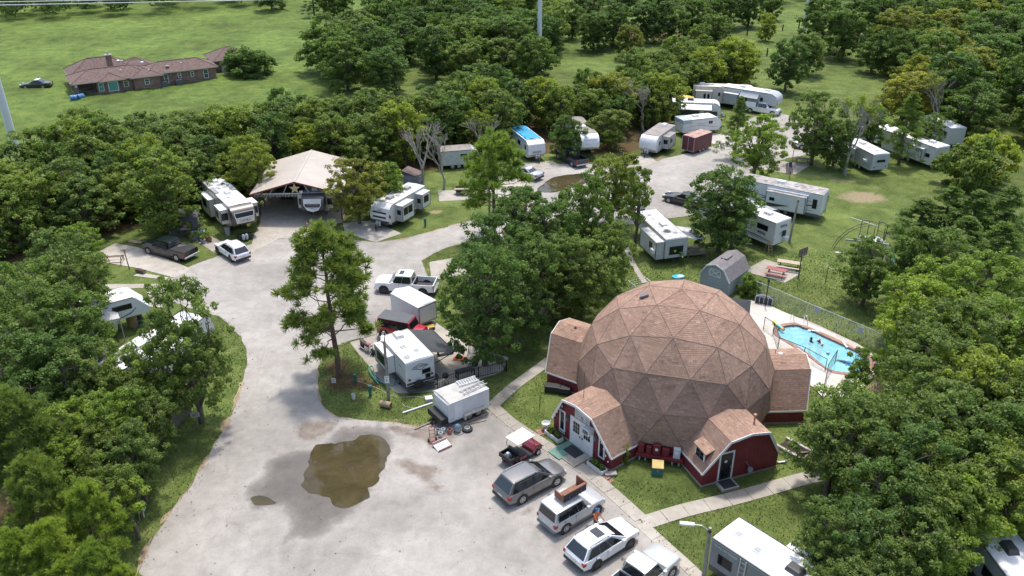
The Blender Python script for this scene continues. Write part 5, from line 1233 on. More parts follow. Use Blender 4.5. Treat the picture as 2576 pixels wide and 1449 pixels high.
def build_house():
    A = g(194.7, 243.9); e = thing('brick_house', 'long low brick house with brown hip roofs alone in the meadow', 'house', A, R(32.4))
    EZ = 2.35
    for x0, x1, y0, y1 in ((3.3, 9.1, -.35, 6), (9.1, 13.4, -.95, 5), (13.4, 23.2, 0, 5.2), (.4, 8.5, 5.5, 11.6)): MB().box(x0, x1, y0, y1, -.1, EZ).obj('wall', BRICK, e)
    MB().add([(4.3, -.35, -.1), (4.9, -.95, -.1), (6.6, -.95, -.1), (7.2, -.35, -.1), (4.3, -.35, EZ), (4.9, -.95, EZ), (6.6, -.95, EZ), (7.2, -.35, EZ)], [(0, 1, 5, 4), (1, 2, 6, 5), (2, 3, 7, 6), (4, 5, 6, 7)]).obj('bay_wall', BRICK, e)
    MB().box(-.2, 3.3, -.3, 5.5, -.1, .12).obj('porch_floor', PALEC, e)
    for y in (0, 2.2, 4.6): MB().box(-.1, .4, y-.25, y+.25, -.1, 1.55).obj('porch_pillar', BRICK, e); MB().box(-.02, .32, y-.17, y+.17, 1.55, EZ-.05).obj('porch_post', WINW, e)
    MB().box(3.32-.08, 3.3, 1.2, 2.2, .12, 2.1).obj('porch_door', paint('door_dark', (.03, .025, .02), .5), e)
    hip(e, -.2, 12.2, -.5, 5.6, EZ, 3.75, HROOF); hip(e, 9.0, 13.5, -1.1, 5, EZ-.02, 3.35, HROOF); hip(e, 11.5, 23.2, -.05, 5.3, EZ+.01, 3.7, HROOF); hip(e, .3, 10.5, 5.0, 11.7, EZ+.02, 4.45, HROOF); hip(e, 3.9, 7.6, -1.1, 3.5, EZ-.01, 3.2, HROOF, .3)
    hip(e, 8, 14, 4, 9.5, EZ+.03, 4.0, HROOF)
    for x, z, w_, h, y, gl, b_ in ((3.5, .55, .85, 1.4, -.35, TEALG, 1), (4.95, .45, 1.6, 1.55, -.95, TEALG, 0), (7.5, .75, .8, .95, -.35, GLASSB, 1), (10.8, .85, .8, .95, -.95, GLASSB, 1), (14.2, .4, .75, 1.6, 0, GLASSB, 1), (16.6, 1.0, .55, .95, 0, GLASSB, 1), (18.8, 1.0, .55, .95, 0, GLASSB, 1), (21.0, .45, .85, 1.55, 0, GLASSB, 1)): win(e, x, z, w_, h, y, gl, b_)
    ch = MB().box(6.2, 7.1, 4.4, 5.2, 2.6, 5.3).obj('chimney', BRICK, e); MB().box(6.1, 7.2, 4.3, 5.3, 5.3, 5.42).obj('chimney_cap', PALEC, ch); MB().tube([(6.65, 4.8, 5.4), (6.65, 4.8, 5.95)], .16, 10).obj('chimney_pot', STEEL, ch)
    for x, y, z0, z1 in ((4.4, 6.2, 3.5, 4.7), (15.5, 3.6, 3.3, 4.3)): MB().tube([(x, y, z0), (x, y, z1)], .07, 8).obj('vent_pipe', STEEL, e)
    for x, y, z in ((11.6, 3.0, 3.4), (8.1, 5.1, 3.7)): MB().lathe([(.1, 0), (.12, .3), (.3, .35), (.3, .5), (.05, .62)], 12, (x, y, z)).obj('turbine_vent', STEEL, e)
    for x, y, z in ((7.6, 1.0, 3.1), (12.0, .2, 2.75), (17.8, 1.6, 3.0), (18.6, 2.8, 3.4), (8.6, 5.5, 3.7), (8.9, 5.6, 3.7)): MB().lathe([(.06, 0), (.06, .25), (.13, .26), (.13, .34)], 8, (x, y, z)).obj('pipe_vent', WINW, e)
    sdish = MB().lathe([(.05, 0), (.22, .04), (.33, .12)], 12, (15.3, .8, 3.1)).obj('satellite_dish', paint('dish_grey', (.3, .31, .32), .5), e)
    for k, x in enumerate((13.9, 16.4)):
        c = thing('condenser', ['left grey air conditioning unit against the brick house', 'right grey air conditioning unit against the brick house'][k], 'air conditioner', A+Matrix.Rotation(R(32.4), 3, 'Z') @ Vector((x, -.75, 0)), R(32.4))
        MB().box(-.5, .5, -.45, .45, 0, 1.0).obj('case', paint('unit_grey', (.09, .10, .115), .5), c, bevel=.03); MB().lathe([(.36, 0), (.36, .03)], 14, (0, 0, 1.0)).obj('fan_grille', BLACK, c)
    # detached garage
    Gp = A+Matrix.Rotation(R(32.4), 3, 'Z') @ Vector((24.4, 4.4, 0)); e2 = thing('brick_garage', 'small brick garage with a hip roof behind the dark bush', 'garage', Gp, R(32.4))
    MB().box(0, 6.6, 0, 6, -.1, EZ).obj('wall', BRICK, e2); hip(e2, 0, 6.6, 0, 6, EZ, 4.0, HROOF); MB().box(1.0, 1.9, -.05, 0, 0, 2.05).obj('door', WINW, e2); MB().box(.9, 2.0, -.9, -.05, -.05, .2).obj('door_step', PALEC, e2)
    # overturned blue barrels
    for k, (x, y) in enumerate(((188, 254), (204, 251))):
        b_ = thing('plastic_tub', ['left blue plastic tub lying before the porch', 'right blue plastic tub lying before the porch'][k], 'tub', g(x, y), R(20+40*k)); MB().lathe([(.42, -.55), (.5, -.5), (.5, .5), (.46, .55), (.44, .5), (.42, -.4)], 14, (0, 0, .5), 'x').obj('shell', paint('tub_blue', (.05, .16, .36), .5), b_, smooth=50)
        MB().lathe([(.515, -.05), (.515, .05)], 14, (0, 0, .5), 'x').obj('hoop', paint('tub_rim', (.04, .11, .25), .5), b_)
build_house()

def build_carport():
    e = thing('carport', 'large open carport with a tan metal roof and a star on its gable', 'carport', g(756, 552).xy.to_3d() if False else (-23.75, 88.4, 0), R(2))
    TAN = paint('tan_metal', (.44, .39, .335), .5, var=.06, scale=.4, dirt=.3, dirtcol=(.24, .18, .13)); RB = paint('trim_red', (.16, .03, .03), .5); FR = paint('frame_dark', (.10, .10, .10), .5)
    W, L, EZ, RZ = 4.75, 10.6, 3.4, 4.75
    for s in (-1, 1):
        r = MB(); n = 11
        for k in range(n):
            y0, y1 = -.35+(L+.5)*k/n, -.35+(L+.5)*(k+1)/n-.001
            p = MB(); p.add([(0, y0, RZ), (0, y1, RZ), (s*(W+.25), y1, EZ-.07), (s*(W+.25), y0, EZ-.07), (0, y0, RZ-.04), (0, y1, RZ-.04), (s*(W+.25), y1, EZ-.11), (s*(W+.25), y0, EZ-.11)], [(0, 1, 2, 3), (7, 6, 5, 4), (0, 3, 7, 4), (1, 5, 6, 2), (2, 6, 7, 3), (0, 4, 5, 1)] if s < 0 else [(3, 2, 1, 0), (4, 5, 6, 7), (4, 7, 3, 0), (2, 6, 5, 1), (3, 7, 6, 2), (1, 5, 4, 0)])
            p.obj('roof_panel', TAN, e)
        tm = MB(); tm.bar((0, -.38, RZ-.06), (s*(W+.27), -.38, EZ-.13), .05, .16); tm.obj('gable_trim', RB, e)
        MB().bar((s*(W+.27), -.35, EZ-.14), (s*(W+.27), L+.15, EZ-.14), .05, .14).obj('eave_trim', RB, e)
        for k in range(6): y = L*k/5; MB().box(s*W-.06, s*W+.06, y-.06, y+.06, 0, EZ-.1).obj('post', RB if k == 0 else FR, e)
        for z in (.9, 2.0, 2.9): MB().box(s*W-.03, s*W+.03, 0, L, z, z+.08).obj('girt', FR, e)
        MB().bar((s*W, 0, 2.5), (s*(W-1.1), 0, EZ-.05), .08).obj('brace', FR, e)
    MB().bar((0, -.38, RZ+.01), (0, L+.15, RZ+.01), .22, .03).obj('ridge_cap', TAN, e); MB().side([(-W, 0), (W, 0), (W, EZ-.15), (0, RZ-.1), (-W, EZ-.15)], L, L+.04).obj('shade_backing', FR, e)  # dark end panel added so the open carport looks shaded inside
    for y in (.05, L/2, L-.05):
        t = MB(); t.bar((-W, y, EZ-.15), (W, y, EZ-.15), .1, .12)
        for s in (-1, 1):
            t.bar((s*W, y, EZ-.1), (0, y, RZ-.12), .1, .1)
            for q in (.3, .62): t.bar((s*W*q, y, EZ-.15), (s*W*(q-.12), y, EZ+(RZ-EZ)*(1-q+.1)-.1), .06)
        t.obj('truss', STEEL, e)
    st = MB(); pts = []
    for k in range(10): a = math.pi/2+k*math.pi/5; r_ = .62 if k % 2 == 0 else .25; pts.append((r_*math.cos(a), 4.0+r_*math.sin(a)))
    st.side(pts, -.5, -.42); st.obj('star', paint('star_tan', (.45, .36, .2), .6), e)
    ic = MB()
    for k in range(60): x = -W+2*W*k/59; ic.box(x-.015, x+.015, -.03, .0, EZ-.45-.12*((k*7) % 5)/5, EZ-.2)
    ic.obj('icicle_lights', WINW, e); MB().box(.4, .75, -.12, 0, EZ-.02, EZ+.2).obj('flood_lamp', WINW, e)
    # things stored inside
    SH_ = paint('shelf_junk', (.11, .10, .09), .8, var=.6)
    for k, (x, y, w_, d, h, lb) in enumerate([(-3.6, 8.6, 1.6, .7, 1.7, 'dark storage rack at the back of the carport'), (-1.6, 9.0, 1.8, .7, 1.2, 'long workbench at the back of the carport'), (-2.4, 5.2, 1.3, .9, .75, 'table in the shade of the carport')]):
        t = thing('storage_rack' if k != 2 else 'table', lb, 'rack' if k != 2 else 'table', Matrix.Translation((-23.75, 88.4, 0)) @ Matrix.Rotation(R(2), 4, 'Z') @ Vector((x, y, 0)), R(2))
        for z in ((.35, h) if k != 2 else (h,)): MB().box(-w_/2, w_/2, -d/2, d/2, z-.05, z).obj('shelf' if k != 2 else 'top', SH_, t)
        for i in (-1, 1):
            for j in (-1, 1): MB().box(i*w_/2*.95-.03, i*w_/2*.95+.03, j*d/2*.9-.03, j*d/2*.9+.03, 0, h-.05).obj('leg', SH_, t)
    c = thing('traffic_cone', 'orange traffic cone before the carport', 'cone', g(773, 571)); OR = paint('cone_orange', (.6, .12, .03), .5)
    MB().lathe([(.13, 0.03), (.02, .7)], 12).obj('body', OR, c, smooth=60); MB().box(-.2, .2, -.2, .2, 0, .03).obj('base', OR, c); MB().lathe([(.085, .38), (.065, .5)], 12).obj('band', WINW, c)
build_carport()

def gambrel_shed():
    F, BR, FL = g(1824, 748), g(1868, 722), g(1763, 727)
    ux = (F-FL).normalized(); W = 2.9; L = 3.9; a = math.atan2(ux.y, ux.x)+.02
    e = thing('barn_shed', 'grey gambrel roofed barn shed behind the dome', 'shed', (FL+F)/2, a)
    WL = paint('shed_grey', (.36, .40, .44), .7, var=.1); RF = paint('shed_roof', (.19, .175, .175), .95, var=.25, scale=3, bump=.4)
    h = W/2; MB().front([(-h, 0), (h, 0), (h, 1.75), (.85, 2.6), (0, 2.95), (-.85, 2.6), (-h, 1.75)], 0, L) if False else None
    w_ = MB(); w_.side([(-h, 0), (h, 0), (h, 1.75), (.85, 2.62), (0, 2.95), (-.85, 2.62), (-h, 1.75)], 0, L); w_.obj('wall', WL, e)
    P = [(-h-.12, 1.62), (-.88, 2.72), (0, 3.06), (.88, 2.72), (h+.12, 1.62)]
    for i in range(4):
        (x0, z0), (x1, z1) = P[i], P[i+1]; n = 9 if i in (1, 2) else 11
        for k in range(n):   # courses of shingle strips
            t0, t1 = k/n, (k+1)/n
            lo = 1 if i >= 2 else 0
            a0, a1 = (x0+(x1-x0)*t0, z0+(z1-z0)*t0), (x0+(x1-x0)*t1, z0+(z1-z0)*t1); nz = Vector((-(z1-z0), 0, x1-x0)).normalized()
            l0, l1 = (.014, .002) if i < 2 else (.002, .014)
            vs = [Vector((a0[0], -.15, a0[1]))+nz*l0, Vector((a1[0], -.15, a1[1]))+nz*l1, Vector((a1[0], L+.12, a1[1]))+nz*l1, Vector((a0[0], L+.12, a0[1]))+nz*l0]
            MB().add(vs+[v-nz*.04 for v in vs], [(0, 3, 2, 1)[::-1], (4, 7, 6, 5), (0, 1, 5, 4)[::-1], (1, 2, 6, 5)[::-1], (2, 3, 7, 6)[::-1], (3, 0, 4, 7)[::-1]]).obj('shingle_course', RF, e)
    for i in range(4): MB().bar((P[i][0], -.17, P[i][1]-.06), (P[i+1][0], -.17, P[i+1][1]-.06), .04, .12).obj('trim', WINW, e)
    X = MB(); X.box(-.55, .55, -.03, 0, 1.75, 2.45); X.obj('loft_door', WL, e)
    X = MB()
    for a_, b_ in (((-.5, 1.8), (.5, 2.4)), ((-.5, 2.4), (.5, 1.8)), ((-.55, 1.75), (.55, 1.75)), ((-.55, 2.45), (.55, 2.45)), ((-.55, 1.75), (-.55, 2.45)), ((.55, 1.75), (.55, 2.45))): X.bar((a_[0], -.05, a_[1]), (b_[0], -.05, b_[1]), .03, .07)
    X.obj('door_trim', WINW, e); MB().box(-.8, .8, -.03, 0, .05, 1.6).obj('door', WL, e); MB().box(-.3, .3, 1.4, 2.6, 2.98, 3.1).obj('roof_vent', RF, e)
gambrel_shed()
def small_shed(p, a, w_, l, h, wall, roof, label):
    e = thing('garden_shed', label, 'shed', p, a); MB().box(-w_/2, w_/2, -l/2, l/2, 0, h).obj('wall', wall, e)
    MB().add([(-w_/2-.1, -l/2-.1, h+.5), (w_/2+.1, -l/2-.1, h-.02), (w_/2+.1, l/2+.1, h-.02), (-w_/2-.1, l/2+.1, h+.5), (-w_/2-.1, -l/2-.1, h+.58), (w_/2+.1, -l/2-.1, h+.06), (w_/2+.1, l/2+.1, h+.06), (-w_/2-.1, l/2+.1, h+.58)], [(3, 2, 1, 0), (4, 5, 6, 7), (0, 1, 5, 4), (1, 2, 6, 5), (2, 3, 7, 6), (3, 0, 4, 7)]).obj('roof', roof, e)
    MB().add([(-w_/2, -l/2, h), (-w_/2, -l/2, h+.48), (w_/2, -l/2, h)], [(0, 1, 2), (2, 1, 0)]).obj('gable', wall, e)
    MB().box(w_/2, w_/2+.02, -.3, .25, .9, 1.5).obj('window', WINW, e); MB().box(w_/2+.02, w_/2+.025, -.22, .17, .97, 1.43).obj('pane', GLASSB, e); MB().box(-.4, .35, -l/2-.03, -l/2, .05, 1.75).obj('door', wall, e)
small_shed(g(1040, 470), R(-20), 1.9, 1.7, 1.7, paint('shed_lilac', (.19, .19, .26), .7), paint('shed_brown', (.16, .11, .095), .9), 'small lilac grey shed by the tangled dead tree')
small_shed(g(468, 585), R(12), 3.0, 2.2, 2.0, paint('shed_dark', (.10, .10, .11), .7), paint('shed_dark_roof', (.07, .07, .08), .9), 'dark shed with a flag on its wall under the trees')
def flag_panel(M, w_, h, e):
    RD, WH, BL = paint('flag_red', (.28, .03, .05), .7), paint('flag_white', (.6, .6, .6), .7), paint('flag_blue', (.04, .05, .16), .7)
    for k in range(9): tr(MB().box(-w_/2, w_/2, -.01, .01, h*(k/9)-h/2, h*((k+1)/9)-h/2), M).obj('stripe', RD if k % 2 == 0 else WH, e)
    tr(MB().box(-w_/2-.002, -w_*.1, -.013, .013, 0, h/2+.002), M).obj('canton', BL, e)
t = thing('wall_flag', 'faded striped flag hung on the dark shed', 'flag', g(468, 585)+Vector((.45, -1.14, 1.1)), R(12)); flag_panel(Matrix.Identity(4), 1.1, .7, t)

# ------------------------------------------------------------------ poles and wires
def steel_pole(x, y, r0, h, label):
    e = thing('steel_pole', label, 'pole', g(x, y)); k = []
    n = 4
    for i in range(n):
        z0, z1 = h*i/n, h*(i+1)/n+.4; ra, rb = r0*(1-.5*i/n), r0*(1-.5*(i+1)/n)
        MB().lathe([(ra-.012*i, z0), (rb, z1)], 12).obj('pole_section', paint('pole_grey', (.62, .64, .66), .5, var=.06), e, smooth=20)
    MB().lathe([(r0+.25, 0), (r0+.25, .12)], 12).obj('base_plate', PALEC, e)
    for s in (-1, 1): MB().bar((0, 0, h-3), (s*3.5, 0, h-2.2), .25).obj('cross_arm', STEEL, e)
    return e
steel_pole(40, 378, .56, 34, 'tall grey steel transmission pole at the left edge')
steel_pole(1356, 178, .47, 34, 'tall grey steel transmission pole rising from the copse')
steel_pole(2019, 99, .42, 34, 'tall grey steel transmission pole in the right pasture')
WIRE = paint('wire', (.62, .63, .64), .4)
for k, (y0, y1, lb) in enumerate(((13, 0, 'lower power line across the top left corner'), (5, -7, 'upper power line across the top left corner'))):
    a, b = g(0, y0, 22), g(660, y1, 22); d = (b-a); pts = [a-d*1.2+d*3.4*i/12+Vector((0, 0, .5*((i/12-.45)**2))) for i in range(13)]
    t = MB().tube(pts, .045, 5).obj('power_line', WIRE); tag(t, lb, 'power line')
def wood_pole(x, y, h, r, label, lean=(0, 0), lamp=None, sign=None):
    e = thing('utility_pole', label, 'pole', g(x, y)); MB().tube([(0, 0, -.2), (lean[0], lean[1], h)], [r, r*.72], 10).obj('pole', paint('weathered_pole', (.26, .235, .20), .9, var=.3, scale=2), e, smooth=60)
    tp = Vector((lean[0], lean[1], h)); MB().tube([tp-Vector((0, 0, .3)), tp-Vector((0, 0, .12))], r*.8, 8).obj('collar', BLACK, e)
    if lamp:
        d = Vector((math.cos(lamp), math.sin(lamp), 0)); MB().tube([tp-Vector((0, 0, .25)), tp+d*.45+Vector((0, 0, .1)), tp+d*.9+Vector((0, 0, .12))], .03, 6).obj('lamp_arm', STEEL, e)
        q = Matrix.Translation(tp+d*1.25+Vector((0, 0, .12))) @ Matrix.Rotation(lamp, 4, 'Z'); tr(MB().box(-.4, .4, -.12, .12, -.06, .07), q).obj('lamp_head', paint('lamp_white', (.72, .73, .72), .4), e, bevel=.03)
    if sign:
        s = MB().box(-.17, .17, -r-.04, -r-.02, sign, sign+.62).obj('speed_sign', WINW, e)
        text_obj('lettering', '5', .32, paint('sign_ink', (.03, .03, .035), .6), s, Matrix.Translation((0, -r-.045, sign+.22)) @ Matrix.Rotation(math.pi/2, 4, 'X')); text_obj('lettering', 'SPEED', .09, MATS['sign_ink'], s, Matrix.Translation((0, -r-.045, sign+.52)) @ Matrix.Rotation(math.pi/2, 4, 'X'))
wood_pole(978, 1004, 5.9, .125, 'grey wooden light pole with a 5 speed sign beside the near white trailer', lamp=R(-85), sign=1.55)
wood_pole(1985, 611, 4.9, .13, 'leaning wooden pole behind the rear of the long white trailer', lean=(.25, .05))
wood_pole(1767, 1470, 4.2, .13, 'wooden lamp post beside the bottom right trailer', lamp=R(172))
wood_pole(1232, 600, 9.5, .12, 'thin wooden pole beside the upper pine')
# ------------------------------------------------------------------ fences
def chain_fence(pts, h, label, mat=None, mesh=True):
    mat = mat or STEEL; P = [g(*p) for p in pts]; e = thing('chain_fence', label, 'fence', P[0]); o = P[0]
    for p in P: MB().tube([p-o, p-o+Vector((0, 0, h))], .032, 7).obj('post', mat, e)
    for a, b in zip(P, P[1:]):
        MB().tube([a-o+Vector((0, 0, h-.03)), b-o+Vector((0, 0, h-.03))], .026, 6).obj('top_rail', mat, e)
        if mesh:
            m = MB(); d = (b-a); L = d.length; d.normalize(); s = 0.0
            while s < L+h:
                for q in (0, 1):
                    s0, z0, s1, z1 = (s, 0, s-h, h) if q else (s-h, 0, s, h)
                    # trim to the bay
                    def cl(sa, za, sb, zb_):
                        if sa > sb: sa, za, sb, zb_ = sb, zb_, sa, za
                        if sb <= 0 or sa >= L: return None
                        if sa < 0: za += (zb_-za)*(-sa)/(sb-sa); sa = 0
                        if sb > L: zb_ = za+(zb_-za)*(L-sa)/(sb-sa); sb = L
                        return sa, za, sb, zb_
                    r_ = cl(s0, z0, s1, z1)
                    if r_: m.bar(a-o+d*r_[0]+Vector((0, 0, r_[1]+.03)), a-o+d*r_[2]+Vector((0, 0, r_[3])), .0055)
                s += .16
            m.obj('wire_mesh', mat, e, kind='stuff')
    return e
f = chain_fence([(1893, 745), (1952, 770), (2026, 803), (2104, 836), (2182, 870), (2250, 905)], 1.65, 'chain link fence between the pool and the lawn')
for (x, y, z, lb) in ((2056, 779, .85, 'white notice board on the pool fence'), (2164, 830, .85, 'second white notice board on the pool fence farther right')):
    t = thing('notice_sign', lb, 'sign', g(x, y, z), R(-33)); MB().box(-.25, .25, -.02, 0, -.3, .3).obj('board', paint('sign_pale', (.52, .56, .62), .5), t)
    q = MB()
    for k in range(5): q.box(-.19, .19-.05*(k % 2), -.024, -.02, .2-.1*k, .235-.1*k)
    q.obj('print', paint('sign_print', (.15, .18, .3), .6), t)
chain_fence([(1920, 830), (1944, 845), (1956, 880)], 1.3, 'short fence with a gate on the dome side of the pool', BLACK)
chain_fence([(1956, 880), (2020, 905), (2075, 935)], 1.2, 'low fence running behind the right wing along the pool', BLACK)
chain_fence([(2068, 1000), (2078, 950), (2100, 915)], 1.3, 'short dark fence at the near end of the pool', BLACK)
p = g(1924, 773); t = thing('lamp_post', 'slim black lamp post at the pool corner', 'lamp post', p); MB().tube([(0, 0, 0), (0, 0, 2.5)], .05, 8).obj('post', BLACK, t); MB().lathe([(.05, 0), (.11, .08), (.09, .28), (.02, .36)], 10, (0, 0, 2.5)).obj('lantern', BLACK, t)
def picket_fence():
    a, b = g(352, 1156), g(486, 1036); e = thing('picket_fence', 'weathered grey board fence under the trees left of the lot', 'fence', a); d = b-a; L = d.length; d.normalize(); n = int(L/.15)
    PK = paint('grey_board', (.20, .175, .15), .9, var=.35, scale=2); ang = math.atan2(d.y, d.x); me = None
    for k in range(n):
        if me is None:
            o = MB().box(0, .138, -.012, .012, 0, 1.75).obj('board', PK, e); me = o.data
        else: o = bpy.data.objects.new('board', me); link(o, e)
        o.location = d*(k*.15); o.rotation_euler = (0, 0, ang); o.scale = (1, 1, random.uniform(.97, 1.03))
    for z in (.4, 1.4): MB().bar(Vector((0, 0, z))+Vector((d.y, -d.x, 0))*-.03, d*L+Vector((0, 0, z))+Vector((d.y, -d.x, 0))*-.03, .04, .09).obj('rail', PK, e)
picket_fence()
def iron_fence(pts, h, label):
    P = [g(*p) for p in pts]; o = P[0]; e = thing('iron_fence', label, 'fence', o); me = None
    for a, b in zip(P, P[1:]):
        d = b-a; L = d.length; d.normalize(); ang = math.atan2(d.y, d.x)
        for z in (.12, h-.08): MB().bar(a-o+Vector((0, 0, z)), b-o+Vector((0, 0, z)), .03).obj('rail', BLACK, e)
        for q in (a, b): MB().box(q.x-o.x-.035, q.x-o.x+.035, q.y-o.y-.035, q.y-o.y+.035, 0, h+.08).obj('post', BLACK, e)
        n = int(L/.14)
        for k in range(1, n):
            if me is None: ob = MB().box(-.01, .01, -.01, .01, .05, h).obj('baluster', BLACK, e); me = ob.data
            else: ob = bpy.data.objects.new('baluster', me); link(ob, e)
            ob.location = a-o+d*(L*k/n)
iron_fence([(1101, 978), (1150, 963), (1204, 950), (1274, 935), (1250, 905), (1180, 890)], 1.0, 'black metal fence around the patio behind the near white trailer')
# pasture fence posts
pp = [(2575, 48), (2498, 42), (2468, 35), (2437, 28), (2392, 58), (2355, 60), (2300, 24), (2334, 20), (2360, 16), (2009, 68), (1968, 78), (1879, 85), (2017, 107), (1929, 140), (2380, 15)]
WP = paint('post_dark', (.045, .04, .035), .9)
for k, (x, y) in enumerate(((2009, 73), (1968, 80), (1879, 90), (2017, 110), (1929, 141), (2300, 33), (2334, 27), (2360, 23))):
    t = MB().tube([(0, 0, -.2), (0, 0, 1.6)], [.16, .13], 7).obj('fence_post', WP); t.location = g(x, y); tag(t, 'dark wooden post of the far pasture fence', 'post', 'posts of the far pasture fence')

# ------------------------------------------------------------------ lawn furniture
def picnic_table(p, a, top, label, L=1.9, frame=None):
    e = thing('picnic_table', label, 'picnic table', p, a); fr = frame or RUST
    for k in range(4): MB().box(-L/2, L/2, -.37+k*.19, -.37+k*.19+.175, .72, .76).obj('table_board', top, e)
    for s in (-1, 1):
        MB().box(-L/2, L/2, s*.72-.12, s*.72+.12, .42, .455).obj('bench', top, e)
    for x in (-L*.36, L*.36):
        l = MB(); l.bar((x, -.2, .72), (x, -.62, 0), .05); l.bar((x, .2, .72), (x, .62, 0), .05); l.bar((x, -.82, .40), (x, .82, .40), .05); l.obj('leg_frame', fr, e)
picnic_table(g(1951, 694), R(-28), paint('red_plank', (.33, .10, .10), .7, var=.2), 'red picnic table on the concrete pad', 1.9)
picnic_table(g(1983, 676), R(-22), paint('tan_plank', (.44, .37, .29), .8, var=.2), 'tan picnic table on the concrete pad', 2.3, BLACK)
picnic_table(g(2017, 412), R(-10), paint('dark_plank', (.10, .09, .08), .8), 'dark picnic table on the far patio', 1.9)
def hoop():
    e = thing('basketball_hoop', 'old basketball hoop on a leaning pole beside the picnic pad', 'basketball hoop', g(2008, 700), R(35))
    WD = paint('hoop_wood', (.10, .085, .07), .85, var=.3); MB().tube([(0, 0, 0), (.12, .1, 2.55)], .06, 8).obj('pole', WD, e)
    M = Matrix.Translation((.12, .02, 2.75)); fr = MB()
    for x in (-.6, -.2, .2, .6): fr.box(x-.02, x+.02, -.02, .02, -.4, .4)
    for z in (-.4, 0, .4): fr.box(-.6, .6, -.025, .025, z-.02, z+.02)
    tr(fr, M).obj('backboard_frame', WD, e); tr(MB().box(-.6, .6, .0, .01, -.4, .4), M).obj('backboard', paint('board_tan', (.30, .25, .19), .8, var=.3), e)
    tr(MB().tube([(.23*math.cos(i*.524)-.0, -.28+.23*math.sin(i*.524), -.25) for i in range(13)], .012, 5, False), M).obj('rim', paint('rim_grey', (.4, .4, .4), .5), e)
hoop()
def playground():
    DK = paint('play_frame', (.045, .04, .035), .6, var=.3)
    e = thing('climbing_frame', 'dark metal climbing frame with a white deck and arched ladder at the lawn edge', 'climbing frame', g(2188, 602, 1.3).xy.to_3d(), R(-8))
    MB().prism([(-1.35, -.5), (-.7, -1.0), (1.1, -1.0), (1.5, -.2), (.9, .9), (-.9, .9)], 1.25, 1.32).obj('deck', paint('deck_white', (.66, .66, .65), .5, dirt=.3), e)
    for x, y, h in ((-1.25, -.45, 2.1), (-.68, -.95, 2.1), (1.0, -.95, 3.0), (1.4, -.2, 3.0), (.85, .85, 3.0), (-.85, .85, 3.0), (.0, -.98, 3.0), (-.1, .88, 3.0)): MB().tube([(x, y, 0), (x, y, h)], .035, 6).obj('post', DK, e)
    for a, b in (((-1.25, -.45), (-.68, -.95)), ((-.68, -.95), (0, -.98)), ((-1.25, -.45), (-.85, .85)), ((1.0, -.95), (1.4, -.2)), ((1.4, -.2), (.85, .85))):
        q = MB(); A, B = Vector((*a, 0)), Vector((*b, 0))
        for z in (1.4, 2.05): q.bar(A+Vector((0, 0, z)), B+Vector((0, 0, z)), .035)
        n = int((B-A).length/.13)
        for k in range(1, n): c = A.lerp(B, k/n); q.bar(c+Vector((0, 0, 1.4)), c+Vector((0, 0, 2.05)), .015)
        q.obj('guard_rail', DK, e)
    for a, b, c in (((0, -.98, 3.0), (.3, -.4, 3.25), (.9, -.0, 3.2)), ((-.85, .85, 3.0), (-.5, .3, 3.25), (.3, -.2, 3.25)), ((1.4, -.2, 3.0), (1.0, .1, 3.2), (.6, .3, 3.2))): MB().tube([a, b, c], .035, 6).obj('top_bar', DK, e)
    q = MB()
    for s in (-.3, .3): q.tube([(-3.4+.05*abs(s), s+.3, 0), (-3.0, s+.35, .9), (-2.2, s+.4, 1.9), (-1.2, s+.5, 2.5), (-.1, s+.5, 2.75)], .035, 6)
    for t_ in ((-3.2, .45), (-2.75, 1.2), (-2.2, 1.9), (-1.7, 2.25), (-1.0, 2.55)): q.bar((t_[0], 0, t_[1]), (t_[0], .65, t_[1]), .03)
    q.obj('arched_ladder', DK, e); MB().bar((-1.9, 1.5, 3.0), (.6, .2, 2.7), .12, .06).obj('cross_beam', paint('beam_grey', (.38, .36, .34), .7), e)
    s = MB(); s.add([(1.2, -.9, 1.3), (1.7, -.9, 1.3), (1.2, -.9, 1.5), (1.7, -.9, 1.5), (1.5, -3.4, .25), (2.0, -3.4, .25), (1.5, -3.4, .45), (2.0, -3.4, .45)], [(0, 1, 5, 4), (0, 4, 6, 2), (1, 3, 7, 5), (4, 5, 1, 0), (2, 6, 4, 0), (5, 7, 3, 1)]); s.obj('slide', paint('slide_teal', (.04, .20, .22), .4), e)
    b_ = g(2142, 652); e = thing('playground_swing', 'grey timber swing frame with an A shaped leg on the lawn', 'swing frame', b_, R(-18)); GY = paint('swing_grey', (.36, .34, .32), .8, var=.2); H_ = 2.0
    MB().bar((-.9, .1, H_), (3.2, .1, H_), .12, .16).obj('beam', GY, e)
    for x in (.3, 3.0): MB().bar((x, .1, H_), (x-.1, -1.0, 0), .1).obj('leg', GY, e); MB().bar((x, .1, H_), (x, 1.0, 0), .1).obj('leg', RUST, e)
    MB().bar((.3, -.45, .9), (.3, .6, .9), .06).obj('brace', GY, e)
    MB().tube([(-.8, .1, H_), (-.85, .1, .4)], .01, 4).obj('chain', GY, e)
    t = thing('white_plank', 'white board lying on the lawn before the swing frame', 'board', g(2113, 636), R(-8)); MB().box(-.45, .45, -.1, .1, 0, .06).obj('plank', WINW, t, bevel=.01)
playground()
t = thing('surfboard', 'blue board lying on the lawn behind the dome', 'board', g(1706, 695, .1), R(15))
bp = [(-.65, 0), (-.5, .3), (-.1, .42), (.35, .4), (.6, .2), (.65, 0), (.6, -.2), (.35, -.4), (-.1, -.42), (-.5, -.3)]
MB().prism(bp, -.06, .02).obj('deck', paint('board_blue', (.05, .40, .55), .35), t, bevel=.03); MB().prism([(x*.5+.25, y*.5) for x, y in bp], .02, .03).obj('pad', WINW, t)
MB().tube([g(2078, 712), g(2085, 663)+Vector((0, 0, .0))], .01, 4)
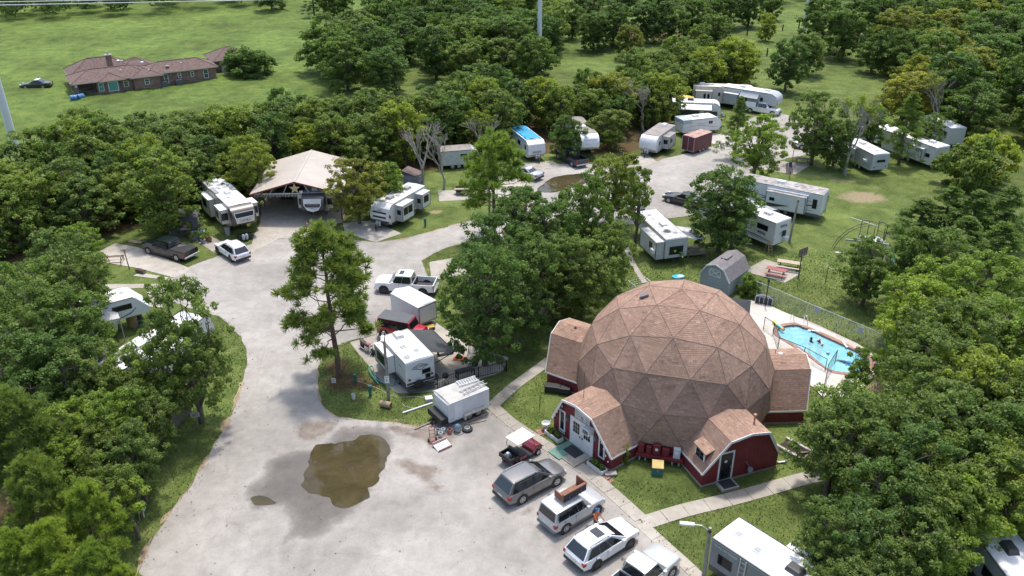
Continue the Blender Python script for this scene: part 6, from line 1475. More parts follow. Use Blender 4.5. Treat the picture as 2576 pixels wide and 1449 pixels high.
def volleyball():
    for k, (x, y, h) in enumerate(((2075, 716, 1.9),)):
        t = thing('rusty_post', 'thin rusty post standing in the lawn', 'post', g(x, y)); MB().tube([(0, 0, 0), (.02, 0, h)], .035, 6).obj('shaft', RUST, t); MB().lathe([(.05, 0), (.05, .04)], 8, (.02, 0, h)).obj('cap', RUST, t)
    a, b = g(2070, 670), g(2205, 713); t = MB().tube([a+Vector((0, 0, .03)), a.lerp(b, .5)+Vector((0, .1, .03)), b+Vector((0, 0, .03))], .03, 5).obj('boundary_rope', paint('rope', (.5, .46, .36), .8)); tag(t, 'pale rope lying across the lawn', 'rope')
volleyball()
def canopy():
    c = [g(1832, 748, 2.1), g(1889, 756, 2.1), g(1885, 798, 2.1), g(1822, 790, 2.1)]; m = sum(c, Vector())/4; e = thing('shade_canopy', 'black shade canopy between the dome and the pool', 'canopy', (m.x, m.y, 0)); o = Vector((m.x, m.y, 0))
    top = m-o+Vector((0, 0, .35)); q = [p-o for p in c]; BK = paint('canopy_black', (.02, .021, .026), .8, var=.2)
    MB().add(q+[top]+[p-Vector((0, 0, .22)) for p in q], [(0, 4, 3), (1, 4, 0), (2, 4, 1), (3, 4, 2), (0, 5, 6, 1), (1, 6, 7, 2), (2, 7, 8, 3), (3, 8, 5, 0)]).obj('cloth', BK, e)
    for p in q: MB().tube([(p.x, p.y, 0), (p.x, p.y, 2.1)], .03, 6).obj('post', WINW, e)
canopy()
t = thing('kennel_cage', 'small dark arched cage at the pool corner', 'cage', g(1921, 764), R(-24)); MB().box(-.75, .75, -.3, .3, 0, .75).obj('body', paint('cage_dark', (.03, .035, .055), .6), t)
for k in range(5): MB().box(-.75+k*.375-.02, -.75+k*.375+.02, -.32, -.3, 0, .78).obj('bar', WINW, t)
MB().tube([(-.75, -.3, .75), (-.4, -.3, .95), (0, -.3, 1.02), (.4, -.3, .95), (.75, -.3, .75)], .04, 6).obj('arch', paint('arch_grey', (.4, .43, .47), .5), t)
# the clothes line frame behind the dome
def drying_frame(x, y, label, a):
    e = thing('drying_frame', label, 'drying frame', g(x, y), a); 
    for s in (-.9, .9): MB().bar((s, -.5, 0), (s, 0, 1.5), .04).obj('leg', WINW, e); MB().bar((s, .5, 0), (s, 0, 1.5), .04).obj('leg', WINW, e); MB().bar((s, -.7, 1.5), (s, .7, 1.5), .04).obj('arm', WINW, e)
    for yy in (-.6, -.2, .2, .6): MB().bar((-.9, yy, 1.5), (.9, yy, 1.5), .015).obj('line', WINW, e)
drying_frame(1608, 745, 'white folding drying frame showing behind the top left of the dome', R(25))
# pool noodle float
t = thing('pool_float', 'rainbow coloured inflatable roller at the pool edge', 'pool float', i3 and g(*i3(480, 575), .12), math.atan2(*(lambda d: (d.y, d.x))(g(*i3(540, 620))-g(*i3(430, 530)))))
for k, c in enumerate(((.75, .78, .12), (.55, .75, .2), (.2, .68, .5), (.15, .6, .62), (.75, .35, .12))): MB().lathe([(.13 if k else .17, -.75+.3*k), (.13 if k < 4 else .15, -.45+.3*k)], 12, (0, 0, .14), 'x').obj('segment', paint('float_%d' % k, c, .4), t, smooth=40)
# old planter on the right lawn
def planter_frame():
    e = thing('broken_planter', 'broken white trough planter lying on the grass right of the black door wing', 'planter', g(1997, 1132), R(-50)); OW = paint('old_white', (.55, .53, .49), .8, var=.15, dirt=.7)
    for s in (-.62, .62): MB().box(-1.05, 1.05, s-.1, s+.1, 0, .22).obj('side_board', OW, e, bevel=.02)
    MB().box(.95, 1.1, -.5, .5, 0, .16).obj('end_board', WOOD, e); MB().bar((.3, -.4, .1), (.9, .45, .15), .1, .05).obj('plank', WOOD, e); MB().box(-.95, .9, -.5, .5, 0, .04).obj('soil', paint('soil', (.04, .03, .02), .95), e)
planter_frame()

# ================================================================== TRAILERS
RW = paint('rv_white', (.66, .67, .68), .35, var=.05, scale=.8, dirt=.4, dirtcol=(.36, .35, .33))
ROOFW = paint('rv_roof', (.74, .745, .75), .55, var=.06, scale=.9, dirt=.55, dirtcol=(.42, .40, .37))
ROOFG = paint('rv_roof_grey', (.30, .27, .25), .85, var=.3, scale=1.2, dirt=.6, dirtcol=(.16, .13, .11))
ROOFP = paint('rv_roof_peeling', (.55, .54, .52), .8, var=.2, scale=1, dirt=1.0, dirtcol=(.17, .14, .13))
CREAM = paint('rv_cream', (.58, .55, .49), .35, var=.05, dirt=.15)
RVG = paint('rv_grey', (.32, .335, .35), .4, var=.1); RVD = paint('rv_charcoal', (.045, .045, .05), .4, var=.2); RVB = paint('rv_taupe', (.09, .075, .065), .35, var=.15)
RVBL = paint('rv_blue', (.03, .07, .17), .4); AGED = paint('rv_aged', (.47, .49, .50), .5, var=.1, scale=1, dirt=.5, dirtcol=(.26, .25, .23)); RVS = paint('rv_silver', (.42, .44, .46), .35, var=.08)
RUBBER = paint('tyre_rubber', (.018, .018, .019), .8, var=.2); RIM = paint('wheel_rim', (.45, .46, .47), .35, .6, var=.1)
AWNB = paint('awning_black', (.045, .048, .052), .6, var=.2, scale=.8); AWNW = paint('awning_white', (.62, .62, .61), .6, var=.1, dirt=.5)
GREYU = paint('undercarriage', (.03, .03, .032), .8)
INK = paint('decal_ink', (.03, .03, .04), .5)
def wheel(parent, x, y, r, w_, s=1, name='wheel', rim=RIM):
    o = MB().lathe([(r*.62, -w_/2), (r*.93, -w_/2), (r, -w_/2+.04), (r, w_/2-.04), (r*.93, w_/2), (r*.62, w_/2)], 20, (x, y, r), 'y').obj(name, RUBBER, parent, smooth=40)
    k = s*(w_/2+.004); q = MB(); q.lathe([(r*.63, min(0, -s*.01)), (r*.63, max(0, -s*.01)+.004)], 20, (x, y+k, r), 'y')
    q.obj('rim', rim, o); b_ = MB()
    for i in range(5):
        a = i*2*math.pi/5; c, s_ = math.cos(a), math.sin(a); b_.bar((x+c*r*.28, y+k+s*.006, r+s_*r*.28), (x+c*r*.5, y+k+s*.006, r+s_*r*.5), r*.14, .01, up=(0, 1, 0))
    b_.obj('rim_slot', BLACK, o); return o
def rv(label, rear, head, L, H, kind='tt', W=2.42, zb=.55, wall=None, roof=None, cap=None, band=None, wins=(), slides=(), acs=(), vents=(), awn=None, swoosh=(), doors=(), name=None, group=None, capwin=False, trim=RVD, wheels=None, rearwin=None):
    """rear: ground point under the middle of the back wall; head: degrees; left side is +y"""
    wall = wall or RW; roof = roof or ROOFW; h = W/2
    e = thing(name or ('travel_trailer' if kind == 'tt' else 'fifth_wheel_trailer'), label, 'trailer', (rear[0], rear[1], 0), R(head), group)
    if kind == 'tt': P = [(0, zb+.12), (.5, zb), (L-.45, zb), (L-.02, zb+.5), (L, zb+(H-zb)*.5), (L-.22, H-.42), (L-.7, H-.06), (L-1.2, H), (.05, H), (0, H-.06)]; f0 = 3; f1 = 7; xr = L-1.0
    elif kind == '5w': P = [(0, zb+.2), (.8, zb), (L-2.9, zb), (L-2.75, 1.42), (L-.55, 1.42), (L-.06, 1.8), (L, zb+(H-zb)*.62), (L-.3, H-.42), (L-.9, H-.06), (L-1.5, H), (.05, H-.04), (0, H-.1)]; f0 = 4; f1 = 9; xr = L-1.3
    elif kind == '5wa': P = [(0, zb+.2), (.8, zb), (L-2.9, zb), (L-2.75, 1.42), (L-.1, 1.42), (L, 1.5), (L-.02, 1.95), (L-1.05, H-.1), (L-1.3, H), (.05, H-.04), (0, H-.1)]; f0 = 5; f1 = 8; xr = L-1.3; kind = '5w'
    else: P = [(0, zb), (L-.05, zb), (L, zb+.1), (L, H-.15), (L-.12, H), (.03, H), (0, H-.03)]; f0 = None; xr = L-.1
    MB().side(P, -h, h).obj('body', wall, e, bevel=.05)
    # roof skin
    zt = H-.04 if kind == '5w' else H
    MB().add([(.06, -h+.05, zt+.012), (xr, -h+.05, H+.012), (xr, h-.05, H+.012), (.06, h-.05, zt+.012), (.06, 0, zt+.06), (xr, 0, H+.06)], [(0, 1, 5, 4), (4, 5, 2, 3), (1, 2, 5), (3, 0, 4)]).obj('roof', roof, e)
    for s in (-1, 1): MB().bar((.03, s*(h+.012), zt-.03), (xr+.1, s*(h+.012), H-.03), .03, .06).obj('roof_trim', trim, e)
    if cap is not None and f0:
        c = MB(); q = P[f0:f1+1]; n = len(q)
        vs = []
        for x, z in q: vs += [(x+.012, -h-.006, z+.004), (x+.012, h+.006, z+.004)]
        c.add(vs, [(2*i, 2*i+1, 2*i+3, 2*i+2) for i in range(n-1)])
        for s in (-1, 1):   # cheeks
            bx = q[0][0]-.55 if kind == '5w' else q[0][0]-.35
            ring = [(x-.01, s*(h+.008), z) for x, z in q]+[(q[-1][0]-.35, s*(h+.008), q[-1][1]-.05), (bx, s*(h+.008), q[0][1]+.1)]
            idx = tuple(range(len(ring))); c.add(ring, [idx if s < 0 else idx[::-1]])
        c.obj('front_cap', cap, e, smooth=35)
        if capwin:
            (x0, z0), (x1, z1) = P[f1-3], P[f1-2]; d = Vector((x1-x0, 0, z1-z0)); nn = Vector((-(z1-z0), 0, x1-x0)).normalized(); nn = -nn if nn.x < 0 else nn
            a = Vector((x0, 0, z0))+d*.15+nn*.03; b_ = Vector((x0, 0, z0))+d*.95+nn*.03; k = h*.66
            MB().add([a+Vector((0, -k*.9, 0)), a+Vector((0, k*.9, 0)), b_+Vector((0, k, 0)), b_+Vector((0, -k, 0))], [(0, 1, 2, 3)]).obj('front_window', DGLASS, e)
    if band:
        bm, z0, z1 = band; x1 = L-.5 if kind != '5w' else L-2.95
        for s in (-1, 1): MB().box(.06, x1, min(s*h, s*(h+.008)), max(s*h, s*(h+.008)), z0, z1).obj('lower_band', bm, e)
        MB().box(-.008, 0, -h+.05, h-.05, max(z0, zb+.2), z1).obj('lower_band', bm, e)
    sl = []
    for s, x0, x1, z0, z1, out, wl in slides:
        m = wl or wall; y0, y1 = (h, h+out) if s > 0 else (-h-out, -h)
        o = MB().box(x0, x1, y0, y1, z0, z1).obj('slide_out', m, e, bevel=.02); MB().box(x0-.04, x1+.04, min(y0, y1)-.03, max(y0, y1)+.03, z1, z1+.05).obj('slide_roof', roof, o)
        t = MB(); yy = y1 if s > 0 else y0
        for xx in (x0, x1): t.box(xx-.03, xx+.03, yy-.02, yy+.02, z0, z1)
        t.box(x0, x1, yy-.02, yy+.02, z0-.02, z0+.05); t.obj('slide_trim', trim, o)
        for a_ in (x0, x1): MB().box(a_-.04, a_+.04, s*h-.02, s*h+.02, z0-.05, z1+.08).obj('slide_flange', trim, o)
        sl.append((s, x0, x1, out))
    for w_ in wins:
        s, x, z, ww, hh = w_[:5]; y = s*(h+.004)
        for (s2, a0, a1, out) in sl:
            if s2 == s and a0 <= x and x+ww <= a1: y = s*(h+out+.004)
        o = MB().box(x, x+ww, min(y, y+s*.03), max(y, y+s*.03), z, z+hh).obj('window', w_[5] if len(w_) > 5 else RVD, e, bevel=.015); MB().box(x+.05, x+ww-.05, min(y+s*.03, y+s*.036), max(y+s*.03, y+s*.036), z+.05, z+hh-.05).obj('pane', DGLASS, o)
    for s, x in doors:
        y = s*(h+.004); o = MB().box(x, x+.7, min(y, y+s*.03), max(y, y+s*.03), zb+.12, zb+2.0).obj('door', wall, e, bevel=.02); MB().box(x+.18, x+.52, min(y+s*.03, y+s*.036), max(y+s*.03, y+s*.036), zb+1.2, zb+1.75).obj('door_pane', DGLASS, o)
        for k in range(2): MB().box(x+.05, x+.65, min(s*(h+.1+.3*k), s*(h+.38+.3*k)), max(s*(h+.1+.3*k), s*(h+.38+.3*k)), zb-.18-.2*k, zb-.14-.2*k).obj('entry_step', GREYU, e)
    if rearwin:
        for y, z, ww, hh in rearwin: o = MB().box(-.035, -.004, y, y+ww, z, z+hh).obj('rear_window', RVD, e, bevel=.015); MB().box(-.042, -.035, y+.05, y+ww-.05, z+.05, z+hh-.05).obj('pane', DGLASS, o)
    for x, col in acs:
        o = MB().add([(x-.5, -.34, zt+.04), (x+.5, -.34, zt+.04), (x+.5, .34, zt+.04), (x-.5, .34, zt+.04), (x-.42, -.28, zt+.34), (x+.36, -.28, zt+.34), (x+.36, .28, zt+.34), (x-.42, .28, zt+.34)], [(4, 5, 6, 7), (0, 1, 5, 4), (1, 2, 6, 5), (2, 3, 7, 6), (3, 0, 4, 7)]).obj('roof_air_conditioner', col, e, bevel=.05)
        MB().box(x-.44, x-.4, -.2, .2, zt+.08, zt+.28).obj('grille', GREYU, o)
    for x, y in vents:
        o = MB().box(x-.22, x+.22, y-.22, y+.22, zt+.02, zt+.12).obj('roof_vent', roof, e, bevel=.03); MB().box(x-.17, x+.17, y-.17, y+.17, zt+.12, zt+.14).obj('vent_lid', RVG, o)
    if awn:
        s, x0, x1, out, drop, col = awn; y0, y1, za, zb2 = s*h, s*(h+out), H-.22, H-.22-drop
        vs = []
        for k in range(6):
            t = k/5; sag = .07*math.sin(t*math.pi); vs += [(x0, y0+(y1-y0)*t, za+(zb2-za)*t-sag), (x1, y0+(y1-y0)*t, za+(zb2-za)*t-sag)]
        MB().add(vs+[(a, b, c-.012) for a, b, c in vs], [f for k in range(5) for f in ((2*k, 2*k+1, 2*k+3, 2*k+2), (2*k+2+12, 2*k+3+12, 2*k+1+12, 2*k+12))]).obj('awning', col, e)
        MB().tube([(x0, y1, zb2), (x1, y1, zb2)], .05, 8).obj('awning_roller', trim, e)
        for xx in (x0+.05, x1-.05): MB().bar((xx, s*h, zb+.6), (xx, y1, zb2), .045).obj('awning_arm', trim, e)
    for s, pts, wd, m in swoosh:
        c = crom([(a, b, 0) for a, b in pts], 5, False); q = MB(); n = len(c)
        for k in range(n-1):
            w0 = wd*(.25+.75*math.sin(math.pi*(k+.3)/n)); w1 = wd*(.25+.75*math.sin(math.pi*(k+1.3)/n)); d0 = (c[k+1]-c[k]).normalized(); nn = Vector((-d0.y, d0.x, 0)); y = s*(h+.013)
            v = [c[k]-nn*w0/2, c[k+1]-nn*w1/2, c[k+1]+nn*w1/2, c[k]+nn*w0/2]; v = [(p.x, y, p.y) for p in v]; q.add(v, [(0, 1, 2, 3) if s < 0 else (3, 2, 1, 0)])
        q.obj('decal', m, e)
    # running gear
    ch = MB(); ch.box(.3, L-(3.0 if kind == '5w' else .5), -.75, .75, zb-.16, zb); ch.obj('chassis', GREYU, e)
    wx = wheels or [L*.38-.42, L*.38+.42]
    for x in wx:
        for s in (-1, 1): wheel(e, x, s*(h-.14), .36, .22, s)
    if kind == '5w':
        for s in (-1, 1): MB().box(L-3.1, L-2.98, s*.85-.05, s*.85+.05, 0, zb+.2).obj('landing_leg', GREYU, e)
        MB().box(L-1.6, L-1.2, -.2, .2, 1.05, 1.45).obj('king_pin', GREYU, e)
        MB().box(L-2.95, L-2.85, -h+.2, h-.2, zb, 1.4).obj('step_wall', wall, e)
    else:
        t = MB(); t.bar((L-.4, -.65, zb-.1), (L+.95, 0, zb-.12), .09); t.bar((L-.4, .65, zb-.1), (L+.95, 0, zb-.12), .09); t.bar((L+.8, 0, 0), (L+.8, 0, zb+.3), .07); t.obj('hitch', GREYU, e)
        if kind == 'tt':
            for s in (-.17, .17): MB().lathe([(.1, zb-.05), (.15, zb+.03), (.15, zb+.4), (.08, zb+.5)], 10, (L+.3, s, 0)).obj('gas_bottle', RVG, e, smooth=50)
    return e
def lett(e, body, size, s, x, z, W, mat=INK, shear=0.0, face='side', L=0, off=.02):
    if face == 'side': M = Matrix.Translation((x, s*(W/2+off), z)) @ (Matrix.Rotation(math.pi, 4, 'Z') if s > 0 else Matrix.Identity(4)) @ Matrix.Rotation(math.pi/2, 4, 'X')
    elif face == 'rear': M = Matrix.Translation((-off, x, z)) @ Matrix.Rotation(-math.pi/2, 4, 'Z') @ Matrix.Rotation(math.pi/2, 4, 'X')
    else: M = Matrix.Translation((L+off, x, z)) @ Matrix.Rotation(math.pi/2, 4, 'Z') @ Matrix.Rotation(math.pi/2, 4, 'X')
    return text_obj('lettering', body, size, mat, e, M, .003, shear)
def rear_from_front(front, head, L): return (front[0]-L*math.cos(R(head)), front[1]-L*math.sin(R(head)))
def rear_from_corner(c, head, side, W=2.42): a = R(head+90); return (c[0]-side*W/2*math.cos(a), c[1]-side*W/2*math.sin(a))

# near white trailer with the black awning
W = 2.42; rc = rear_from_corner((-8.0, 54.2), 121, 1)
e = rv('white travel trailer with a spare wheel and black awning beside the light pole', rc, 121, 5.5, 2.78, band=(RVD, .42, .95), cap=RVG, slides=[(1, 2.0, 4.4, .95, 2.45, .62, None)], wins=[(1, 2.5, 1.35, 1.5, .85)], acs=[(3.9, ROOFW)], vents=[(.7, .7), (2.2, .35), (1.2, -.3)], awn=(-1, 1.0, 5.1, 2.3, .75, AWNB), swoosh=[(1, [(.2, 1.15), (1.0, 1.1), (1.7, 1.1)], .08, RVD)], rearwin=[(-.85, 1.42, .72, .42), (-.82, .98, .42, .38)], doors=[(-1, .6)])
for k in range(15): MB().box(-.016, 0, -1.15, 1.15, .95+k*.12, .958+k*.12).obj('siding_rib', RVG, e)
lett(e, 'OLYMPIA', .27, 1, .0, 2.15, W, INK, .25, 'rear', off=.03); MB().add([(-.025, y, z) for y, z in ((-.75, 2.15), (0, 2.42), (.75, 2.15), (.68, 2.15), (0, 2.37), (-.68, 2.15))], [(0, 1, 4, 5), (1, 2, 3, 4)]).obj('logo_frame', INK, e)
MB().add([(-.025, y, z) for y, z in ((-.75, 2.13), (0, 1.86), (.75, 2.13), (.68, 2.13), (0, 1.91), (-.68, 2.13))], [(5, 4, 1, 0), (4, 3, 2, 1)]).obj('logo_frame', INK, e)
lett(e, 'OLYMPIA', .16, 1, 1.0, 2.1, W, INK, .25)
MB().lathe([(.14, -.09), (.33, -.09), (.36, -.05), (.36, .05), (.33, .09), (.14, .09)], 18, (-.22, .25, .78), 'x').obj('spare_wheel', RUBBER, e, smooth=40); MB().box(-.42, -.05, -1.2, 1.2, .34, .46).obj('rear_bumper', RVD, e)
for y in (-.95, .92): MB().lathe([(.11, 0), (.11, .02)], 12, (-.03, y, 1.22), 'x').obj('tail_lamp', paint('lamp_red', (.25, .01, .02), .3), e)

# enclosed cargo trailer with ladders on its roof
hd = 215.5; fc = Vector((-5.1, 50.75)); CW = 2.05; rr = rear_from_front(fc, hd, 3.5)
e = rv('weathered white cargo trailer with ladders on its roof beside the lot', rr, hd, 3.5, 2.1, kind='box', W=CW, zb=.45, wall=paint('cargo_white', (.60, .61, .62), .45, var=.08, dirt=.5, dirtcol=(.40, .40, .39)), roof=paint('cargo_roof', (.50, .49, .46), .7, var=.12, dirt=.5), trim=RW, name='cargo_trailer', wheels=[.95, 1.75])
FEN = paint('fender_tan', (.50, .45, .37), .6, var=.2, dirt=.5)
MB().box(.45, 2.25, CW/2, CW/2+.3, .72, .80).obj('fender', FEN, e, bevel=.03); MB().box(2.2, 2.3, CW/2, CW/2+.3, .4, .75).obj('fender_end', FEN, e)
MB().box(3.52, 4.1, -.95, .95, .45, .92).obj('tool_box', BLACK, e, bevel=.02); MB().box(3.5, 3.53, -.8, .8, 1.1, 2.0).obj('nose_panel', paint('nose_streak', (.66, .67, .68), .4, var=.15, scale=4), e); MB().box(2.35, 3.0, CW/2, CW/2+.012, .6, 1.95).obj('side_door', RW, e)
cargo = e; Mc = Matrix.Translation((rr[0], rr[1], 0)) @ Matrix.Rotation(R(hd), 4, 'Z')
def ladder(M, L, w_, label, rungs, mat):
    t = thing('ladder', label, 'ladder'); t.matrix_world = M
    for s in (-1, 1): MB().box(-L/2, L/2, s*w_/2-.03, s*w_/2+.03, -.04, .04).obj('rail', mat, t)
    for k in range(rungs): x = -L/2+L*(k+.5)/rungs; MB().box(x-.025, x+.025, -w_/2, w_/2, -.02, .02).obj('rung', mat, t)
ALU = paint('aluminium', (.55, .56, .57), .35, .5, var=.15)
ladder(Mc @ Matrix.Translation((1.0, .45, 2.26)) @ Matrix.Rotation(R(4), 4, 'Z'), 2.2, .42, 'aluminium ladder lying on the near side of the cargo trailer roof', 6, ALU)
ladder(Mc @ Matrix.Translation((.9, -.5, 2.26)) @ Matrix.Rotation(R(-6), 4, 'Z'), 1.6, .6, 'wide white rack lying on the far side of the cargo trailer roof', 8, RW)
# white cargo trailer behind the red four by four
e = rv('clean white cargo trailer behind the red off-road car', rear_from_corner((-8.0, 64.0), 134.5, 1, 2.0), 134.5, 3.9, 2.2, kind='box', W=2.0, zb=.4, name='cargo_trailer', trim=RW, wheels=[1.3, 2.1]); MB().add([(3.9, -1.0, .45), (3.9, 1.0, .45), (4.5, 0, .5), (3.9, -1.0, 2.1), (3.9, 1.0, 2.1), (4.5, 0, 2.05)], [(0, 2, 5, 3), (2, 1, 4, 5), (3, 5, 4)]).obj('v_nose', RW, e); MB().box(-.02, 0, -.96, .96, .5, 2.1).obj('rear_door', RVD, e); MB().box(-.03, -.02, -.9, .9, .56, 2.04).obj('door_panel', RW, e)
# maroon cargo trailer
MAR = paint('maroon', (.115, .022, .035), .5, var=.2, dirt=.25); RR = paint('rusted_roof', (.58, .50, .43), .8, var=.15, scale=1.4, dirt=1.0, dirtcol=(.24, .07, .03))
e = rv('maroon enclosed trailer with a rusty roof by the far lane', (23.9, 112.1), 44, 4.2, 2.4, kind='box', W=2.0, zb=.4, wall=MAR, roof=RR, trim=MAR, name='cargo_trailer', wheels=[1.6, 2.4])
for y in (-.95, 0, .95): MB().box(-.03, 0, y-.03, y+.03, .45, 2.3).obj('door_frame', RVG, e)
MB().box(-.03, 0, -.95, .95, .42, .48).obj('door_sill', RVG, e)

# fifth wheel with dark front window
e = rv('cream fifth wheel with a dark front windscreen and slide rooms left of the carport', (-34.3, 92.5), -55.4, 10.8, 3.45, kind='5w', wall=CREAM, cap=RVB, zb=.6, slides=[(1, 7.3, 9.0, 1.5, 3.05, .85, None), (-1, 7.3, 9.2, 1.5, 3.05, .85, None), (-1, 1.5, 4.5, .7, 2.7, .7, None)], wins=[(-1, 7.6, 1.9, .8, .8), (1, 7.5, 1.9, .8, .8), (-1, 2.2, 1.5, 1.4, .9)], acs=[(1.2, ROOFW), (5.6, ROOFW)], vents=[(3.6, .3), (7.0, -.3)], band=(RVB, .6, 1.0))
L_ = 10.8
MB().add([(L_+.035, -.95, 1.85), (L_+.035, .95, 1.85), (L_+.035, 1.0, 2.4), (L_-.2, 1.1, 3.02), (L_-.2, -1.1, 3.02), (L_+.035, -1.0, 2.4)], [(0, 1, 2, 5), (5, 2, 3, 4)]).obj('cap_face', CREAM, e)
MB().add([(L_+.045, -.9, 2.36), (L_+.045, .9, 2.36), (L_-.15, 1.0, 2.94), (L_-.15, -1.0, 2.94)], [(0, 1, 2, 3)]).obj('windscreen', DGLASS, e); lett(e, 'CAMEO', .36, 1, 0, 2.1, W, INK, 0, 'front', L_, .045)
for s in (-1, 1): MB().box(3.0, 5.0, s*.95-.25, s*.95+.25, 3.5, 3.55).obj('solar_panel', RVG, e)
for s in (-1, 1):
    sp = MB().box(7.3+1.7+.001, 9.0+.03 if s > 0 else 9.23, min(s*1.3, s*2.0), max(s*1.3, s*2.0), 1.9, 2.7).obj('slide_end_window', DGLASS, e); sp.scale = (1, 1, 1)
# fifth wheel in the carport
fcp = g(786, 537, 1.5); e = rv('pearl fifth wheel parked nose out in the carport', rear_from_front((fcp.x, fcp.y+.3), -89, 10), -89, 10, 3.3, kind='5w', wall=CREAM, cap=RVD, slides=[(1, 6.8, 8.2, 1.3, 2.85, .75, None), (-1, 6.8, 8.2, 1.3, 2.85, .75, None)], acs=[(7.6, ROOFW)], roof=RVS)
q = MB(); sh = [(-.95, 2.3), (-.6, 1.75), (0, 1.55), (.6, 1.75), (.95, 2.3), (.98, 3.0), (-.98, 3.0)]
q.add([(10.04-.22*max(0, (z-2.3))/.7*1.0, y, z) for y, z in sh], [tuple(range(7))]); q.obj('cap_face', RW, e); lett(e, 'Cedar Creek', .24, 1, 0, 2.42, W, RVG, .3, 'front', 10.0, .06)
for k in range(2): q = MB(); q.add([(10.06, -.5+.35*k, 2.05), (10.06, -.1+.35*k, 1.9), (10.06, .25+.3*k, 2.0), (10.06, -.1+.35*k, 1.95)], [(0, 1, 2, 3)]); q.obj('decal', INK, e)
for s in (-1, 1): MB().box(8.2, 8.215, min(s*1.3, s*1.85), max(s*1.3, s*1.85), 1.7, 2.45).obj('slide_end_window', DGLASS, e)
# white trailer with two slides and dark windows
APX = 7.4; e = rv('white travel trailer with two slide rooms and a dark front window', rear_from_front((-14.4, 86.15), 242, APX), 242, APX, 2.8, cap=RW, capwin=False, slides=[(1, 3.9, 6.1, .75, 2.55, .95, None), (1, .6, 2.2, .95, 2.55, .95, None)], wins=[(1, 4.2, 1.4, .8, .85), (1, 5.1, 1.4, .8, .85), (1, .95, 1.5, .95, .8)], acs=[(2.0, RVG), (5.3, RVG)], vents=[(4.2, .3), (3.2, -.3)], band=(RVD, .45, .72), roof=paint('rv_roof_cream', (.62, .60, .56), .6, var=.1, dirt=.5), swoosh=[(1, [(3.9, .95), (5, .9), (6.1, 1.0)], .12, RVG)])
MB().add([(APX+.03, -.85, 1.3), (APX+.03, .85, 1.3), (APX-.05, .9, 2.0), (APX-.05, -.9, 2.0)], [(0, 1, 2, 3)]).obj('front_window', DGLASS, e); lett(e, 'APEX', .26, 1, 0, 2.18, W, INK, .1, 'front', APX-.08, .06); MB().add([(APX+.025, -1.2, .62), (APX+.025, 1.2, .62), (APX+.025, 1.2, 1.05), (APX+.025, .5, .95), (APX+.025, -.5, .95), (APX+.025, -1.2, 1.05)], [(0, 1, 2, 3, 4, 5)]).obj('lower_cap', RVD, e)
for x, wl in ((6.1, None), (2.2, None)): MB().box(x+.001, x+.012, 1.3, 2.1, .8, 2.5).obj('slide_end', RVG, e); MB().box(x+.012, x+.02, 1.45, 1.95, 1.5, 2.05).obj('slide_end_window', DGLASS, e)
for s in (-1, 1): q = MB(); q.add([(APX-.3, s*1.235, 1.3), (APX-.05, s*1.235, 1.5), (APX-.1, s*1.235, 1.9), (APX-.4, s*1.235, 1.5)], [(0, 1, 2, 3), (3, 2, 1, 0)]); q.obj('decal', RVD, e)
# left hand fifth wheel among the trees
hd = 35.5; c = Vector((-31.2, 64.8)); rr = rear_from_front(rear_from_corner(c, hd, -1), hd, 9.6)
e = rv('white fifth wheel with a blue swoosh at the left side of the lot', rr, hd, 9.6, 3.2, kind='5wa', wins=[(-1, 6.6, 2.2, 1.6, .5), (-1, 4.2, 1.7, 1.0, .7)], acs=[(4.5, ROOFW)], vents=[(7.8, 0)], swoosh=[(-1, [(6.4, 1.5), (7.3, 1.6), (8.1, 1.85), (8.5, 2.2)], .1, RVBL)], band=(RVG, .6, .9), slides=[(-1, 1.5, 4.0, .8, 2.6, .7, None)])
a, b = g(430, 799, 3), g(300, 880, 3); d = (b-a); hd = math.degrees(math.atan2(d.y, d.x))+180; rr = (b.xy-Vector((math.cos(R(hd)), math.sin(R(hd))))*2.5); rr = rear_from_corner(rr, hd, 1)
e = rv('long white trailer hidden under the leafy tree left of the lot', rr, hd, 10.0, 3.0, cap=RW, acs=[(3.5, ROOFW)], vents=[(6.5, .3), (8.4, -.2)], slides=[(-1, 2.5, 6.0, .8, 2.6, .8, None), (1, 3.0, 5.5, .8, 2.6, .7, None)], wins=[(-1, 6.8, 1.5, 1.0, .7)], band=(RVG, .6, .95))
rv('white trailer glimpsed through the thicket at the left edge', g2(20, 850, 1.0), 28, 7.5, 2.9, cap=RW, acs=[(3, ROOFW)], wins=[(-1, 2.0, 1.5, 1.2, .7)], band=(RVG, .6, .95))
rv('grey trailer behind the bottom left thicket', g2(150, 1010, 1.0), 75, 6.0, 2.8, wall=AGED, cap=AGED, acs=[(3, ROOFW)], wins=[(-1, 2.0, 1.5, 1.2, .7)])
# hidden behind the middle trees
rv('long grey sided trailer behind the middle trees below the upper lane', g2(1425, 668, 1.0), 163, 9.0, 2.9, wall=RVS, cap=RW, acs=[(4, ROOFW)], vents=[(7.5, 0)], band=(RVG, .6, .95), wins=[(1, 3, 1.5, 1.1, .7), (1, 6, 1.5, 1.1, .7)])
rv('white trailer behind the large awning tree, only its rear corner clear', g2(1362, 800, .55), 150, 7.0, 2.75, cap=RW, acs=[(3.5, ROOFW)], band=(RVG, .6, .95), wins=[(1, 2, 1.5, 1.1, .7)])
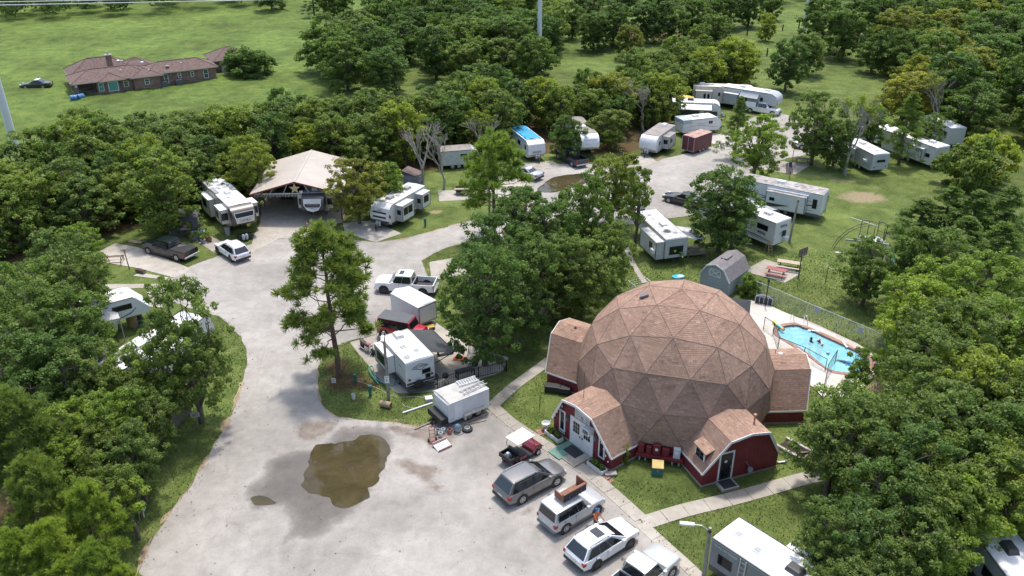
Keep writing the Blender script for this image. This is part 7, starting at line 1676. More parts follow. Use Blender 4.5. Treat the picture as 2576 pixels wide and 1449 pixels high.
# fifth wheel with the banana plant
e = rv('white fifth wheel with a slide room and deck behind the banana plant', (16.3, 77.2), 106, 8.6, 2.85, kind='5w', wall=AGED, cap=RW, roof=paint('rv_roof_chalky', (.66, .66, .65), .7, var=.1, dirt=.7), slides=[(1, .2, 4.0, .65, 2.5, .9, AGED)], wins=[(1, 1.1, 1.4, .7, .7)], acs=[(3.3, ROOFW)], vents=[(1.3, -.4), (6.2, .2)], rearwin=[(-.75, 1.1, 1.5, .9)], swoosh=[(1, [(.4, 1.2), (2, 1.0), (3.5, .85)], .08, paint('decal_green', (.06, .12, .09), .4))], awn=(-1, .4, 3.6, 2.1, .45, AWNW))
MB().lathe([(.05, 0), (.3, .06), (.42, .18)], 14, (1.9, .2, 3.05)).obj('satellite_dish', RW, e); MB().box(.25, .9, 2.14, 2.4, 1.3, 1.7).obj('window_air_conditioner', RW, e)
for k in (-.6, -.2, .2, .6): MB().box(-.02, 0, k-.08, k+.08, 2.62, 2.7).obj('clearance_lamp', RVG, e)
# long white trailer by the hoop
e = rv('long white travel trailer with a window air conditioner and blue logos by the basketball hoop', (27.7, 80.5), 126, 10.2, 3.35, zb=.75, cap=RW, acs=[(2.0, ROOFW), (6, ROOFW)], vents=[(4, .2)], wins=[(1, .9, 2.1, 1.4, .6), (1, 5.0, 1.8, 1.4, .7)], rearwin=[(-.6, 1.55, .65, .65)], swoosh=[(1, [(.2, 1.15), (2.5, 1.3), (4.8, 1.25)], .1, RVD), (1, [(.2, 1.02), (2.5, 1.12), (4.8, 1.1)], .06, RVBL)], slides=[(1, 5.8, 8.2, 1.0, 2.9, .8, None)], awn=(-1, 3.5, 8.0, 2.4, .6, RVG))
for f_, x, z in (('side', 1.6, 1.75), ('rear', -.1, 2.75)):
    q = MB()
    if f_ == 'side': q.add([(x-.5, 1.235, z-.14), (x+.5, 1.235, z-.1), (x+.55, 1.235, z+.14), (x-.45, 1.235, z+.1)], [(3, 2, 1, 0)])
    else: q.add([(-.02, x-.5, z-.14), (-.02, x+.5, z-.1), (-.02, x+.55, z+.14), (-.02, x-.45, z+.1)], [(0, 3, 2, 1)])
    q.obj('logo', RVBL, e)
lett(e, 'Jay Flight', .2, 1, 1.6, 1.75, W, RW, .2, off=.03); lett(e, 'Jay Flight', .2, 1, -.05, 2.75, W, RW, .2, 'rear', off=.035)
MB().box(-.4, -.01, -.75, -.15, 1.15, 1.5).obj('window_air_conditioner', RW, e); MB().tube([(-.03, .2, 2.05), (-.08, .2, 2.05)], .12, 10).obj('porch_lamp', RVG, e)
t = thing('step_ladder', 'wooden step ladder standing under the corner of the long white trailer', 'step ladder', g(1933, 632), R(25)); LW = paint('ladder_wood', (.50, .38, .20), .7)
for s in (-.22, .22): MB().bar((s, -.3, 0), (s*.8, 0, 1.3), .05).obj('rail', LW, t); MB().bar((s, .4, 0), (s*.8, 0, 1.3), .04).obj('leg', LW, t)
for k in range(4): MB().box(-.2, .2, -.28+.07*k, -.18+.07*k, .25+.28*k, .29+.28*k).obj('tread', LW, t)
# fifth wheel with grey swooshes
GD = paint('decal_grey', (.10, .12, .13), .4)
e = rv('white fifth wheel with sweeping grey stripes and a peeling roof right of the broad tree', rear_from_corner((34.1, 87.9), 147, 1), 147, 11, 3.3, kind='5w', wall=RW, cap=RVG, roof=ROOFP, band=(GD, .55, .9), acs=[(5.0, ROOFW)], vents=[(3.2, .2), (6.8, .2)], wins=[(1, .5, 1.5, .5, 1.1), (1, 5.0, 1.75, .6, .4)], slides=[(1, 1.6, 6.0, .85, 2.75, .75, None)], swoosh=[(1, [(1.0, 2.3), (3.5, 2.1), (6, 1.7), (8.5, 1.4)], .12, GD), (1, [(.4, 1.9), (3.5, 1.5), (6.5, 1.25)], .22, GD), (1, [(1.0, 1.2), (3.5, 1.35), (6.8, 1.9), (9, 2.3)], .1, GD)])
q = MB(); q.add([(3.2, 1.985, 1.5), (6.6, 1.985, 1.45), (6.6, 1.985, .95), (5.0, 1.985, 1.1)], [(0, 1, 2, 3), (3, 2, 1, 0)]); q.obj('decal', GD, e); MB().box(1.5, 6.1, 1.2, 1.5, 2.82, 2.95).obj('slide_topper', RW, e)
for k in range(3): MB().bar((-.1, -.9+.2*k, .6), (-.1, -.9+.2*k, 3.0), .04).obj('rear_ladder', ALU, e)
# tarped trailer and its row
hd = -70; L7 = 7.0; rr = rear_from_front((3.3, 108.7), hd, L7)
e = rv('white travel trailer with a blue tarp over its roof at the wood edge', rr, hd, L7, 2.75, wall=RW, cap=RW, wins=[(-1, 5.6, 1.5, .5, .6), (-1, 3.0, 1.5, 1.0, .6)], vents=[(3, .2)], swoosh=[(-1, [(2, 1.0), (4, 1.05), (6.4, 1.0)], .07, RVG)])
MB().add([(L7+.04, -.62, 1.25), (L7+.04, .62, 1.25), (L7-.03, .62, 1.75), (L7-.03, -.62, 1.75)], [(0, 1, 2, 3)]).obj('front_window', paint('curtain_pink', (.36, .30, .30), .5), e)
TARP = paint('blue_tarp', (.02, .30, .62), .45, var=.25, scale=2, bump=1.0, bscale=3); tp = thing('blue_tarp', 'bright blue tarp tied over the roof of the white trailer', 'tarp', (rr[0], rr[1], 0), R(hd))
q = MB(); nx, ny = 14, 8; vs = []
for i in range(nx+1):
    for j in range(ny+1):
        y = -1.28+2.56*j/ny; x = -.05+5.9*i/nx; z = 2.82+.10*mnoise.noise(Vector((x*1.1, y*2.2, 3)))+.04*(1-abs(y)); 
        if j in (0, ny): z -= .35+.12*mnoise.noise(Vector((x, y, 1)))
        if i == nx: z -= .05
        vs.append((x, y, z+.06))
q.add(vs, [(i*(ny+1)+j, (i+1)*(ny+1)+j, (i+1)*(ny+1)+j+1, i*(ny+1)+j+1) for i in range(nx) for j in range(ny)]); q.obj('cloth', TARP, tp)
hd = -80; L7 = 9.5; rr = rear_from_front((10.4, 109.2), hd, L7); e = rv('faded grey fifth wheel with a grimy roof beside the dark blue pickup', rr, hd, L7, 3.35, kind='5w', wall=AGED, cap=RW, roof=ROOFG, acs=[(5.5, ROOFW)], vents=[(3.5, 0)], wins=[(-1, 3.0, 1.6, 1.0, .6)])
MB().add([(L7+.04, -.95, 1.9), (L7+.04, .95, 1.9), (L7-.2, .95, 2.9), (L7-.2, -.95, 2.9)], [(0, 1, 2, 3)]).obj('cap_panel', RW, e)
hd = 240; L7 = 7.2; e = rv('grey roofed travel trailer with one slide room by the turning lane', rear_from_front((18.2, 110.9), hd, L7), hd, L7, 2.7, wall=AGED, cap=RW, roof=ROOFG, slides=[(1, 2.3, 4.9, .7, 2.35, .95, AGED)], wins=[(1, 3.6, 1.4, .8, .6), (1, 5.6, 1.4, .4, .5)], band=(RVG, .55, .8), acs=[(1.2, ROOFW)]); MB().box(4.9, 4.915, 1.4, 2.0, 1.35, 1.95).obj('slide_end_window', DGLASS, e)
e = rv('white trailer half wrapped in plastic with grey swooshes behind the maroon trailer', (24.1, 120.6), 20, 6.4, 2.45, wall=RW, cap=RW, acs=[(2.6, ROOFW)], wins=[(-1, 4.2, 1.6, .3, .4), (-1, 4.55, 1.6, .3, .4)], swoosh=[(-1, [(.5, 1.3), (2.5, 1.55), (4.5, 1.2), (5.8, 1.0)], .09, RVG), (-1, [(2.0, 1.8), (3.2, 1.75), (4, 1.85)], .06, RVG), (-1, [(.4, .9), (2, 1.0), (3.5, .8)], .07, RVG)]); MB().box(-.05, 1.5, -1.26, 1.26, 1.9, 2.5).obj('plastic_wrap', paint('plastic_wrap', (.40, .46, .48), .3, var=.2, bump=.8, bscale=5), e, bevel=.06)
e = rv('black and white travel trailer with a white awning before the yellow canopy', rear_from_corner((24.4, 128.7), -9, -1), -9, 7.4, 2.75, cap=RW, band=(RVD, .5, 1.5), acs=[(2.8, RVD)], vents=[(1.2, .2), (5.4, -.2)], doors=[(-1, 4.2)], wins=[(-1, 2.0, 1.5, .9, .6)], awn=(-1, 1.4, 5.9, 1.5, .5, RW)); MB().box(.35, 1.05, -1.25, -1.21, .7, 2.3).obj('dark_door', RVD, e)
e = rv('tan fifth wheel with black swirls and a rear slide room', rear_from_corner((29.1, 136.7), -10.8, -1), -10.8, 10, 3.2, kind='5w', wall=CREAM, cap=CREAM, roof=paint('rv_roof_tan', (.55, .52, .46), .7, var=.12, dirt=.4), acs=[(1.4, ROOFW)], vents=[(3, 0), (5, .2)], slides=[(-1, .4, 3.0, .8, 2.6, .8, CREAM)], wins=[(-1, 1.7, 1.3, .35, .9), (-1, 2.3, 1.3, .35, .9)], doors=[(-1, 3.8)], swoosh=[(-1, [(4.6, 2.3), (5.6, 1.8), (7.2, 1.0)], .16, RVD), (-1, [(5.0, 2.5), (6.2, 2.0), (8, 1.6)], .08, RVD), (-1, [(7.2, 2.0), (7.6, 2.5), (8.4, 2.6)], .06, RVD)])
e = rv('light grey fifth wheel with a domed silver nose at the far end of the lane', (34.2, 137.2), -37, 9.4, 3.3, kind='5w', wall=RVS, cap=RVS, acs=[(3.2, ROOFW), (7.3, ROOFW)], vents=[(4.8, .1), (5.4, -.2)], slides=[(-1, .8, 3.2, .8, 2.5, .8, RVG)], wins=[(-1, 4.0, 1.5, .5, .8), (-1, 6.6, 1.9, .5, .6)], awn=(-1, 3.4, 6.4, .7, .8, RVS)); MB().add([(9.44, -.9, 1.8), (9.44, .9, 1.8), (9.2, .95, 2.8), (9.2, -.95, 2.8)], [(0, 1, 2, 3)]).obj('cap_panel', RW, e)
# right hand sites
e = rv('silver sided travel trailer with a rear window under the half bare tree', (46.7, 103.6), 104, 7.5, 2.75, wall=RVS, cap=RW, roof=ROOFW, acs=[(4.2, ROOFW)], vents=[(2.6, .1), (1.2, -.1)], rearwin=[(-.65, 1.65, 1.2, .35)], swoosh=[(1, [(.4, 1.3), (1.4, 1.2), (2.4, 1.3)], .06, RVG)], slides=[(1, 3.6, 6.0, .75, 2.4, .7, RVS)]); MB().box(.9, 1.5, 1.21, 1.6, 1.5, 1.8).obj('window_air_conditioner', RW, e)
for y in (-.95, .7): MB().box(-.02, 0, y, y+.22, 1.0, 1.12).obj('tail_lamp', paint('lamp_red', (.25, .01, .02), .3), e)
lett(e, 'Light', .26, 1, -.1, 2.3, W, RVG, .3, 'rear', off=.03)
e = rv('long white fifth wheel with curling dark stripes behind the feathery cedar', rear_from_corner((54.2, 105.1), 115, 1), 115, 11.5, 3.1, kind='5w', cap=RW, acs=[(1.8, ROOFW), (6.5, ROOFW)], vents=[(4, .2)], wins=[(1, .8, 1.5, .7, .5), (1, 5.0, 1.5, 1.2, .5), (1, 9.8, 2.1, .6, .5)], swoosh=[(1, [(2.8, .9), (4.2, 1.1), (5.4, 1.7), (6.6, 1.95), (8.5, 1.9)], .14, GD), (1, [(9.4, 1.6), (10.4, 1.65), (11, 1.55)], .08, RVB)], slides=[(1, 1.6, 3.8, .8, 2.5, .6, None)])
rv('pale motor coach with blue windows behind the big bush', g2(2400, 375), 100, 7.5, 3.0, wall=RVS, cap=RVS, acs=[(2, ROOFW)], wins=[(1, .6, 1.6, 1.6, .7, RVBL), (1, 3.5, 1.6, 1.4, .7, RVBL)], name='motor_coach')
rv('low grey trailer behind the dead trees', g2(1105, 412, .5), 14, 5.2, 2.5, wall=AGED, cap=AGED, roof=ROOFG, wins=[(-1, 2.6, 1.4, .9, .6)])
# bottom right
e = rv('white roofed travel trailer with a corrugated grey side at the bottom edge', rear_from_corner((11.15, 36.05), -49, -1, 2.5), -49, 8.5, 2.85, W=2.5, cap=RW, wall=RVG, band=(RVD, .5, .9), vents=[(.9, 0), (2.3, -.25)], wins=[(-1, .55, 1.35, .95, .72)], acs=[(4.5, RVD)], slides=[(1, 3.0, 5.6, .8, 2.5, .8, RVG)])
for k in range(16): MB().box(.05, 7.8, -1.266, -1.25, .95+k*.11, .965+k*.11).obj('siding_rib', RVD, e)
lett(e, 'TRAIL RUNNER', .23, -1, 1.0, 2.5, 2.5, RW, 0, off=.03)
for s in (2.0, 2.35): MB().bar((s, -1.42, .6), (s, -1.32, 2.75), .05).obj('ladder_rail', ALU, e)
for k in range(6): MB().bar((2.0, -1.4+.015*k, .9+.33*k), (2.35, -1.4+.015*k, .9+.33*k), .035).obj('ladder_rung', ALU, e)
a, b = g(2450, 1338, 3), g(2534, 1449, 3); d = b-a; hd = math.degrees(math.atan2(d.y, d.x))
e = rv('white roofed trailer under the trees in the bottom right corner', rear_from_corner(a, hd, -1), hd, 9, 2.95, cap=RW, wall=RVG, acs=[(1.4, RVD)], vents=[(3, .2)], band=(RVD, .5, .9), wins=[(-1, 1.5, 1.4, 1.0, .7)])

# ================================================================== VEHICLES
def carpaint(n, c, metal=0.0, rough=.3): return paint('car_'+n, c, rough, metal, var=.05, scale=.7, coat=.7)
PLAS = paint('car_plastic', (.03, .03, .032), .6, var=.1); TAIL = paint('car_tail_lamp', (.35, .012, .015), .2); HEAD = paint('car_head_lamp', (.6, .62, .64), .1, var=.1); PLATE = paint('number_plate', (.6, .6, .58), .5)
CARGLASS = paint('car_glass', (.014, .018, .021), .04, var=.2, spec=.9); DRIM = paint('dark_rim', (.03, .03, .032), .4)
def loft(stations, prof):
    """stations: (x, zb, zt, w, wt); a closed ring at each, joined"""
    mb = MB(); n = None; vs = []
    for x, zb, zt, w_, wt, cr in stations:
        hh = zt-zb
        half = [(w_*.86, zb), (w_*.985, zb+hh*.12), (w_, zb+hh*.38), (w_*.995, zb+hh*.68), (wt+(w_-wt)*.45, zb+hh*.92), (wt*.93, zt), (wt*.5, zt+cr*.75), (0, zt+cr)]
        ring = [(0, zb)]+half+[(-y, z) for y, z in half[-2::-1]]
        n = len(ring); vs += [(x, y, z) for y, z in ring]
    fs = []
    for i in range(len(stations)-1):
        for k in range(n): k2 = (k+1) % n; fs.append((i*n+k, (i+1)*n+k, (i+1)*n+k2, i*n+k2))
    fs.append(tuple(range(n))); m = (len(stations)-1)*n; fs.append(tuple(m+k for k in range(n-1, -1, -1)))
    return mb.add(vs, fs)
def car(label, front_px=None, pos=None, head=0, L=4.6, W=1.84, H=1.68, col=None, kind='suv', wb=2.7, wr=.36, belt=1.0, hood=1.02, name='parked_car', rails=False, sunroof=False, clad=None, rim=RIM, cat='car', group=None, fo=.9, roofcol=None, bedcol=None, glassroof=False, boxy=False, tail='side'):
    """centre on the ground at pos; nose to +x"""
    e = thing(name, label, cat, (pos[0], pos[1], 0), R(head), group); h = W/2; xf = L/2; xr = -L/2; zb = .24; xw1 = xf-fo; xw0 = xw1-wb
    clad = clad or PLAS
    # side line: x, top height, half width
    if kind == 'sedan': line = [(xr, .86, .82), (xr+.12, .98, .92), (xr+.9, 1.0, .98), (xr+1.6, belt-.02, 1), (xw1-.75, belt, 1), (xw1-.1, hood-.1, .98), (xf-.5, hood-.2, .94), (xf-.15, hood-.32, .84), (xf, .6, .74)]; cab = (xr+.95, xr+1.75, xw1-1.55, xw1-.55)
    elif kind == 'pickup': line = [(xw0+.95, belt, .98), (xw0+1.4, belt, 1), (xw1-.55, belt, 1), (xw1-.25, hood, .98), (xf-.45, hood-.03, .96), (xf-.12, hood-.12, .92), (xf, .72, .86)]; cab = (xw0+.98, xw0+1.12, xw1-1.12, xw1-.42)
    elif kind == 'jeep': line = [(xr, belt, .94), (xr+.15, belt, 1), (xw1-.5, belt, 1), (xw1-.35, hood, .82), (xf-.2, hood-.04, .74), (xf, .7, .72)]; cab = (xr+.02, xr+.08, xw1-.62, xw1-.38)
    else: line = [(xr, .9, .84), (xr+.1, belt, .94), (xr+.8, belt, 1), (xw1-.6, belt, 1), (xw1-.1, hood-.04, .98), (xf-.45, hood-.12, .94), (xf-.13, hood-.22, .85), (xf, .66, .76)]; cab = (xr+.05, xr+(.22 if boxy else .58), xw1-(1.1 if boxy else 1.38), xw1-(.4 if boxy else .22))
    st = []
    for x, z, f in line: st.append((x, zb if xr+.2 < x < xf-.2 else zb+.12, z, h*f, h*f*.93, .035 if x > xw1-.6 else .01))
    loft(st, None).obj('body', col, e, smooth=38)
    # cabin
    c0, c1, c2, c3 = cab; zt = H-.02; wbm, wtm = h*.94, h*(.74 if not boxy and kind != 'jeep' else .84)
    ring = [(c0, wbm*.93, belt-.03), (c1, wtm*.95, zt-.04), (c1+.25, wtm, zt), ((c1+c2)/2, wtm*1.02, zt+.015), (c2-.1, wtm*.98, zt-.02), (c2, wtm*.95, zt-.05), (c3, wbm*.95, hood-.05 if kind != 'sedan' else belt-.05)]
    vs = []
    for x, y, z in ring: vs += [(x, y, z), (x, y*.5, z+.03 if 0 < ring.index((x, y, z)) < 6 else z), (x, -y*.5, z+.03 if 0 < ring.index((x, y, z)) < 6 else z), (x, -y, z)]
    n = len(ring); fs = [(4*i+k, 4*i+k+1, 4*i+5+k, 4*i+4+k) for i in range(n-1) for k in range(3)]
    # flanks
    for s in (0, 3):
        idx = [4*i+s for i in range(n)]; bl = len(vs); fs.append(tuple(idx) if s == 3 else tuple(idx[::-1]))
    mb = MB(); mb.add(vs, fs); mb.obj('cabin', col, e, smooth=35)
    if roofcol: MB().add([(c1-.02, wtm*1.03, zt+.05), (c2-.05, wtm*1.02, zt+.04), (c2-.05, -wtm*1.02, zt+.04), (c1-.02, -wtm*1.03, zt+.05), (c1+.05, 0, zt+.085), (c2-.1, 0, zt+.075)], [(0, 4, 5, 1)[::-1], (4, 3, 2, 5)[::-1], (0, 3, 4), (1, 5, 2)]).obj('roof', roofcol, e)
    def sidepane(pts, nm, s):
        o = MB(); v = []
        for x, z in pts:
            t = (z-belt)/(zt-belt); y = (wbm+(wtm-wbm)*t)*1.0+.014; v.append((x, s*y, z))
        o.add(v, [tuple(range(len(v))) if s < 0 else tuple(range(len(v)-1, -1, -1))]); o.obj(nm, CARGLASS, e)
    z0, z1 = belt+.03, zt-.085; sl = (c1-c0)/(zt-belt); sf = (c3-c2)/(zt-belt)
    xa0, xa1 = c0+sl*.05+.22, c1+.16; xb0, xb1 = c3-sf*.05-.35, c2-.03
    if kind == 'pickup': xa0, xa1 = c0+.12, c0+.16
    cuts = [0, .36, .70, 1] if kind == 'suv' else [0, .52, 1]
    if kind == 'pickup' and xb0-xa0 < 1.4: cuts = [0, 1]
    for s in (-1, 1):
        for i in range(len(cuts)-1):
            f0, f1 = cuts[i], cuts[i+1]; g_ = .016
            sidepane([(xa0+(xb0-xa0)*f0+g_, z0), (xa0+(xb0-xa0)*f1-g_, z0), (xa1+(xb1-xa1)*f1-g_, z1), (xa1+(xb1-xa1)*f0+g_, z1)], 'side_window', s)
        # mirrors, handles, sills
        MB().box(c3-.55, c3-.33, min(s*h*.98, s*(h+.18)), max(s*h*.98, s*(h+.18)), belt+.02, belt+.18).obj('mirror', col if kind != 'jeep' else PLAS, e, bevel=.03)
        for xx in ((c1+c2)/2-.35, (c1+c2)/2+.6): MB().box(xx-.1, xx+.1, min(s*h, s*(h+.025)), max(s*h, s*(h+.025)), belt-.15, belt-.11).obj('door_handle', col, e)
        for xx in ((c1+c2)/2-.5, (c1+c2)/2+.4): MB().box(xx-.006, xx+.006, min(s*(h-.03), s*(h+.003)), max(s*(h-.03), s*(h+.003)), .4, belt-.06).obj('door_seam', PLAS, e)
        MB().box(xw0+.3, xw1-.3, min(s*(h-.06), s*(h+.012)), max(s*(h-.06), s*(h+.012)), zb-.02, zb+.15).obj('sill', clad, e)
        # wheels and arches
        for xw in (xw0, xw1):
            ar = MB(); ar.lathe([(wr+.075, -.02), (wr+.075, .012)], 22, (xw, s*h*.985, wr), 'y'); ar.obj('wheel_arch', PLAS, e); wheel(e, xw, s*(h-.105), wr, .23, s, rim=rim)
        if rails: MB().tube([(c1+.1, s*wtm*.92, zt+.02), (c1+.2, s*wtm*.92, zt+.08), (c2-.3, s*wtm*.92, zt+.07), (c2-.15, s*wtm*.92, zt+.0)], .022, 6).obj('roof_rail', rim if rails == 1 else PLAS, e)
        MB().box(xf-.32, xf-.04, min(s*h*.5, s*h*.86), max(s*h*.5, s*h*.86), .66, .8).obj('headlamp', HEAD, e, bevel=.03)
    # screens
    def screen(xb, zb_, xt, zt_, wb_, wt_, nm, sgn):
        d = Vector((xt-xb, 0, zt_-zb_)); nn = Vector((-d.z, 0, d.x)).normalized(); nn = nn if nn.x*sgn > 0 else -nn; a = Vector((xb, 0, zb_))+d*.1+nn*.016; b_ = Vector((xb, 0, zb_))+d*.92+nn*.016
        o = MB(); o.add([a+Vector((0, -wb_, 0)), a+Vector((0, wb_, 0)), b_+Vector((0, wt_, 0)), b_+Vector((0, -wt_, 0))], [(0, 1, 2, 3) if sgn > 0 else (3, 2, 1, 0)]); o.obj(nm, CARGLASS, e)
    screen(c3, hood-.05 if kind != 'sedan' else belt-.05, c2, zt-.05, wbm*.86, wtm*.86, 'windscreen', 1)
    screen(c0, belt-.02, c1, zt-.04, wbm*.84, wtm*.84, 'rear_window', -1)
    if sunroof: MB().box(c2-.85, c2-.25, -wtm*.55, wtm*.55, zt+.03, zt+.042).obj('sunroof', CARGLASS, e)
    # bumpers, lamps, plate
    if kind == 'pickup':
        bx0, bx1 = xr+.05, xw0+.93; bt = belt-.02
        for s in (-1, 1): MB().box(bx0, bx1, min(s*h*.9, s*h*.985), max(s*h*.9, s*h*.985), zb+.2, bt).obj('bed_side', col, e, bevel=.03)
        MB().box(bx0-.03, bx0+.06, -h*.9, h*.9, zb+.3, bt).obj('tailgate', col, e, bevel=.02); MB().box(bx0+.06, bx1, -h*.9, h*.9, .55, .62).obj('bed_floor', bedcol or PLAS, e); MB().box(bx1-.05, bx1, -h*.9, h*.9, .5, bt).obj('bed_wall', bedcol or PLAS, e)
        MB().box(xr-.12, xr+.06, -h*.93, h*.93, .42, .6).obj('rear_bumper', RIM, e, bevel=.03)
        for s in (-1, 1): MB().box(xr-.0, xr+.08, min(s*h*.86, s*h*.99), max(s*h*.86, s*h*.99), .72, bt-.05).obj('tail_lamp', TAIL, e)
        MB().box(xr-.13, xr-.12, -.2, .2, .45, .57).obj('number_plate', PLATE, e)
    else:
        MB().box(xr-.05, xr+.14, -h*.88, h*.88, .34, .56).obj('rear_bumper', clad, e, bevel=.05); MB().box(xr-.035, xr+.02, -.22, .22, .66, .78).obj('number_plate', PLATE, e)
        for s in (-1, 1): MB().box(xr+.0, xr+.24, min(s*h*.70, s*h*.955), max(s*h*.70, s*h*.955), .72, .95 if kind != 'jeep' else .9).obj('tail_lamp', TAIL, e, bevel=.03)
    MB().box(xf-.1, xf+.06, -h*.78, h*.78, .36, .54).obj('front_bumper', clad, e, bevel=.05); MB().box(xf-.06, xf+.03, -h*.45, h*.45, .58, .72).obj('grille', PLAS, e)
    return e
def wheels_pos(rear, front, side, W, fo, L, wb, z=0):
    """centre and heading from the ground points of the two wheels of one side (side +1 left)"""
    a, b = g2(*rear), g2(*front); d = (b-a).normalized(); hd = math.degrees(math.atan2(d.y, d.x)); n = Vector((-d.y, d.x)); m = (a+b)/2-n*side*(W/2-.1); off = L/2-fo-wb/2
    return m-d*off, hd
def wcar(label, rear, front, side, L, W, wb, fo, **kw):
    p, hd = wheels_pos(rear, front, side, W, fo, L, wb); return car(label, pos=p, head=hd, L=L, W=W, wb=wb, fo=fo, **kw), p, hd
SILV = carpaint('silver', (.50, .51, .52), .25); GUN = carpaint('gunmetal', (.19, .187, .185), .4); CWHITE = carpaint('white', (.74, .745, .75)); CBLK = carpaint('black', (.012, .013, .015)); NAVY = carpaint('navy', (.012, .017, .035), .2); DKG = carpaint('dark_green', (.006, .013, .018)); RDC = carpaint('red', (.38, .012, .025)); OLDW = carpaint('old_white', (.66, .66, .64)); PEARL = carpaint('pearl', (.55, .57, .57), .3)
G1 = 'vehicles parked along the walk'
wcar('grey seven seat car with roof rails, first in the row by the doors', (1309.4, 1268.6), (1402, 1220), -1, 4.85, 1.9, 2.85, .93, H=1.78, col=GUN, belt=1.06, hood=1.08, wr=.38, rails=1, group=G1)
_, pE, hE = wcar('boxy silver car with a wooden desk on its roof', (1419.4, 1341), (1501, 1292.7), -1, 4.3, 1.82, 2.55, .86, H=1.8, col=SILV, belt=1.08, hood=1.1, boxy=True, rails=0, clad=paint('car_plastic_grey', (.16, .165, .17), .5), group=G1)
wcar('white crossover with an open sunroof and black wheels', (1494.7, 1434), (1585.4, 1376), -1, 4.65, 1.87, 2.7, .92, H=1.7, col=CWHITE, belt=1.02, hood=1.05, sunroof=True, rails=2, rim=DRIM, group=G1)
car('pearl white pickup at the bottom edge with papers on its dashboard', pos=g2(1606, 1475), head=44, L=5.5, W=1.92, H=1.85, wb=3.4, fo=.95, kind='pickup', col=PEARL, belt=1.12, hood=1.12, wr=.4, cat='pickup', name='pickup_truck', group=G1)
# desk strapped on the roof
Me = Matrix.Translation((pE.x, pE.y, 1.9)) @ Matrix.Rotation(R(hE), 4, 'Z'); t = thing('wooden_desk', 'brown wooden desk strapped upside down on the boxy silver car', 'desk'); t.matrix_world = Me; DW = paint('desk_wood', (.19, .065, .03), .5, var=.3, scale=4)
MB().box(-1.05, .75, -.36, -.30, .02, .55).obj('side_panel', paint('desk_dark', (.02, .018, .018), .6), t); MB().box(-1.1, .8, -.42, -.24, .55, .62).obj('edge_board', DW, t); MB().box(-1.1, -1.03, -.36, .45, .0, .5).obj('end_panel', DW, t); MB().box(.72, .80, -.36, .5, .0, .66).obj('end_panel', DW, t); MB().box(-1.0, .7, -.3, .45, .0, .05).obj('bottom', DW, t)
for x in (-.6, .35): MB().box(x-.015, x+.015, -.38, -.36, -.05, .6).obj('strap', paint('strap_blue', (.05, .12, .4), .6), t)
# further in
p, hd = wheels_pos((1062, 745), (969, 739), 1, 1.98, .95, 5.7, 3.7)
e = car('white crew cab pickup behind the tall pine', pos=p, head=hd, L=5.7, W=1.98, H=1.88, wb=3.7, fo=.95, kind='pickup', col=CWHITE, belt=1.18, hood=1.2, wr=.42, rim=DRIM, sunroof=True, cat='pickup', name='pickup_truck')
t = car('red off-road car with a grey hard top behind the near white trailer', pos=g2(1016, 846), head=-20, L=4.2, W=1.8, H=1.82, wb=2.9, fo=.6, kind='jeep', col=RDC, belt=1.1, hood=1.1, wr=.41, boxy=True, roofcol=paint('jeep_top', (.085, .09, .10), .7))
wcar('white wagon with dark roof bars behind the dark pickup', (581, 657.5), (551, 638), 1, 4.8, 1.85, 2.745, .95, H=1.62, col=CWHITE, belt=1.0, hood=1.0, rails=2, rim=DRIM)
wcar('dark green long bed pickup with a covered bed on the concrete pad', (450, 658), (372.7, 638), 1, 6.0, 1.98, 3.9, .98, H=1.8, kind='pickup', col=DKG, belt=1.12, hood=1.12, wr=.39, cat='pickup', name='pickup_truck', bedcol=PLAS)
p, hd = wheels_pos((450, 658), (372.7, 638), 1, 1.98, .98, 6.0, 3.9); t = thing('bed_cover', 'black cover over the bed of the dark green pickup', 'cover', (p.x, p.y, 0), R(hd)); MB().box(-2.95, -1.0, -.93, .93, 1.1, 1.16).obj('lid', BLACK, t, bevel=.03); MB().add([(-2.0, -.5, 1.2), (-1.5, .3, 1.2), (-1.2, -.2, 1.26), (-1.6, -.6, 1.18)], [(0, 1, 2, 3), (3, 2, 1, 0)]).obj('fold', paint('cover_grey', (.06, .06, .065), .6), t)
wcar('silver sedan near the far puddle', (1333.7, 455), (1290, 442.5), 1, 4.7, 1.78, 2.8, .9, H=1.44, kind='sedan', col=SILV, belt=.95, hood=.98, wr=.33)
car('dark blue pickup parked beside the faded grey fifth wheel', pos=g2(1437, 408), head=118, L=5.5, W=1.95, H=1.85, wb=3.5, fo=.95, kind='pickup', col=NAVY, belt=1.15, hood=1.16, wr=.4, cat='pickup', name='pickup_truck')
e = car('old white pickup with a white bed cap at the far end of the lane', pos=g2(1918, 285), head=-32, L=5.4, W=1.95, H=1.8, wb=3.5, fo=.95, kind='pickup', col=OLDW, belt=1.12, hood=1.12, wr=.39, cat='pickup', name='pickup_truck'); MB().add([(-2.6, -.92, 1.1), (-.95, -.92, 1.1), (-.95, .92, 1.1), (-2.6, .92, 1.1), (-2.55, -.8, 1.75), (-1.0, -.8, 1.75), (-1.0, .8, 1.75), (-2.55, .8, 1.75)], [(4, 5, 6, 7), (0, 1, 5, 4), (1, 2, 6, 5), (2, 3, 7, 6), (3, 0, 4, 7)]).obj('bed_cap', OLDW, e)
car('black sedan beside the broad tree', pos=g2(1718, 512), head=-38, L=4.8, W=1.84, H=1.45, wb=2.8, fo=.95, kind='sedan', col=CBLK, belt=.95, hood=.98, wr=.34) .rotation_euler.z = R(142)
car('white sedan behind the leafy trees by the far patio', pos=g2(2042, 374), head=-15, L=4.7, W=1.82, H=1.45, wb=2.8, fo=.95, kind='sedan', col=CWHITE, belt=.95, hood=.98, wr=.34)
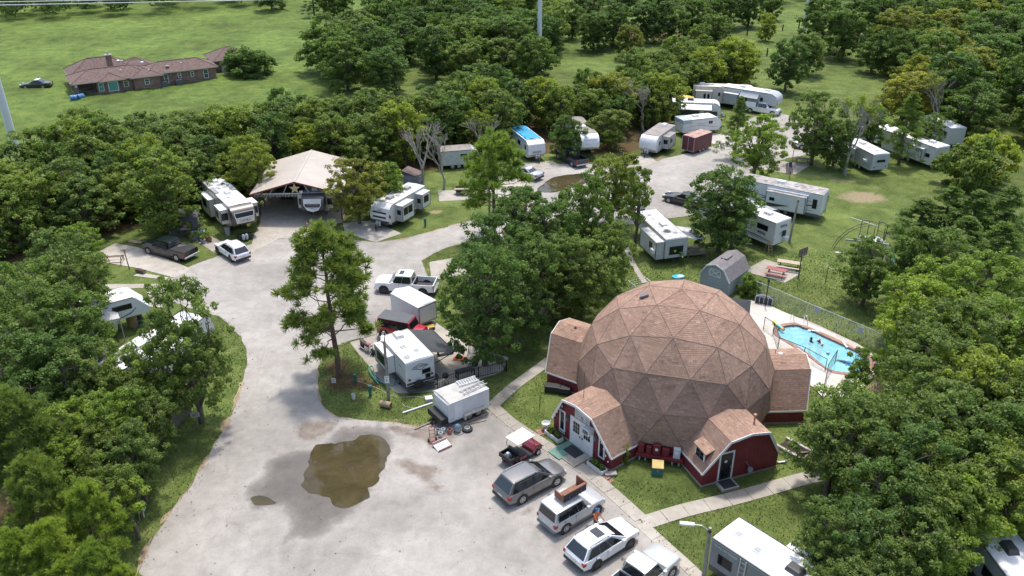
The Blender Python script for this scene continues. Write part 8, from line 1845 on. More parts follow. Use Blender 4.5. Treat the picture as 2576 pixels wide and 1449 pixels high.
car('pale silver car partly hidden behind the olive tree', pos=g2(1572, 525), head=130, L=4.7, W=1.82, H=1.5, wb=2.8, fo=.95, kind='sedan', col=SILV, belt=.95, hood=.98, wr=.34)
car('white dually pickup hitched to the long fifth wheel on the right', pos=g2(2178, 352), head=115, L=6.0, W=2.0, H=1.9, wb=3.9, fo=.95, kind='pickup', col=CWHITE, belt=1.2, hood=1.2, wr=.42, cat='pickup', name='pickup_truck')
car('dark sedan with pale doors parked in the meadow beside the house', pos=g2(93, 221), head=188, L=5.0, W=1.9, H=1.48, wb=2.9, fo=.95, kind='sedan', col=CBLK, belt=.96, hood=.98, wr=.34, roofcol=RW)

# ================================================================== SMALL THINGS
def za(x, y): return (1046.4+x*.16145, 1033+y*.16145)
def golf_cart():
    e = thing('golf_cart', 'dark red golf cart with a cream roof and a loaded rear bed', 'golf cart', g(1313, 1150), R(43)); RC = carpaint('maroon', (.17, .015, .03)); CR = paint('cart_roof', (.78, .73, .62), .4, var=.04)
    MB().side([(.45, .3), (1.4, .3), (1.45, .55), (1.3, .78), (.85, .88), (.5, .62)], -.55, .55).obj('front_cowl', RC, e, bevel=.06); MB().box(-.75, .5, -.58, .58, .28, .38).obj('floor', GREYU, e); MB().side([(-.75, .36), (-.1, .36), (-.05, .6), (-.75, .62)], -.56, .56).obj('seat_base', RC, e, bevel=.03)
    SB = paint('cart_seat', (.05, .05, .05), .6); MB().box(-.7, -.05, -.52, .52, .62, .74).obj('seat', SB, e, bevel=.04); MB().box(-.82, -.68, -.52, .52, .74, 1.15).obj('backrest', SB, e, bevel=.04)
    for a in ((-1.55, -.78, -.6, -.55), (-1.55, -.78, .55, .6), (-1.58, -1.53, -.6, .6), (-.82, -.78, -.6, .6)): MB().box(a[0], a[1], a[2], a[3], .62, .92).obj('bed_side', BLACK, e)
    MB().box(-1.53, -.8, -.56, .56, .58, .63).obj('bed_floor', BLACK, e); MB().box(-1.4, -.78, -.5, .5, .34, .58).obj('rear_fender', RC, e, bevel=.05)
    for s in (-1, 1):
        MB().tube([(.75, s*.52, .85), (.45, s*.52, 1.8)], .02, 6).obj('roof_post', BLACK, e); MB().tube([(-.8, s*.54, .9), (-.95, s*.54, 1.4), (-.8, s*.5, 1.8)], .02, 6).obj('roof_post', BLACK, e)
        for x in (.98, -1.1): wheel(e, x, s*.52, .24, .2, s, rim=RW)
    MB().box(-.98, .62, -.62, .62, 1.79, 1.88).obj('roof', CR, e, bevel=.05); MB().tube([(.42+.16*math.cos(a*.6283), .25+.16*math.sin(a*.6283), 1.0+.06*math.cos(a*.6283)) for a in range(11)], .015, 5, False).obj('steering_wheel', BLACK, e)
    t = thing('tool_motor', 'small engine with a white tank in the golf cart bed', 'engine', g(1313, 1150)+Matrix.Rotation(R(43), 3, 'Z') @ Vector((-1.2, .1, .63)), R(43)); MB().box(-.16, .16, -.16, .16, 0, .2).obj('block', RVG, t); MB().box(-.12, .1, -.12, .1, .2, .36).obj('tank', RW, t, bevel=.03)
golf_cart()
def lathe_thing(name, label, cat, p, prof, mat, parts=(), n=14, group=None):
    t = thing(name, label, cat, p, 0, group); MB().lathe(prof, n).obj('body', mat, t, smooth=40)
    for nm, pr, m in parts: MB().lathe(pr, n).obj(nm, m, t, smooth=40)
    return t
BW = paint('bucket_white', (.66, .67, .66), .5, dirt=.3); bk = [(.12, 0), (.155, .36), (.165, .36), (.165, .38), (.14, .38), (.12, .1)]; DK = paint('dark_fill', (.05, .05, .03), .9)
for p, c, lb in ((za(385, 405), BW, 'front white bucket among the junk by the cargo trailer'), (za(425, 345), BW, 'white bucket of weeds behind the front one'), (za(530, 355), paint('bucket_pink', (.42, .17, .15), .6, dirt=.4), 'faded red bucket beside the white ones'), (za(345, 360), RVG, 'grey bin behind the white buckets')): lathe_thing('bucket', lb, 'bucket', g(*p), bk, c, [('fill', [(.12, .2), (.13, .22)], DK)], group='buckets by the cargo trailer')
lathe_thing('shop_vacuum', 'grey blue shop vacuum beside the old tyre', 'vacuum', g(*za(650, 325)), [(.2, .05), (.24, .1), (.24, .4), (.2, .44)], RVG, [('lid', [(.25, .42), (.22, .52), (.1, .62)], paint('vac_blue', (.10, .17, .24), .5))])
t = thing('old_tyre', 'black tyre lying flat with a bare rim in it', 'tyre', g(*za(800, 305))); MB().lathe([(.2, 0), (.38, .02), (.4, .1), (.38, .18), (.2, .2), (.19, .1)], 18).obj('tyre', RUBBER, t, smooth=50); MB().lathe([(.2, .08), (.2, .24), (.16, .24), (.14, .12)], 16).obj('rim', RVG, t)
o = MB().tube([(.36*math.cos(k*.4), .3*math.sin(k*.4), .02) for k in range(17)], .022, 5, False).obj('black_hose', BLACK); o.location = g(*za(665, 345)); tag(o, 'coil of black hose around the shop vacuum', 'hose')
def hand_truck():
    e = thing('hand_truck', 'red two wheeled hand truck standing by the buckets', 'hand truck', g(*za(262, 485)), R(20)); RP = paint('red_tube', (.30, .03, .03), .5, var=.2)
    for s in (-.2, .2): MB().tube([(s, 0, .1), (s, .12, 1.15), (s*.7, .2, 1.3)], .022, 6).obj('rail', RP, e)
    for z in (.35, .65, .95, 1.25): MB().bar((-.2, z*.1, z), (.2, z*.1, z), .03).obj('crossbar', RP, e)
    MB().box(-.24, .24, -.26, .0, .05, .08).obj('toe_plate', RP, e)
    for s in (-.28, .28): MB().lathe([(.13, -.04), (.13, .04)], 14, (s, .1, .13), 'x').obj('wheel', RUBBER, e)
hand_truck()
def crate_rack():
    e = thing('shelf_rack', 'white plastic shelf rack tipped on its side on the asphalt', 'rack', g(*za(400, 560)), R(38)); e.rotation_euler = (R(14), 0, R(38)); q = MB()
    for i in range(7): x = -.52+i*.17; q.box(x, x+.085, -.36, .36, .1, .14)
    for j in range(6): y = -.36+j*.144; q.box(-.52, .59, y-.03, y+.03, .105, .145)
    q.obj('grid', RW, e)
    for s in (-.38, .38): MB().box(-.54, .6, s-.02, s+.02, .05, .3).obj('side_rail', paint('pink_rail', (.5, .3, .28), .6), e)
crate_rack()
PLK = paint('plank_tan', (.33, .26, .19), .85, var=.3)
def rod(name, label, cat, a, b, w_, h_, mat, z0=.03, z1=None):
    a, b = g(*a), g(*b); t = MB().bar(a+Vector((0, 0, z0+h_/2)), b+Vector((0, 0, (z1 if z1 is not None else z0)+h_/2)), w_, h_).obj(name, mat); tag(t, label, cat); return t
rod('timber_plank', 'upper long plank beside the cargo trailer wheels', 'plank', za(730, 215), za(1090, 70), .16, .06, PLK); rod('timber_plank', 'lower grey plank beside the cargo trailer wheels', 'plank', za(760, 225), za(1090, 150), .2, .04, WOOD); rod('timber_plank', 'rough plank lying left of the hand truck', 'plank', za(-20, 300), za(260, 180), .14, .08, WOOD)
rod('plastic_pipe', 'long white pipe on the grass left of the cargo trailer', 'pipe', (1013, 1041), (1088, 1016), .12, .1, RW)
t = thing('log', 'short cut log at the foot of the light pole', 'log', g(971, 1024), R(-20)); MB().lathe([(.25, -.42), (.26, 0), (.24, .42)], 12, (0, 0, .25), 'x').obj('trunk', paint('log_bark', (.30, .22, .15), .9, var=.4, scale=5), t, smooth=50); MB().lathe([(.22, 0), (.22, .012)], 12, (.42, 0, .25), 'x').obj('cut_face', RUST, t)
t = thing('log', 'brown log lying on the strip below the dark pickup', 'log', g(355, 687), R(-25)); MB().lathe([(.22, -.5), (.25, 0), (.22, .5)], 12, (0, 0, .24), 'x').obj('trunk', paint('log_dark', (.10, .065, .045), .9, var=.4, scale=5), t, smooth=50); MB().lathe([(.19, 0), (.19, .012)], 12, (.5, 0, .24), 'x').obj('cut_face', WOOD, t)
lathe_thing('bucket', 'white bucket standing on the pine straw', 'bucket', g(890, 1003), [(.13, 0), (.15, .42), (.14, .42), (.12, .1)], BW)
GRN = paint('pedestal_green', (.03, .13, .10), .5)
for (x, y, h), lb in (((894, 962, .75), 'green utility pedestal left of the near white trailer'), ((932, 996, .95), 'taller green utility pedestal with a post beside the light pole'), ((1070, 570, 1.0), 'green utility pedestal behind the two slide trailer'), ((2115, 430, .9), 'green utility pedestal by the silver sided trailer'), ((2080, 505, .7), 'blue green utility box behind the striped fifth wheel')):
    t = thing('utility_pedestal', lb, 'utility box', g(x, y)); MB().box(-.09, .09, -.09, .09, 0, h*.55).obj('post', GRN, t); MB().box(-.14, .14, -.12, .12, h*.5, h).obj('head', GRN, t, bevel=.02)
o = MB().tube(crom([g(952, 968)+Vector((0, 0, .1)), g(930, 940)+Vector((0, 0, .3)), g(938, 935)+Vector((0, 0, .5)), g(946, 955)+Vector((0, 0, .15)), g(970, 968)+Vector((0, 0, .06)), g(992, 970)+Vector((0, 0, .08)), g(996, 950)+Vector((0, 0, .6))], 5, False), .05, 7).obj('sewer_hose', paint('hose_teal', (.06, .27, .27), .5)); tag(o, 'teal corrugated drain hose looping beside the near trailer', 'hose')
o = MB().tube(crom([g(x, y)+Vector((0, 0, .03)) for x, y in ((900, 960), (925, 968), (955, 980), (975, 992), (1000, 1000), (1050, 998), (1062, 1002), (1070, 995))], 5, False), .022, 5).obj('garden_hose', paint('hose_pale', (.45, .45, .33), .6)); tag(o, 'pale garden hose snaking past the light pole', 'hose')
o = MB().tube(crom([g(x, y)+Vector((0, 0, .03)) for x, y in ((1012, 1016), (1022, 1024), (1050, 1026), (1080, 1020), (1090, 1010))], 5, False), .022, 5).obj('garden_hose', MATS['hose_pale']); tag(o, 'pale hose end on the grass before the cargo trailer', 'hose')
t = thing('window_unit', 'white air conditioner box on the grass behind the cargo trailer', 'air conditioner', g(1079, 1008), R(15)); MB().box(-.28, .28, -.25, .25, 0, .32).obj('case', RW, t, bevel=.02); MB().box(-.22, .22, -.26, -.25, .05, .27).obj('grille', RVG, t)
def sign_post(x, y, h, bw, bh, label, bc, pc, rz=0, body=None):
    t = thing('sign_post', label, 'sign', g(x, y), R(rz)); MB().box(-.05, .05, -.05, .05, 0, h).obj('post', pc, t); MB().box(-bw/2, bw/2, -.075, -.052, h-bh, h).obj('board', bc, t)
    q = MB()
    for k in range(3): q.box(-bw*.38, bw*(.38-.1*(k % 2)), -.079, -.075, h-bh*(.25+.25*k)-.02, h-bh*(.25+.25*k)+.02)
    q.obj('print', INK, t)
sign_post(842, 977, .95, .32, .4, 'small white notice on a red brown post before the tall pine', RW, RUST); sign_post(497, 1072, 1.2, .6, .35, 'white street sign on a post before the board fence', paint('sign_dull', (.45, .46, .42), .6), WOOD, 10)
t = thing('meter_post', 'short post with a white meter in the left verge', 'post', g(361, 1300)); MB().box(-.07, .07, -.07, .07, 0, 1.3).obj('post', WOOD, t); MB().box(.02, .2, -.09, .05, .5, 1.1).obj('meter', RVS, t, bevel=.02); MB().box(.06, .1, -.1, -.06, 0, 1.5).obj('conduit', RW, t)
def motorcycle():
    e = thing('motorcycle', 'red and black motorcycle left of the near white trailer', 'motorcycle', g(925, 885), R(-48)); RM = carpaint('bike_red', (.28, .015, .02)); CHR = paint('bike_chrome', (.6, .6, .62), .15, .9)
    for x in (-.72, .78): w_ = MB().lathe([(.24, -.06), (.32, -.05), (.32, .05), (.24, .06)], 20, (x, 0, .32), 'y').obj('wheel', RUBBER, e, smooth=40); MB().lathe([(.22, -.015), (.22, .015)], 16, (x, 0, .32), 'y').obj('rim', CHR, w_)
    MB().side([(-.2, .62), (.35, .72), (.42, .86), (.1, .92), (-.22, .8)], -.14, .14).obj('tank', RM, e, bevel=.06); MB().side([(-.95, .72), (-.25, .66), (-.2, .78), (-.55, .8), (-.98, .86)], -.15, .15).obj('seat', BLACK, e, bevel=.05); MB().side([(-1.05, .55), (-.75, .7), (-.4, .6), (-.45, .5)], -.1, .1).obj('rear_fender', RM, e); MB().box(-.25, .3, -.16, .16, .25, .6).obj('engine', CHR, e, bevel=.05)
    for s in (-1, 1): MB().tube([(.15, s*.17, .35), (-.3, s*.2, .22), (-1.0, s*.2, .28)], .045, 8).obj('exhaust', CHR, e); MB().tube([(.78, s*.1, .32), (.5, s*.1, .95)], .025, 6).obj('fork', CHR, e)
    MB().tube([(.35, -.38, 1.08), (.5, -.2, 1.02), (.5, .2, 1.02), (.35, .38, 1.08)], .02, 6).obj('handlebar', CHR, e); MB().lathe([(.03, 0), (.1, .08), (.1, .14)], 12, (.58, 0, .88), 'x').obj('headlamp', CHR, e)
motorcycle()
# patio behind the near trailer
for k, (x, y, lb) in enumerate(((1121, 965, 'round black grill on the patio by the metal fence'), (1195, 935, 'small black grill at the patio corner'))): t = lathe_thing('grill', lb, 'grill', g(x, y), [(.05, .5), (.24, .62), (.27, .75), (.25, .85), (.1, .98)], BLACK); [MB().bar((0, 0, .55), (.3*math.cos(a), .3*math.sin(a), 0), .03).obj('leg', BLACK, t) for a in (.5, 2.6, 4.7)]
t = thing('patio_table', 'long black table on the patio by the metal fence', 'table', g(1170, 950), R(26)); MB().box(-.75, .75, -.35, .35, .68, .72).obj('top', AWNB, t); [MB().box(i*.68-.03, i*.68+.03, j*.3-.03, j*.3+.03, 0, .68).obj('leg', BLACK, t) for i in (-1, 1) for j in (-1, 1)]
o = MB().prism([(-.55, -.3), (.5, -.35), (.6, .25), (-.4, .35)], .0, .03).obj('red_mat', paint('mat_red', (.45, .03, .02), .7)); o.location = g(1156, 903)+Vector((0, 0, .036)); tag(o, 'red mat on the patio beyond the black awning', 'mat')
t = thing('pet_bowl_stand', 'white planter pot on the patio behind the red mat', 'pot', g(1179, 918)); MB().lathe([(.1, 0), (.17, .3), (.15, .3)], 12).obj('pot', RW, t)
t = thing('bench', 'dark bench under the black awning', 'bench', g(1120, 890), R(20)); MB().box(-.7, .7, -.25, .25, .38, .45).obj('seat', BLACK, t); MB().box(-.7, .7, .2, .27, .45, .85).obj('backrest', BLACK, t); [MB().box(i*.6-.04, i*.6+.04, -.22, .22, 0, .38).obj('leg', BLACK, t) for i in (-1, 1)]
t = thing('yard_toy', 'yellow ride-on toy by the white cargo trailer', 'toy', g(1079, 828), R(20)); MB().box(-.5, .5, -.25, .25, .12, .3).obj('body', paint('toy_yellow', (.5, .33, .04), .5), t, bevel=.05); [MB().lathe([(.13, -.05), (.13, .05)], 12, (i*.35, j*.27, .13), 'y').obj('wheel', RUBBER, t) for i in (-1, 1) for j in (-1, 1)]
# left pad
t = thing('picnic_table', 'rusty picnic table frame without boards on the left pad', 'picnic table', g(289, 662), R(10))
for x in (-.75, .75): q = MB(); q.bar((x, -.3, .74), (x, -.75, 0), .06); q.bar((x, .3, .74), (x, .75, 0), .06); q.bar((x, -.9, .42), (x, .9, .42), .06); q.bar((x, -.4, .72), (x, .4, .72), .06); q.obj('leg_frame', RUST, t)
for y in (-.85, .85, 0): MB().bar((-.8, y, .44 if y else .7), (.8, y, .44 if y else .7), .06).obj('stringer', RUST, t)
t = thing('rusty_post', 'thin rusty post with a cross arm on the left pad', 'post', g(326, 678)); MB().tube([(0, 0, 0), (-.15, .05, 2.1)], .05, 7).obj('shaft', RUST, t); MB().bar((-.5, .05, 2.1), (0, .05, 2.1), .05).obj('arm', RUST, t)
rod('timber_plank', 'pale board on the grass left of the dark pickup', 'plank', (325, 607), (357, 612), .5, .05, PLK)
rg = random.Random(5); PC = [paint('pot_%d' % k, c, .7) for k, c in enumerate(((.25, .11, .07), (.12, .12, .13), (.40, .38, .36), (.07, .13, .24), (.30, .30, .33)))]
for k, (x, y) in enumerate(((478, 600), (486, 608), (494, 602), (505, 606), (512, 612), (520, 604), (484, 590), (498, 592), (510, 596), (475, 592), (528, 608), (517, 590))):
    t = thing('potted_plant', 'flowerpot in the cluttered yard beside the dark shed', 'plant', g(x, y), 0, 'pots in the yard beside the dark shed'); s = rg.uniform(.8, 1.3); MB().lathe([(.16*s, 0), (.22*s, .34*s), (.24*s, .36*s), (.2*s, .36*s)], 12).obj('pot', PC[k % 5], t)
    r_ = np.random.default_rng(k); V, F, T = leaves(np.array([[0, 0, .55*s], [.08, .05, .7*s], [-.08, 0, .6*s]]), np.full(3, .24*s), 36, .16, r_); o = bpy.data.objects.new('leaves', np_mesh('leaves', V, F, LEAF, T)); o.color = (1, 1, 1, 1); link(o, t)
t = thing('yard_table', 'cluttered work table with a blue box by the potted plants', 'table', g(500, 597), R(15)); MB().box(-.7, .7, -.4, .4, .6, .65).obj('top', RVS, t); MB().box(.1, .6, -.3, .1, .65, .8).obj('blue_box', paint('box_blue', (.07, .2, .42), .5), t); [MB().box(i*.6-.03, i*.6+.03, j*.3-.03, j*.3+.03, 0, .6).obj('leg', WOOD, t) for i in (-1, 1) for j in (-1, 1)]
lathe_thing('rubbish_bin', 'dark bin beside the nose of the cream fifth wheel', 'bin', g(574, 592), [(.25, 0), (.32, .9), (.33, .95), (.2, 1.0)], RVG)
t = thing('tool_chest', 'black hitch boxes under the nose of the cream fifth wheel', 'box', g(617, 602), R(-55)); MB().box(-.4, .4, -.7, .7, .15, .6).obj('case', BLACK, t); [MB().lathe([(.13, .2), (.16, .3), (.16, .7), (.07, .82)], 10, (.5, s, 0)).obj('gas_bottle', RVS, t, smooth=40) for s in (-.3, .05)]
lathe_thing('barrel', 'grey barrel standing before the left fifth wheel', 'barrel', g(353, 811), [(.25, 0), (.28, .4), (.25, .8)], RVD); lathe_thing('barrel', 'large tan cardboard drum under the nose of the left fifth wheel', 'barrel', g(335, 820), [(.42, 0), (.44, .6), (.42, 1.1)], paint('drum_tan', (.30, .22, .10), .8, var=.3))
t = thing('bicycle', 'bicycle leaning by the barrel at the left fifth wheel', 'bicycle', g(355, 826), R(60))
for x in (-.5, .5): MB().tube([(x+.32*math.cos(k*.3927), 0, .33+.32*math.sin(k*.3927)) for k in range(17)], .02, 5, False).obj('wheel', RUBBER, t)
for a, b in (((-.5, .33), (-.1, .8)), ((-.1, .8), (.4, .8)), ((.4, .85), (.5, .33)), ((-.05, .3), (.38, .75)), ((-.5, .33), (-.05, .3)), ((-.05, .3), (-.12, .9))): MB().bar((a[0], 0, a[1]), (b[0], 0, b[1]), .03).obj('frame_tube', RVBL, t)
MB().bar((.38, -.25, .95), (.38, .25, .95), .025).obj('handlebar', BLACK, t); MB().box(-.25, 0, -.06, .06, .9, .95).obj('saddle', BLACK, t)
def popup(p, w_, h, col, label, rz):
    e = thing('popup_canopy', label, 'canopy', p, R(rz)); k = w_/2; MB().add([(-k, -k, h), (k, -k, h), (k, k, h), (-k, k, h), (0, 0, h+.7), (-k, -k, h-.25), (k, -k, h-.25), (k, k, h-.25), (-k, k, h-.25)], [(0, 1, 4), (1, 2, 4), (2, 3, 4), (3, 0, 4), (5, 6, 1, 0), (6, 7, 2, 1), (7, 8, 3, 2), (8, 5, 0, 3)]).obj('cloth', col, e)
    [MB().box(i*k-.03, i*k+.03, j*k-.03, j*k+.03, 0, h).obj('leg', RVS, e) for i in (-1, 1) for j in (-1, 1)]
popup(g(1718, 285), 3.0, 2.3, paint('canopy_yellow', (.62, .40, .06), .6), 'yellow pop-up canopy behind the black and white trailer', -10); popup(g(268, 850), 2.6, 2.2, AWNW, 'white canopy beside the left fifth wheel', 30)
def flagpole():
    e = thing('flagpole', 'flagpole with a striped flag hanging on the lawn', 'flagpole', g(1984, 462)); MB().tube([(0, 0, 0), (0, 0, 4.6)], .04, 7).obj('pole', RUST, e); flag_panel(Matrix.Translation((-.22, 0, 2.0)) @ Matrix.Rotation(R(78), 4, 'Y'), 1.5, .75, e)
flagpole()
def banana():
    e = thing('banana_plant', 'banana plant with broad split leaves behind the white fifth wheel', 'banana plant', g(1692, 655)); rg = random.Random(3); BN = paint('banana_leaf', (.10, .21, .045), .5, var=.3, scale=2)
    for i, (x, y, h) in enumerate(((-.7, 0, 1.5), (0, -.2, 2.0), (.7, .1, 1.4))):
        MB().tube([(x, y, 0), (x+.05, y, h*.65)], [.11, .07], 8).obj('stem', paint('banana_stem', (.14, .17, .06), .7), e)
        for k in range(7):
            a = k*.9+i; el = rg.uniform(.3, 1.1); L = rg.uniform(1.2, 1.7); q = MB(); P = []
            for t in range(6):
                u = t/5; r_ = L*u*math.cos(el*(1-u*.4)); z = h*.62+L*(u*math.sin(el)-.55*u*u); wd = .26*math.sin(math.pi*min(.98, .12+u*.86)); P.append((Vector((x+r_*math.cos(a), y+r_*math.sin(a), z)), wd))
            sd_ = Vector((-math.sin(a), math.cos(a), 0)); vs = []
            for p, wd in P: vs += [p-sd_*wd-Vector((0, 0, wd*.4)), p, p+sd_*wd-Vector((0, 0, wd*.4))]
            q.add(vs, [f for t in range(5) for f in ((3*t, 3*t+1, 3*t+4, 3*t+3), (3*t+1, 3*t+2, 3*t+5, 3*t+4))]); q.obj('leaf', BN, e, smooth=60)
banana()
t = thing('wooden_deck', 'small wooden deck with a rail under the white awning', 'deck', g(1745, 640), R(12))
for k in range(9): MB().box(-1.1+k*.245, -1.1+k*.245+.235, -.9, 1.3, .35, .39).obj('board', WOOD, t)
[MB().box(x-.05, x+.05, y-.05, y+.05, 0, 1.25).obj('post', WOOD, t) for x in (-1, 1) for y in (-.85, 1.2)]; MB().box(-1.05, 1.05, -.9, -.84, 1.1, 1.18).obj('rail', WOOD, t); MB().box(1.0, 1.06, -.85, 1.2, 1.1, 1.18).obj('rail', WOOD, t)
rod('plastic_pipe', 'white pipe on the grass under the long white trailer', 'pipe', (1820, 610), (1892, 617), .1, .1, RW, .1)
t = thing('utility_trailer', 'small open utility trailer carrying boards on the pale pad', 'trailer', g(1170, 488), R(4)); MB().box(-1.1, 1.0, -.6, .6, .42, .5).obj('bed', BLACK, t); [MB().box(-1.1, 1.0, s*.6-.03, s*.6+.03, .5, .8).obj('side_rail', BLACK, t) for s in (-1, 1)]; [wheel(t, 0, s*.72, .3, .18, s) for s in (-1, 1)]; MB().bar((1.0, 0, .45), (2.0, 0, .4), .07).obj('tongue', BLACK, t); MB().box(-1.3, 1.1, -.3, .3, .55, .68).obj('boards', PLK, t)
o = MB().tube([g(1468, 1003, 3.85), g(1468, 1003, 3.85)+Vector((0, 0, 2.2))], .02, 6).obj('antenna_mast', RUST); tag(o, 'thin mast on the roof of the double door wing', 'mast')
o = MB().tube([g(1358, 1030), g(1358, 1030)+Vector((0, 0, 1.3))], .02, 6).obj('garden_stake', BLACK); tag(o, 'thin black stake in the grass by the left wing', 'stake')
def paver(x, y, w_, d, rz, label): o = MB().box(-w_/2, w_/2, -d/2, d/2, 0, .03).obj('paving_brick', paint('paver_red', (.30, .16, .12), .9, var=.3)); o.location = g(x, y); o.rotation_euler = (0, 0, R(rz)); tag(o, label, 'paver')
paver(1369, 1085, 1.1, .7, 20, 'red brick pad under the garden seat by the left planter'); paver(1519, 1206, .9, .5, 40, 'upper red paver on the grass by the wing corner'); paver(1530, 1212, .8, .35, 40, 'lower red paver on the grass by the wing corner')
t = thing('shell_ornament', 'white shell shaped garden ornament on the brick pad', 'ornament', g(1373, 1080)); MB().lathe([(.06, 0), (.08, .25), (.28, .4), (.32, .58), (.28, .6), (.2, .42)], 12).obj('shell', RW, t); MB().lathe([(.12, 0), (.14, .12)], 10, (-.15, -.3, 0)).obj('pot', RUST, t)
t = thing('stone_step', 'grey concrete block at the red wing corner', 'block', g(1536, 1195), R(5)); MB().box(-.4, .4, -.2, .2, 0, .2).obj('block', PALEC, t, bevel=.03)
tree('u1', 1564, 1162, 1.5, .5, LIME, 'small conical shrub at the corner of the double door wing', base=True, name='garden_shrub')
t = thing('kick_scooter', 'white child scooter beside the red gabled wing', 'scooter', g(1966, 1165), R(10)); MB().box(-.3, .25, -.06, .06, .1, .14).obj('deck', RW, t); MB().tube([(.25, 0, .12), (.33, 0, .7)], .025, 6).obj('stem', RW, t); MB().bar((.33, -.2, .7), (.33, .2, .7), .03).obj('handlebar', RW, t); [MB().lathe([(.1, -.02), (.1, .02)], 12, (x, 0, .1), 'y').obj('wheel', RW, t) for x in (-.32, .3)]
t = thing('lawn_tractor', 'red lawn tractor half hidden by leaves at the bottom right', 'tractor', g(2330, 1445), R(70)); MB().side([(-.6, .35), (.8, .35), (.8, .75), (.1, .8), (-.1, .55), (-.6, .6)], -.35, .35).obj('hood', RDC, t, bevel=.06); MB().box(-.55, -.15, -.25, .25, .6, .95).obj('seat', BLACK, t); [wheel(t, x, s*.45, r_, .2, s) for x, r_ in ((-.5, .3), (.55, .22)) for s in (-1, 1)]; MB().tube([(.1, 0, .75), (-.05, 0, 1.05)], .02, 6).obj('steering_column', BLACK, t)
t = thing('scrap_pile', 'white drum and chairs stored under the trees at the left edge', 'scrap', g(112, 1045)); MB().lathe([(.26, 0), (.28, .75), (.2, .8)], 14).obj('drum', BW, t); MB().box(.4, .9, -.2, .3, .3, .36).obj('chair_seat', RVG, t); MB().box(.4, .9, .25, .3, .36, .8).obj('chair_back', RVG, t)

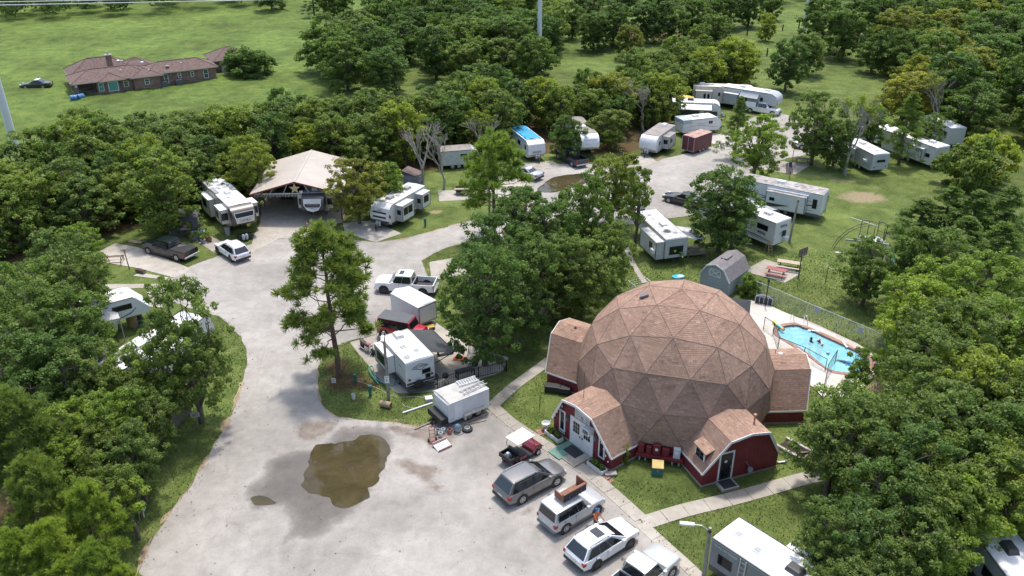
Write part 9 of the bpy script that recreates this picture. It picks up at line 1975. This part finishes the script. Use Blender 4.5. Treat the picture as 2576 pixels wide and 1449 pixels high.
# ================================================================== PEOPLE
SKIN = {'a': paint('skin_tan', (.36, .20, .13), .6, var=.08), 'b': paint('skin_brown', (.17, .085, .055), .6, var=.08)}
def person(label, pos, rz, height=1.72, skin='a', shirt=None, pants=None, hair=(.02, .015, .012), arms=((.2, .1), (.2, .1)), cap=None, lie=False, stride=0.0, sleeve=.5):
    """arms: (swing forward, spread) in radians for left and right"""
    k = height/1.75; V = []; E = []; Rr = []
    def add(p, r, parent=None):
        V.append(tuple(c*k for c in p)); Rr.append(r*k)
        if parent is not None: E.append((parent, len(V)-1))
        return len(V)-1
    hip = add((0, 0, .95), .15); wst = add((0, 0, 1.1), .125, hip); ch = add((.01, 0, 1.32), .15, wst); nk = add((0, 0, 1.47), .06, ch); hd = add((.01, 0, 1.56), .085, nk); h2 = add((.015, 0, 1.66), .095, hd); add((.01, 0, 1.73), .06, h2); add((.105, 0, 1.60), .018, hd)
    for s, (sw, sp) in zip((1, -1), arms):
        sh = add((0, s*.17, 1.40), .065, ch); d = Vector((math.sin(sw)*math.cos(sp), s*math.sin(sp), -math.cos(sw)*math.cos(sp))); el = Vector((0, s*.19, 1.38))+d*.28; e1 = add(el, .042, sh); d2 = (d+Vector((.35, -s*.1, .1))).normalized(); wr = el+d2*.24; w1 = add(wr, .028, e1); pm = add(wr+d2*.07, .034, w1)
        for f in range(4): q = wr+d2*.10+Vector((0, (f-1.5)*.02, 0)); b_ = add(q, .011, pm); add(q+d2*(.05+.012*(1.5-abs(f-1.5)))+Vector((.01, 0, 0)), .009, b_)
        th = add(wr+d2*.05+Vector((.035, -s*.01, 0)), .012, pm); add(wr+d2*.09+Vector((.055, -s*.015, 0)), .010, th)
        hp = add((0, s*.09, .88), .10, hip); kn = add((.02+s*stride*.16, s*.10, .50), .062, hp); an = add((-.01+s*stride*.25, s*.105, .09), .042, kn); add((.15+s*stride*.25, s*.115, .035), .038, an)
    me = bpy.data.meshes.new('tmp'); me.from_pydata(V, E, []); o = bpy.data.objects.new('tmp', me); COL.objects.link(o); o.modifiers.new('skin', 'SKIN'); sd_ = o.modifiers.new('sub', 'SUBSURF'); sd_.levels = sd_.render_levels = 1
    for i, sv_ in enumerate(me.skin_vertices[0].data): sv_.radius = (Rr[i]*(1.0 if i > 5 else .8), Rr[i]) if i < 3 else (Rr[i], Rr[i]); sv_.use_root = (i == 0)
    bpy.context.view_layer.update(); m2 = bpy.data.meshes.new_from_object(o.evaluated_get(bpy.context.evaluated_depsgraph_get())); bpy.data.objects.remove(o)
    mats = [SKIN[skin], shirt or SKIN[skin], pants or SKIN[skin], paint('shoe_dark', (.03, .03, .035), .7)]
    for m in mats: m2.materials.append(m)
    for p in m2.polygons:
        z = p.center.z/k; y = abs(p.center.y/k); i = 0
        if z < .1: i = 3
        elif z < .98: i = 2 if (z > .45 or height > 1.6 and pants) and y < .24 else 0
        elif z < 1.47 and (y < .19 or z > 1.44-.5*sleeve): i = 1
        p.material_index = i; p.use_smooth = True
    m2.name = 'person'; b = thing('person', label, 'person', pos, rz); bo = bpy.data.objects.new('body', m2); link(bo, b)
    hm = paint('hair_%.2f' % hair[0], hair, .7) if not cap else cap; q = MB(); q.lathe([(.112*k, 1.60*k), (.118*k, 1.66*k), (.10*k, 1.73*k), (.05*k, 1.775*k)], 14, (.0, 0, 0)); 
    q.v = [(x-.012*k if z < 1.66*k else x, y*.88, z) for x, y, z in q.v]; q.obj('cap' if cap else 'hair', hm, b, smooth=60)
    f = MB()
    for s in (-1, 1): f.box(.095*k, .104*k, s*.035*k-.012*k, s*.035*k+.012*k, 1.635*k, 1.65*k)
    f.box(.098*k, .106*k, -.025*k, .025*k, 1.555*k, 1.565*k); f.obj('eyes_and_mouth', BLACK, b)
    if cap: MB().box(.05*k, .2*k, -.07*k, .07*k, 1.665*k, 1.68*k).obj('cap_peak', cap, b, bevel=.01)
    if lie: b.rotation_euler = (0, R(86), rz); 
    return b
person('man in an orange shirt and blue cap standing beside the white crossover', g(1497, 1335), R(-45), 1.75, 'a', paint('shirt_orange', (.62, .14, .035), .8), paint('shorts_grey', (.12, .12, .13), .8), cap=paint('cap_blue', (.03, .09, .25), .7), arms=((.5, .25), (.7, .2)))
person('person in a dark top and pale trousers walking on the far lane', g(1983, 322), R(200), 1.75, 'b', paint('shirt_dark', (.06, .06, .075), .8), paint('trousers_grey', (.24, .25, .29), .8), stride=1.0, arms=((.35, .15), (-.35, .15)))
for (x, y), rz, lb, sk, sh_, hh in (((905, 735), 20, 'swimmer with long dark hair standing apart on the left', 'b', paint('suit_dark', (.05, .04, .06), .7), 1.6), ((1015, 745), 200, 'swimmer wearing a white cap in the middle of the pool', 'b', paint('suit_red', (.16, .03, .04), .7), 1.6), ((1052, 790), 120, 'swimmer close in front of the one in the white cap', 'b', paint('suit_grey', (.2, .17, .17), .7), 1.45)):
    p = g(*i3(x, y), .15); p.z = -1.25; person(lb, p, R(rz), hh, sk, sh_, cap=RW if 'white cap' in lb else None, arms=((.9, .6), (.7, .5)))
p = g(*i3(1225, 1005), .0); p.z = .03; person('child in a blue swim shirt floating face down in the pool', p, R(-30), 1.35, 'b', paint('shirt_blue', (.03, .16, .42), .6), paint('shorts_navy', (.03, .05, .1), .7), lie=True, arms=((.3, .7), (.3, .7)))
t = lathe_thing('beach_ball', 'small white ball floating in the pool', 'ball', g(*i3(1120, 912), .05)-Vector((0, 0, .1)), [(.02, 0), (.1, .04), (.13, .13), (.1, .22), (.02, .26)], RW, [('stripe', [(.131, .1), (.131, .16)], RVBL)])
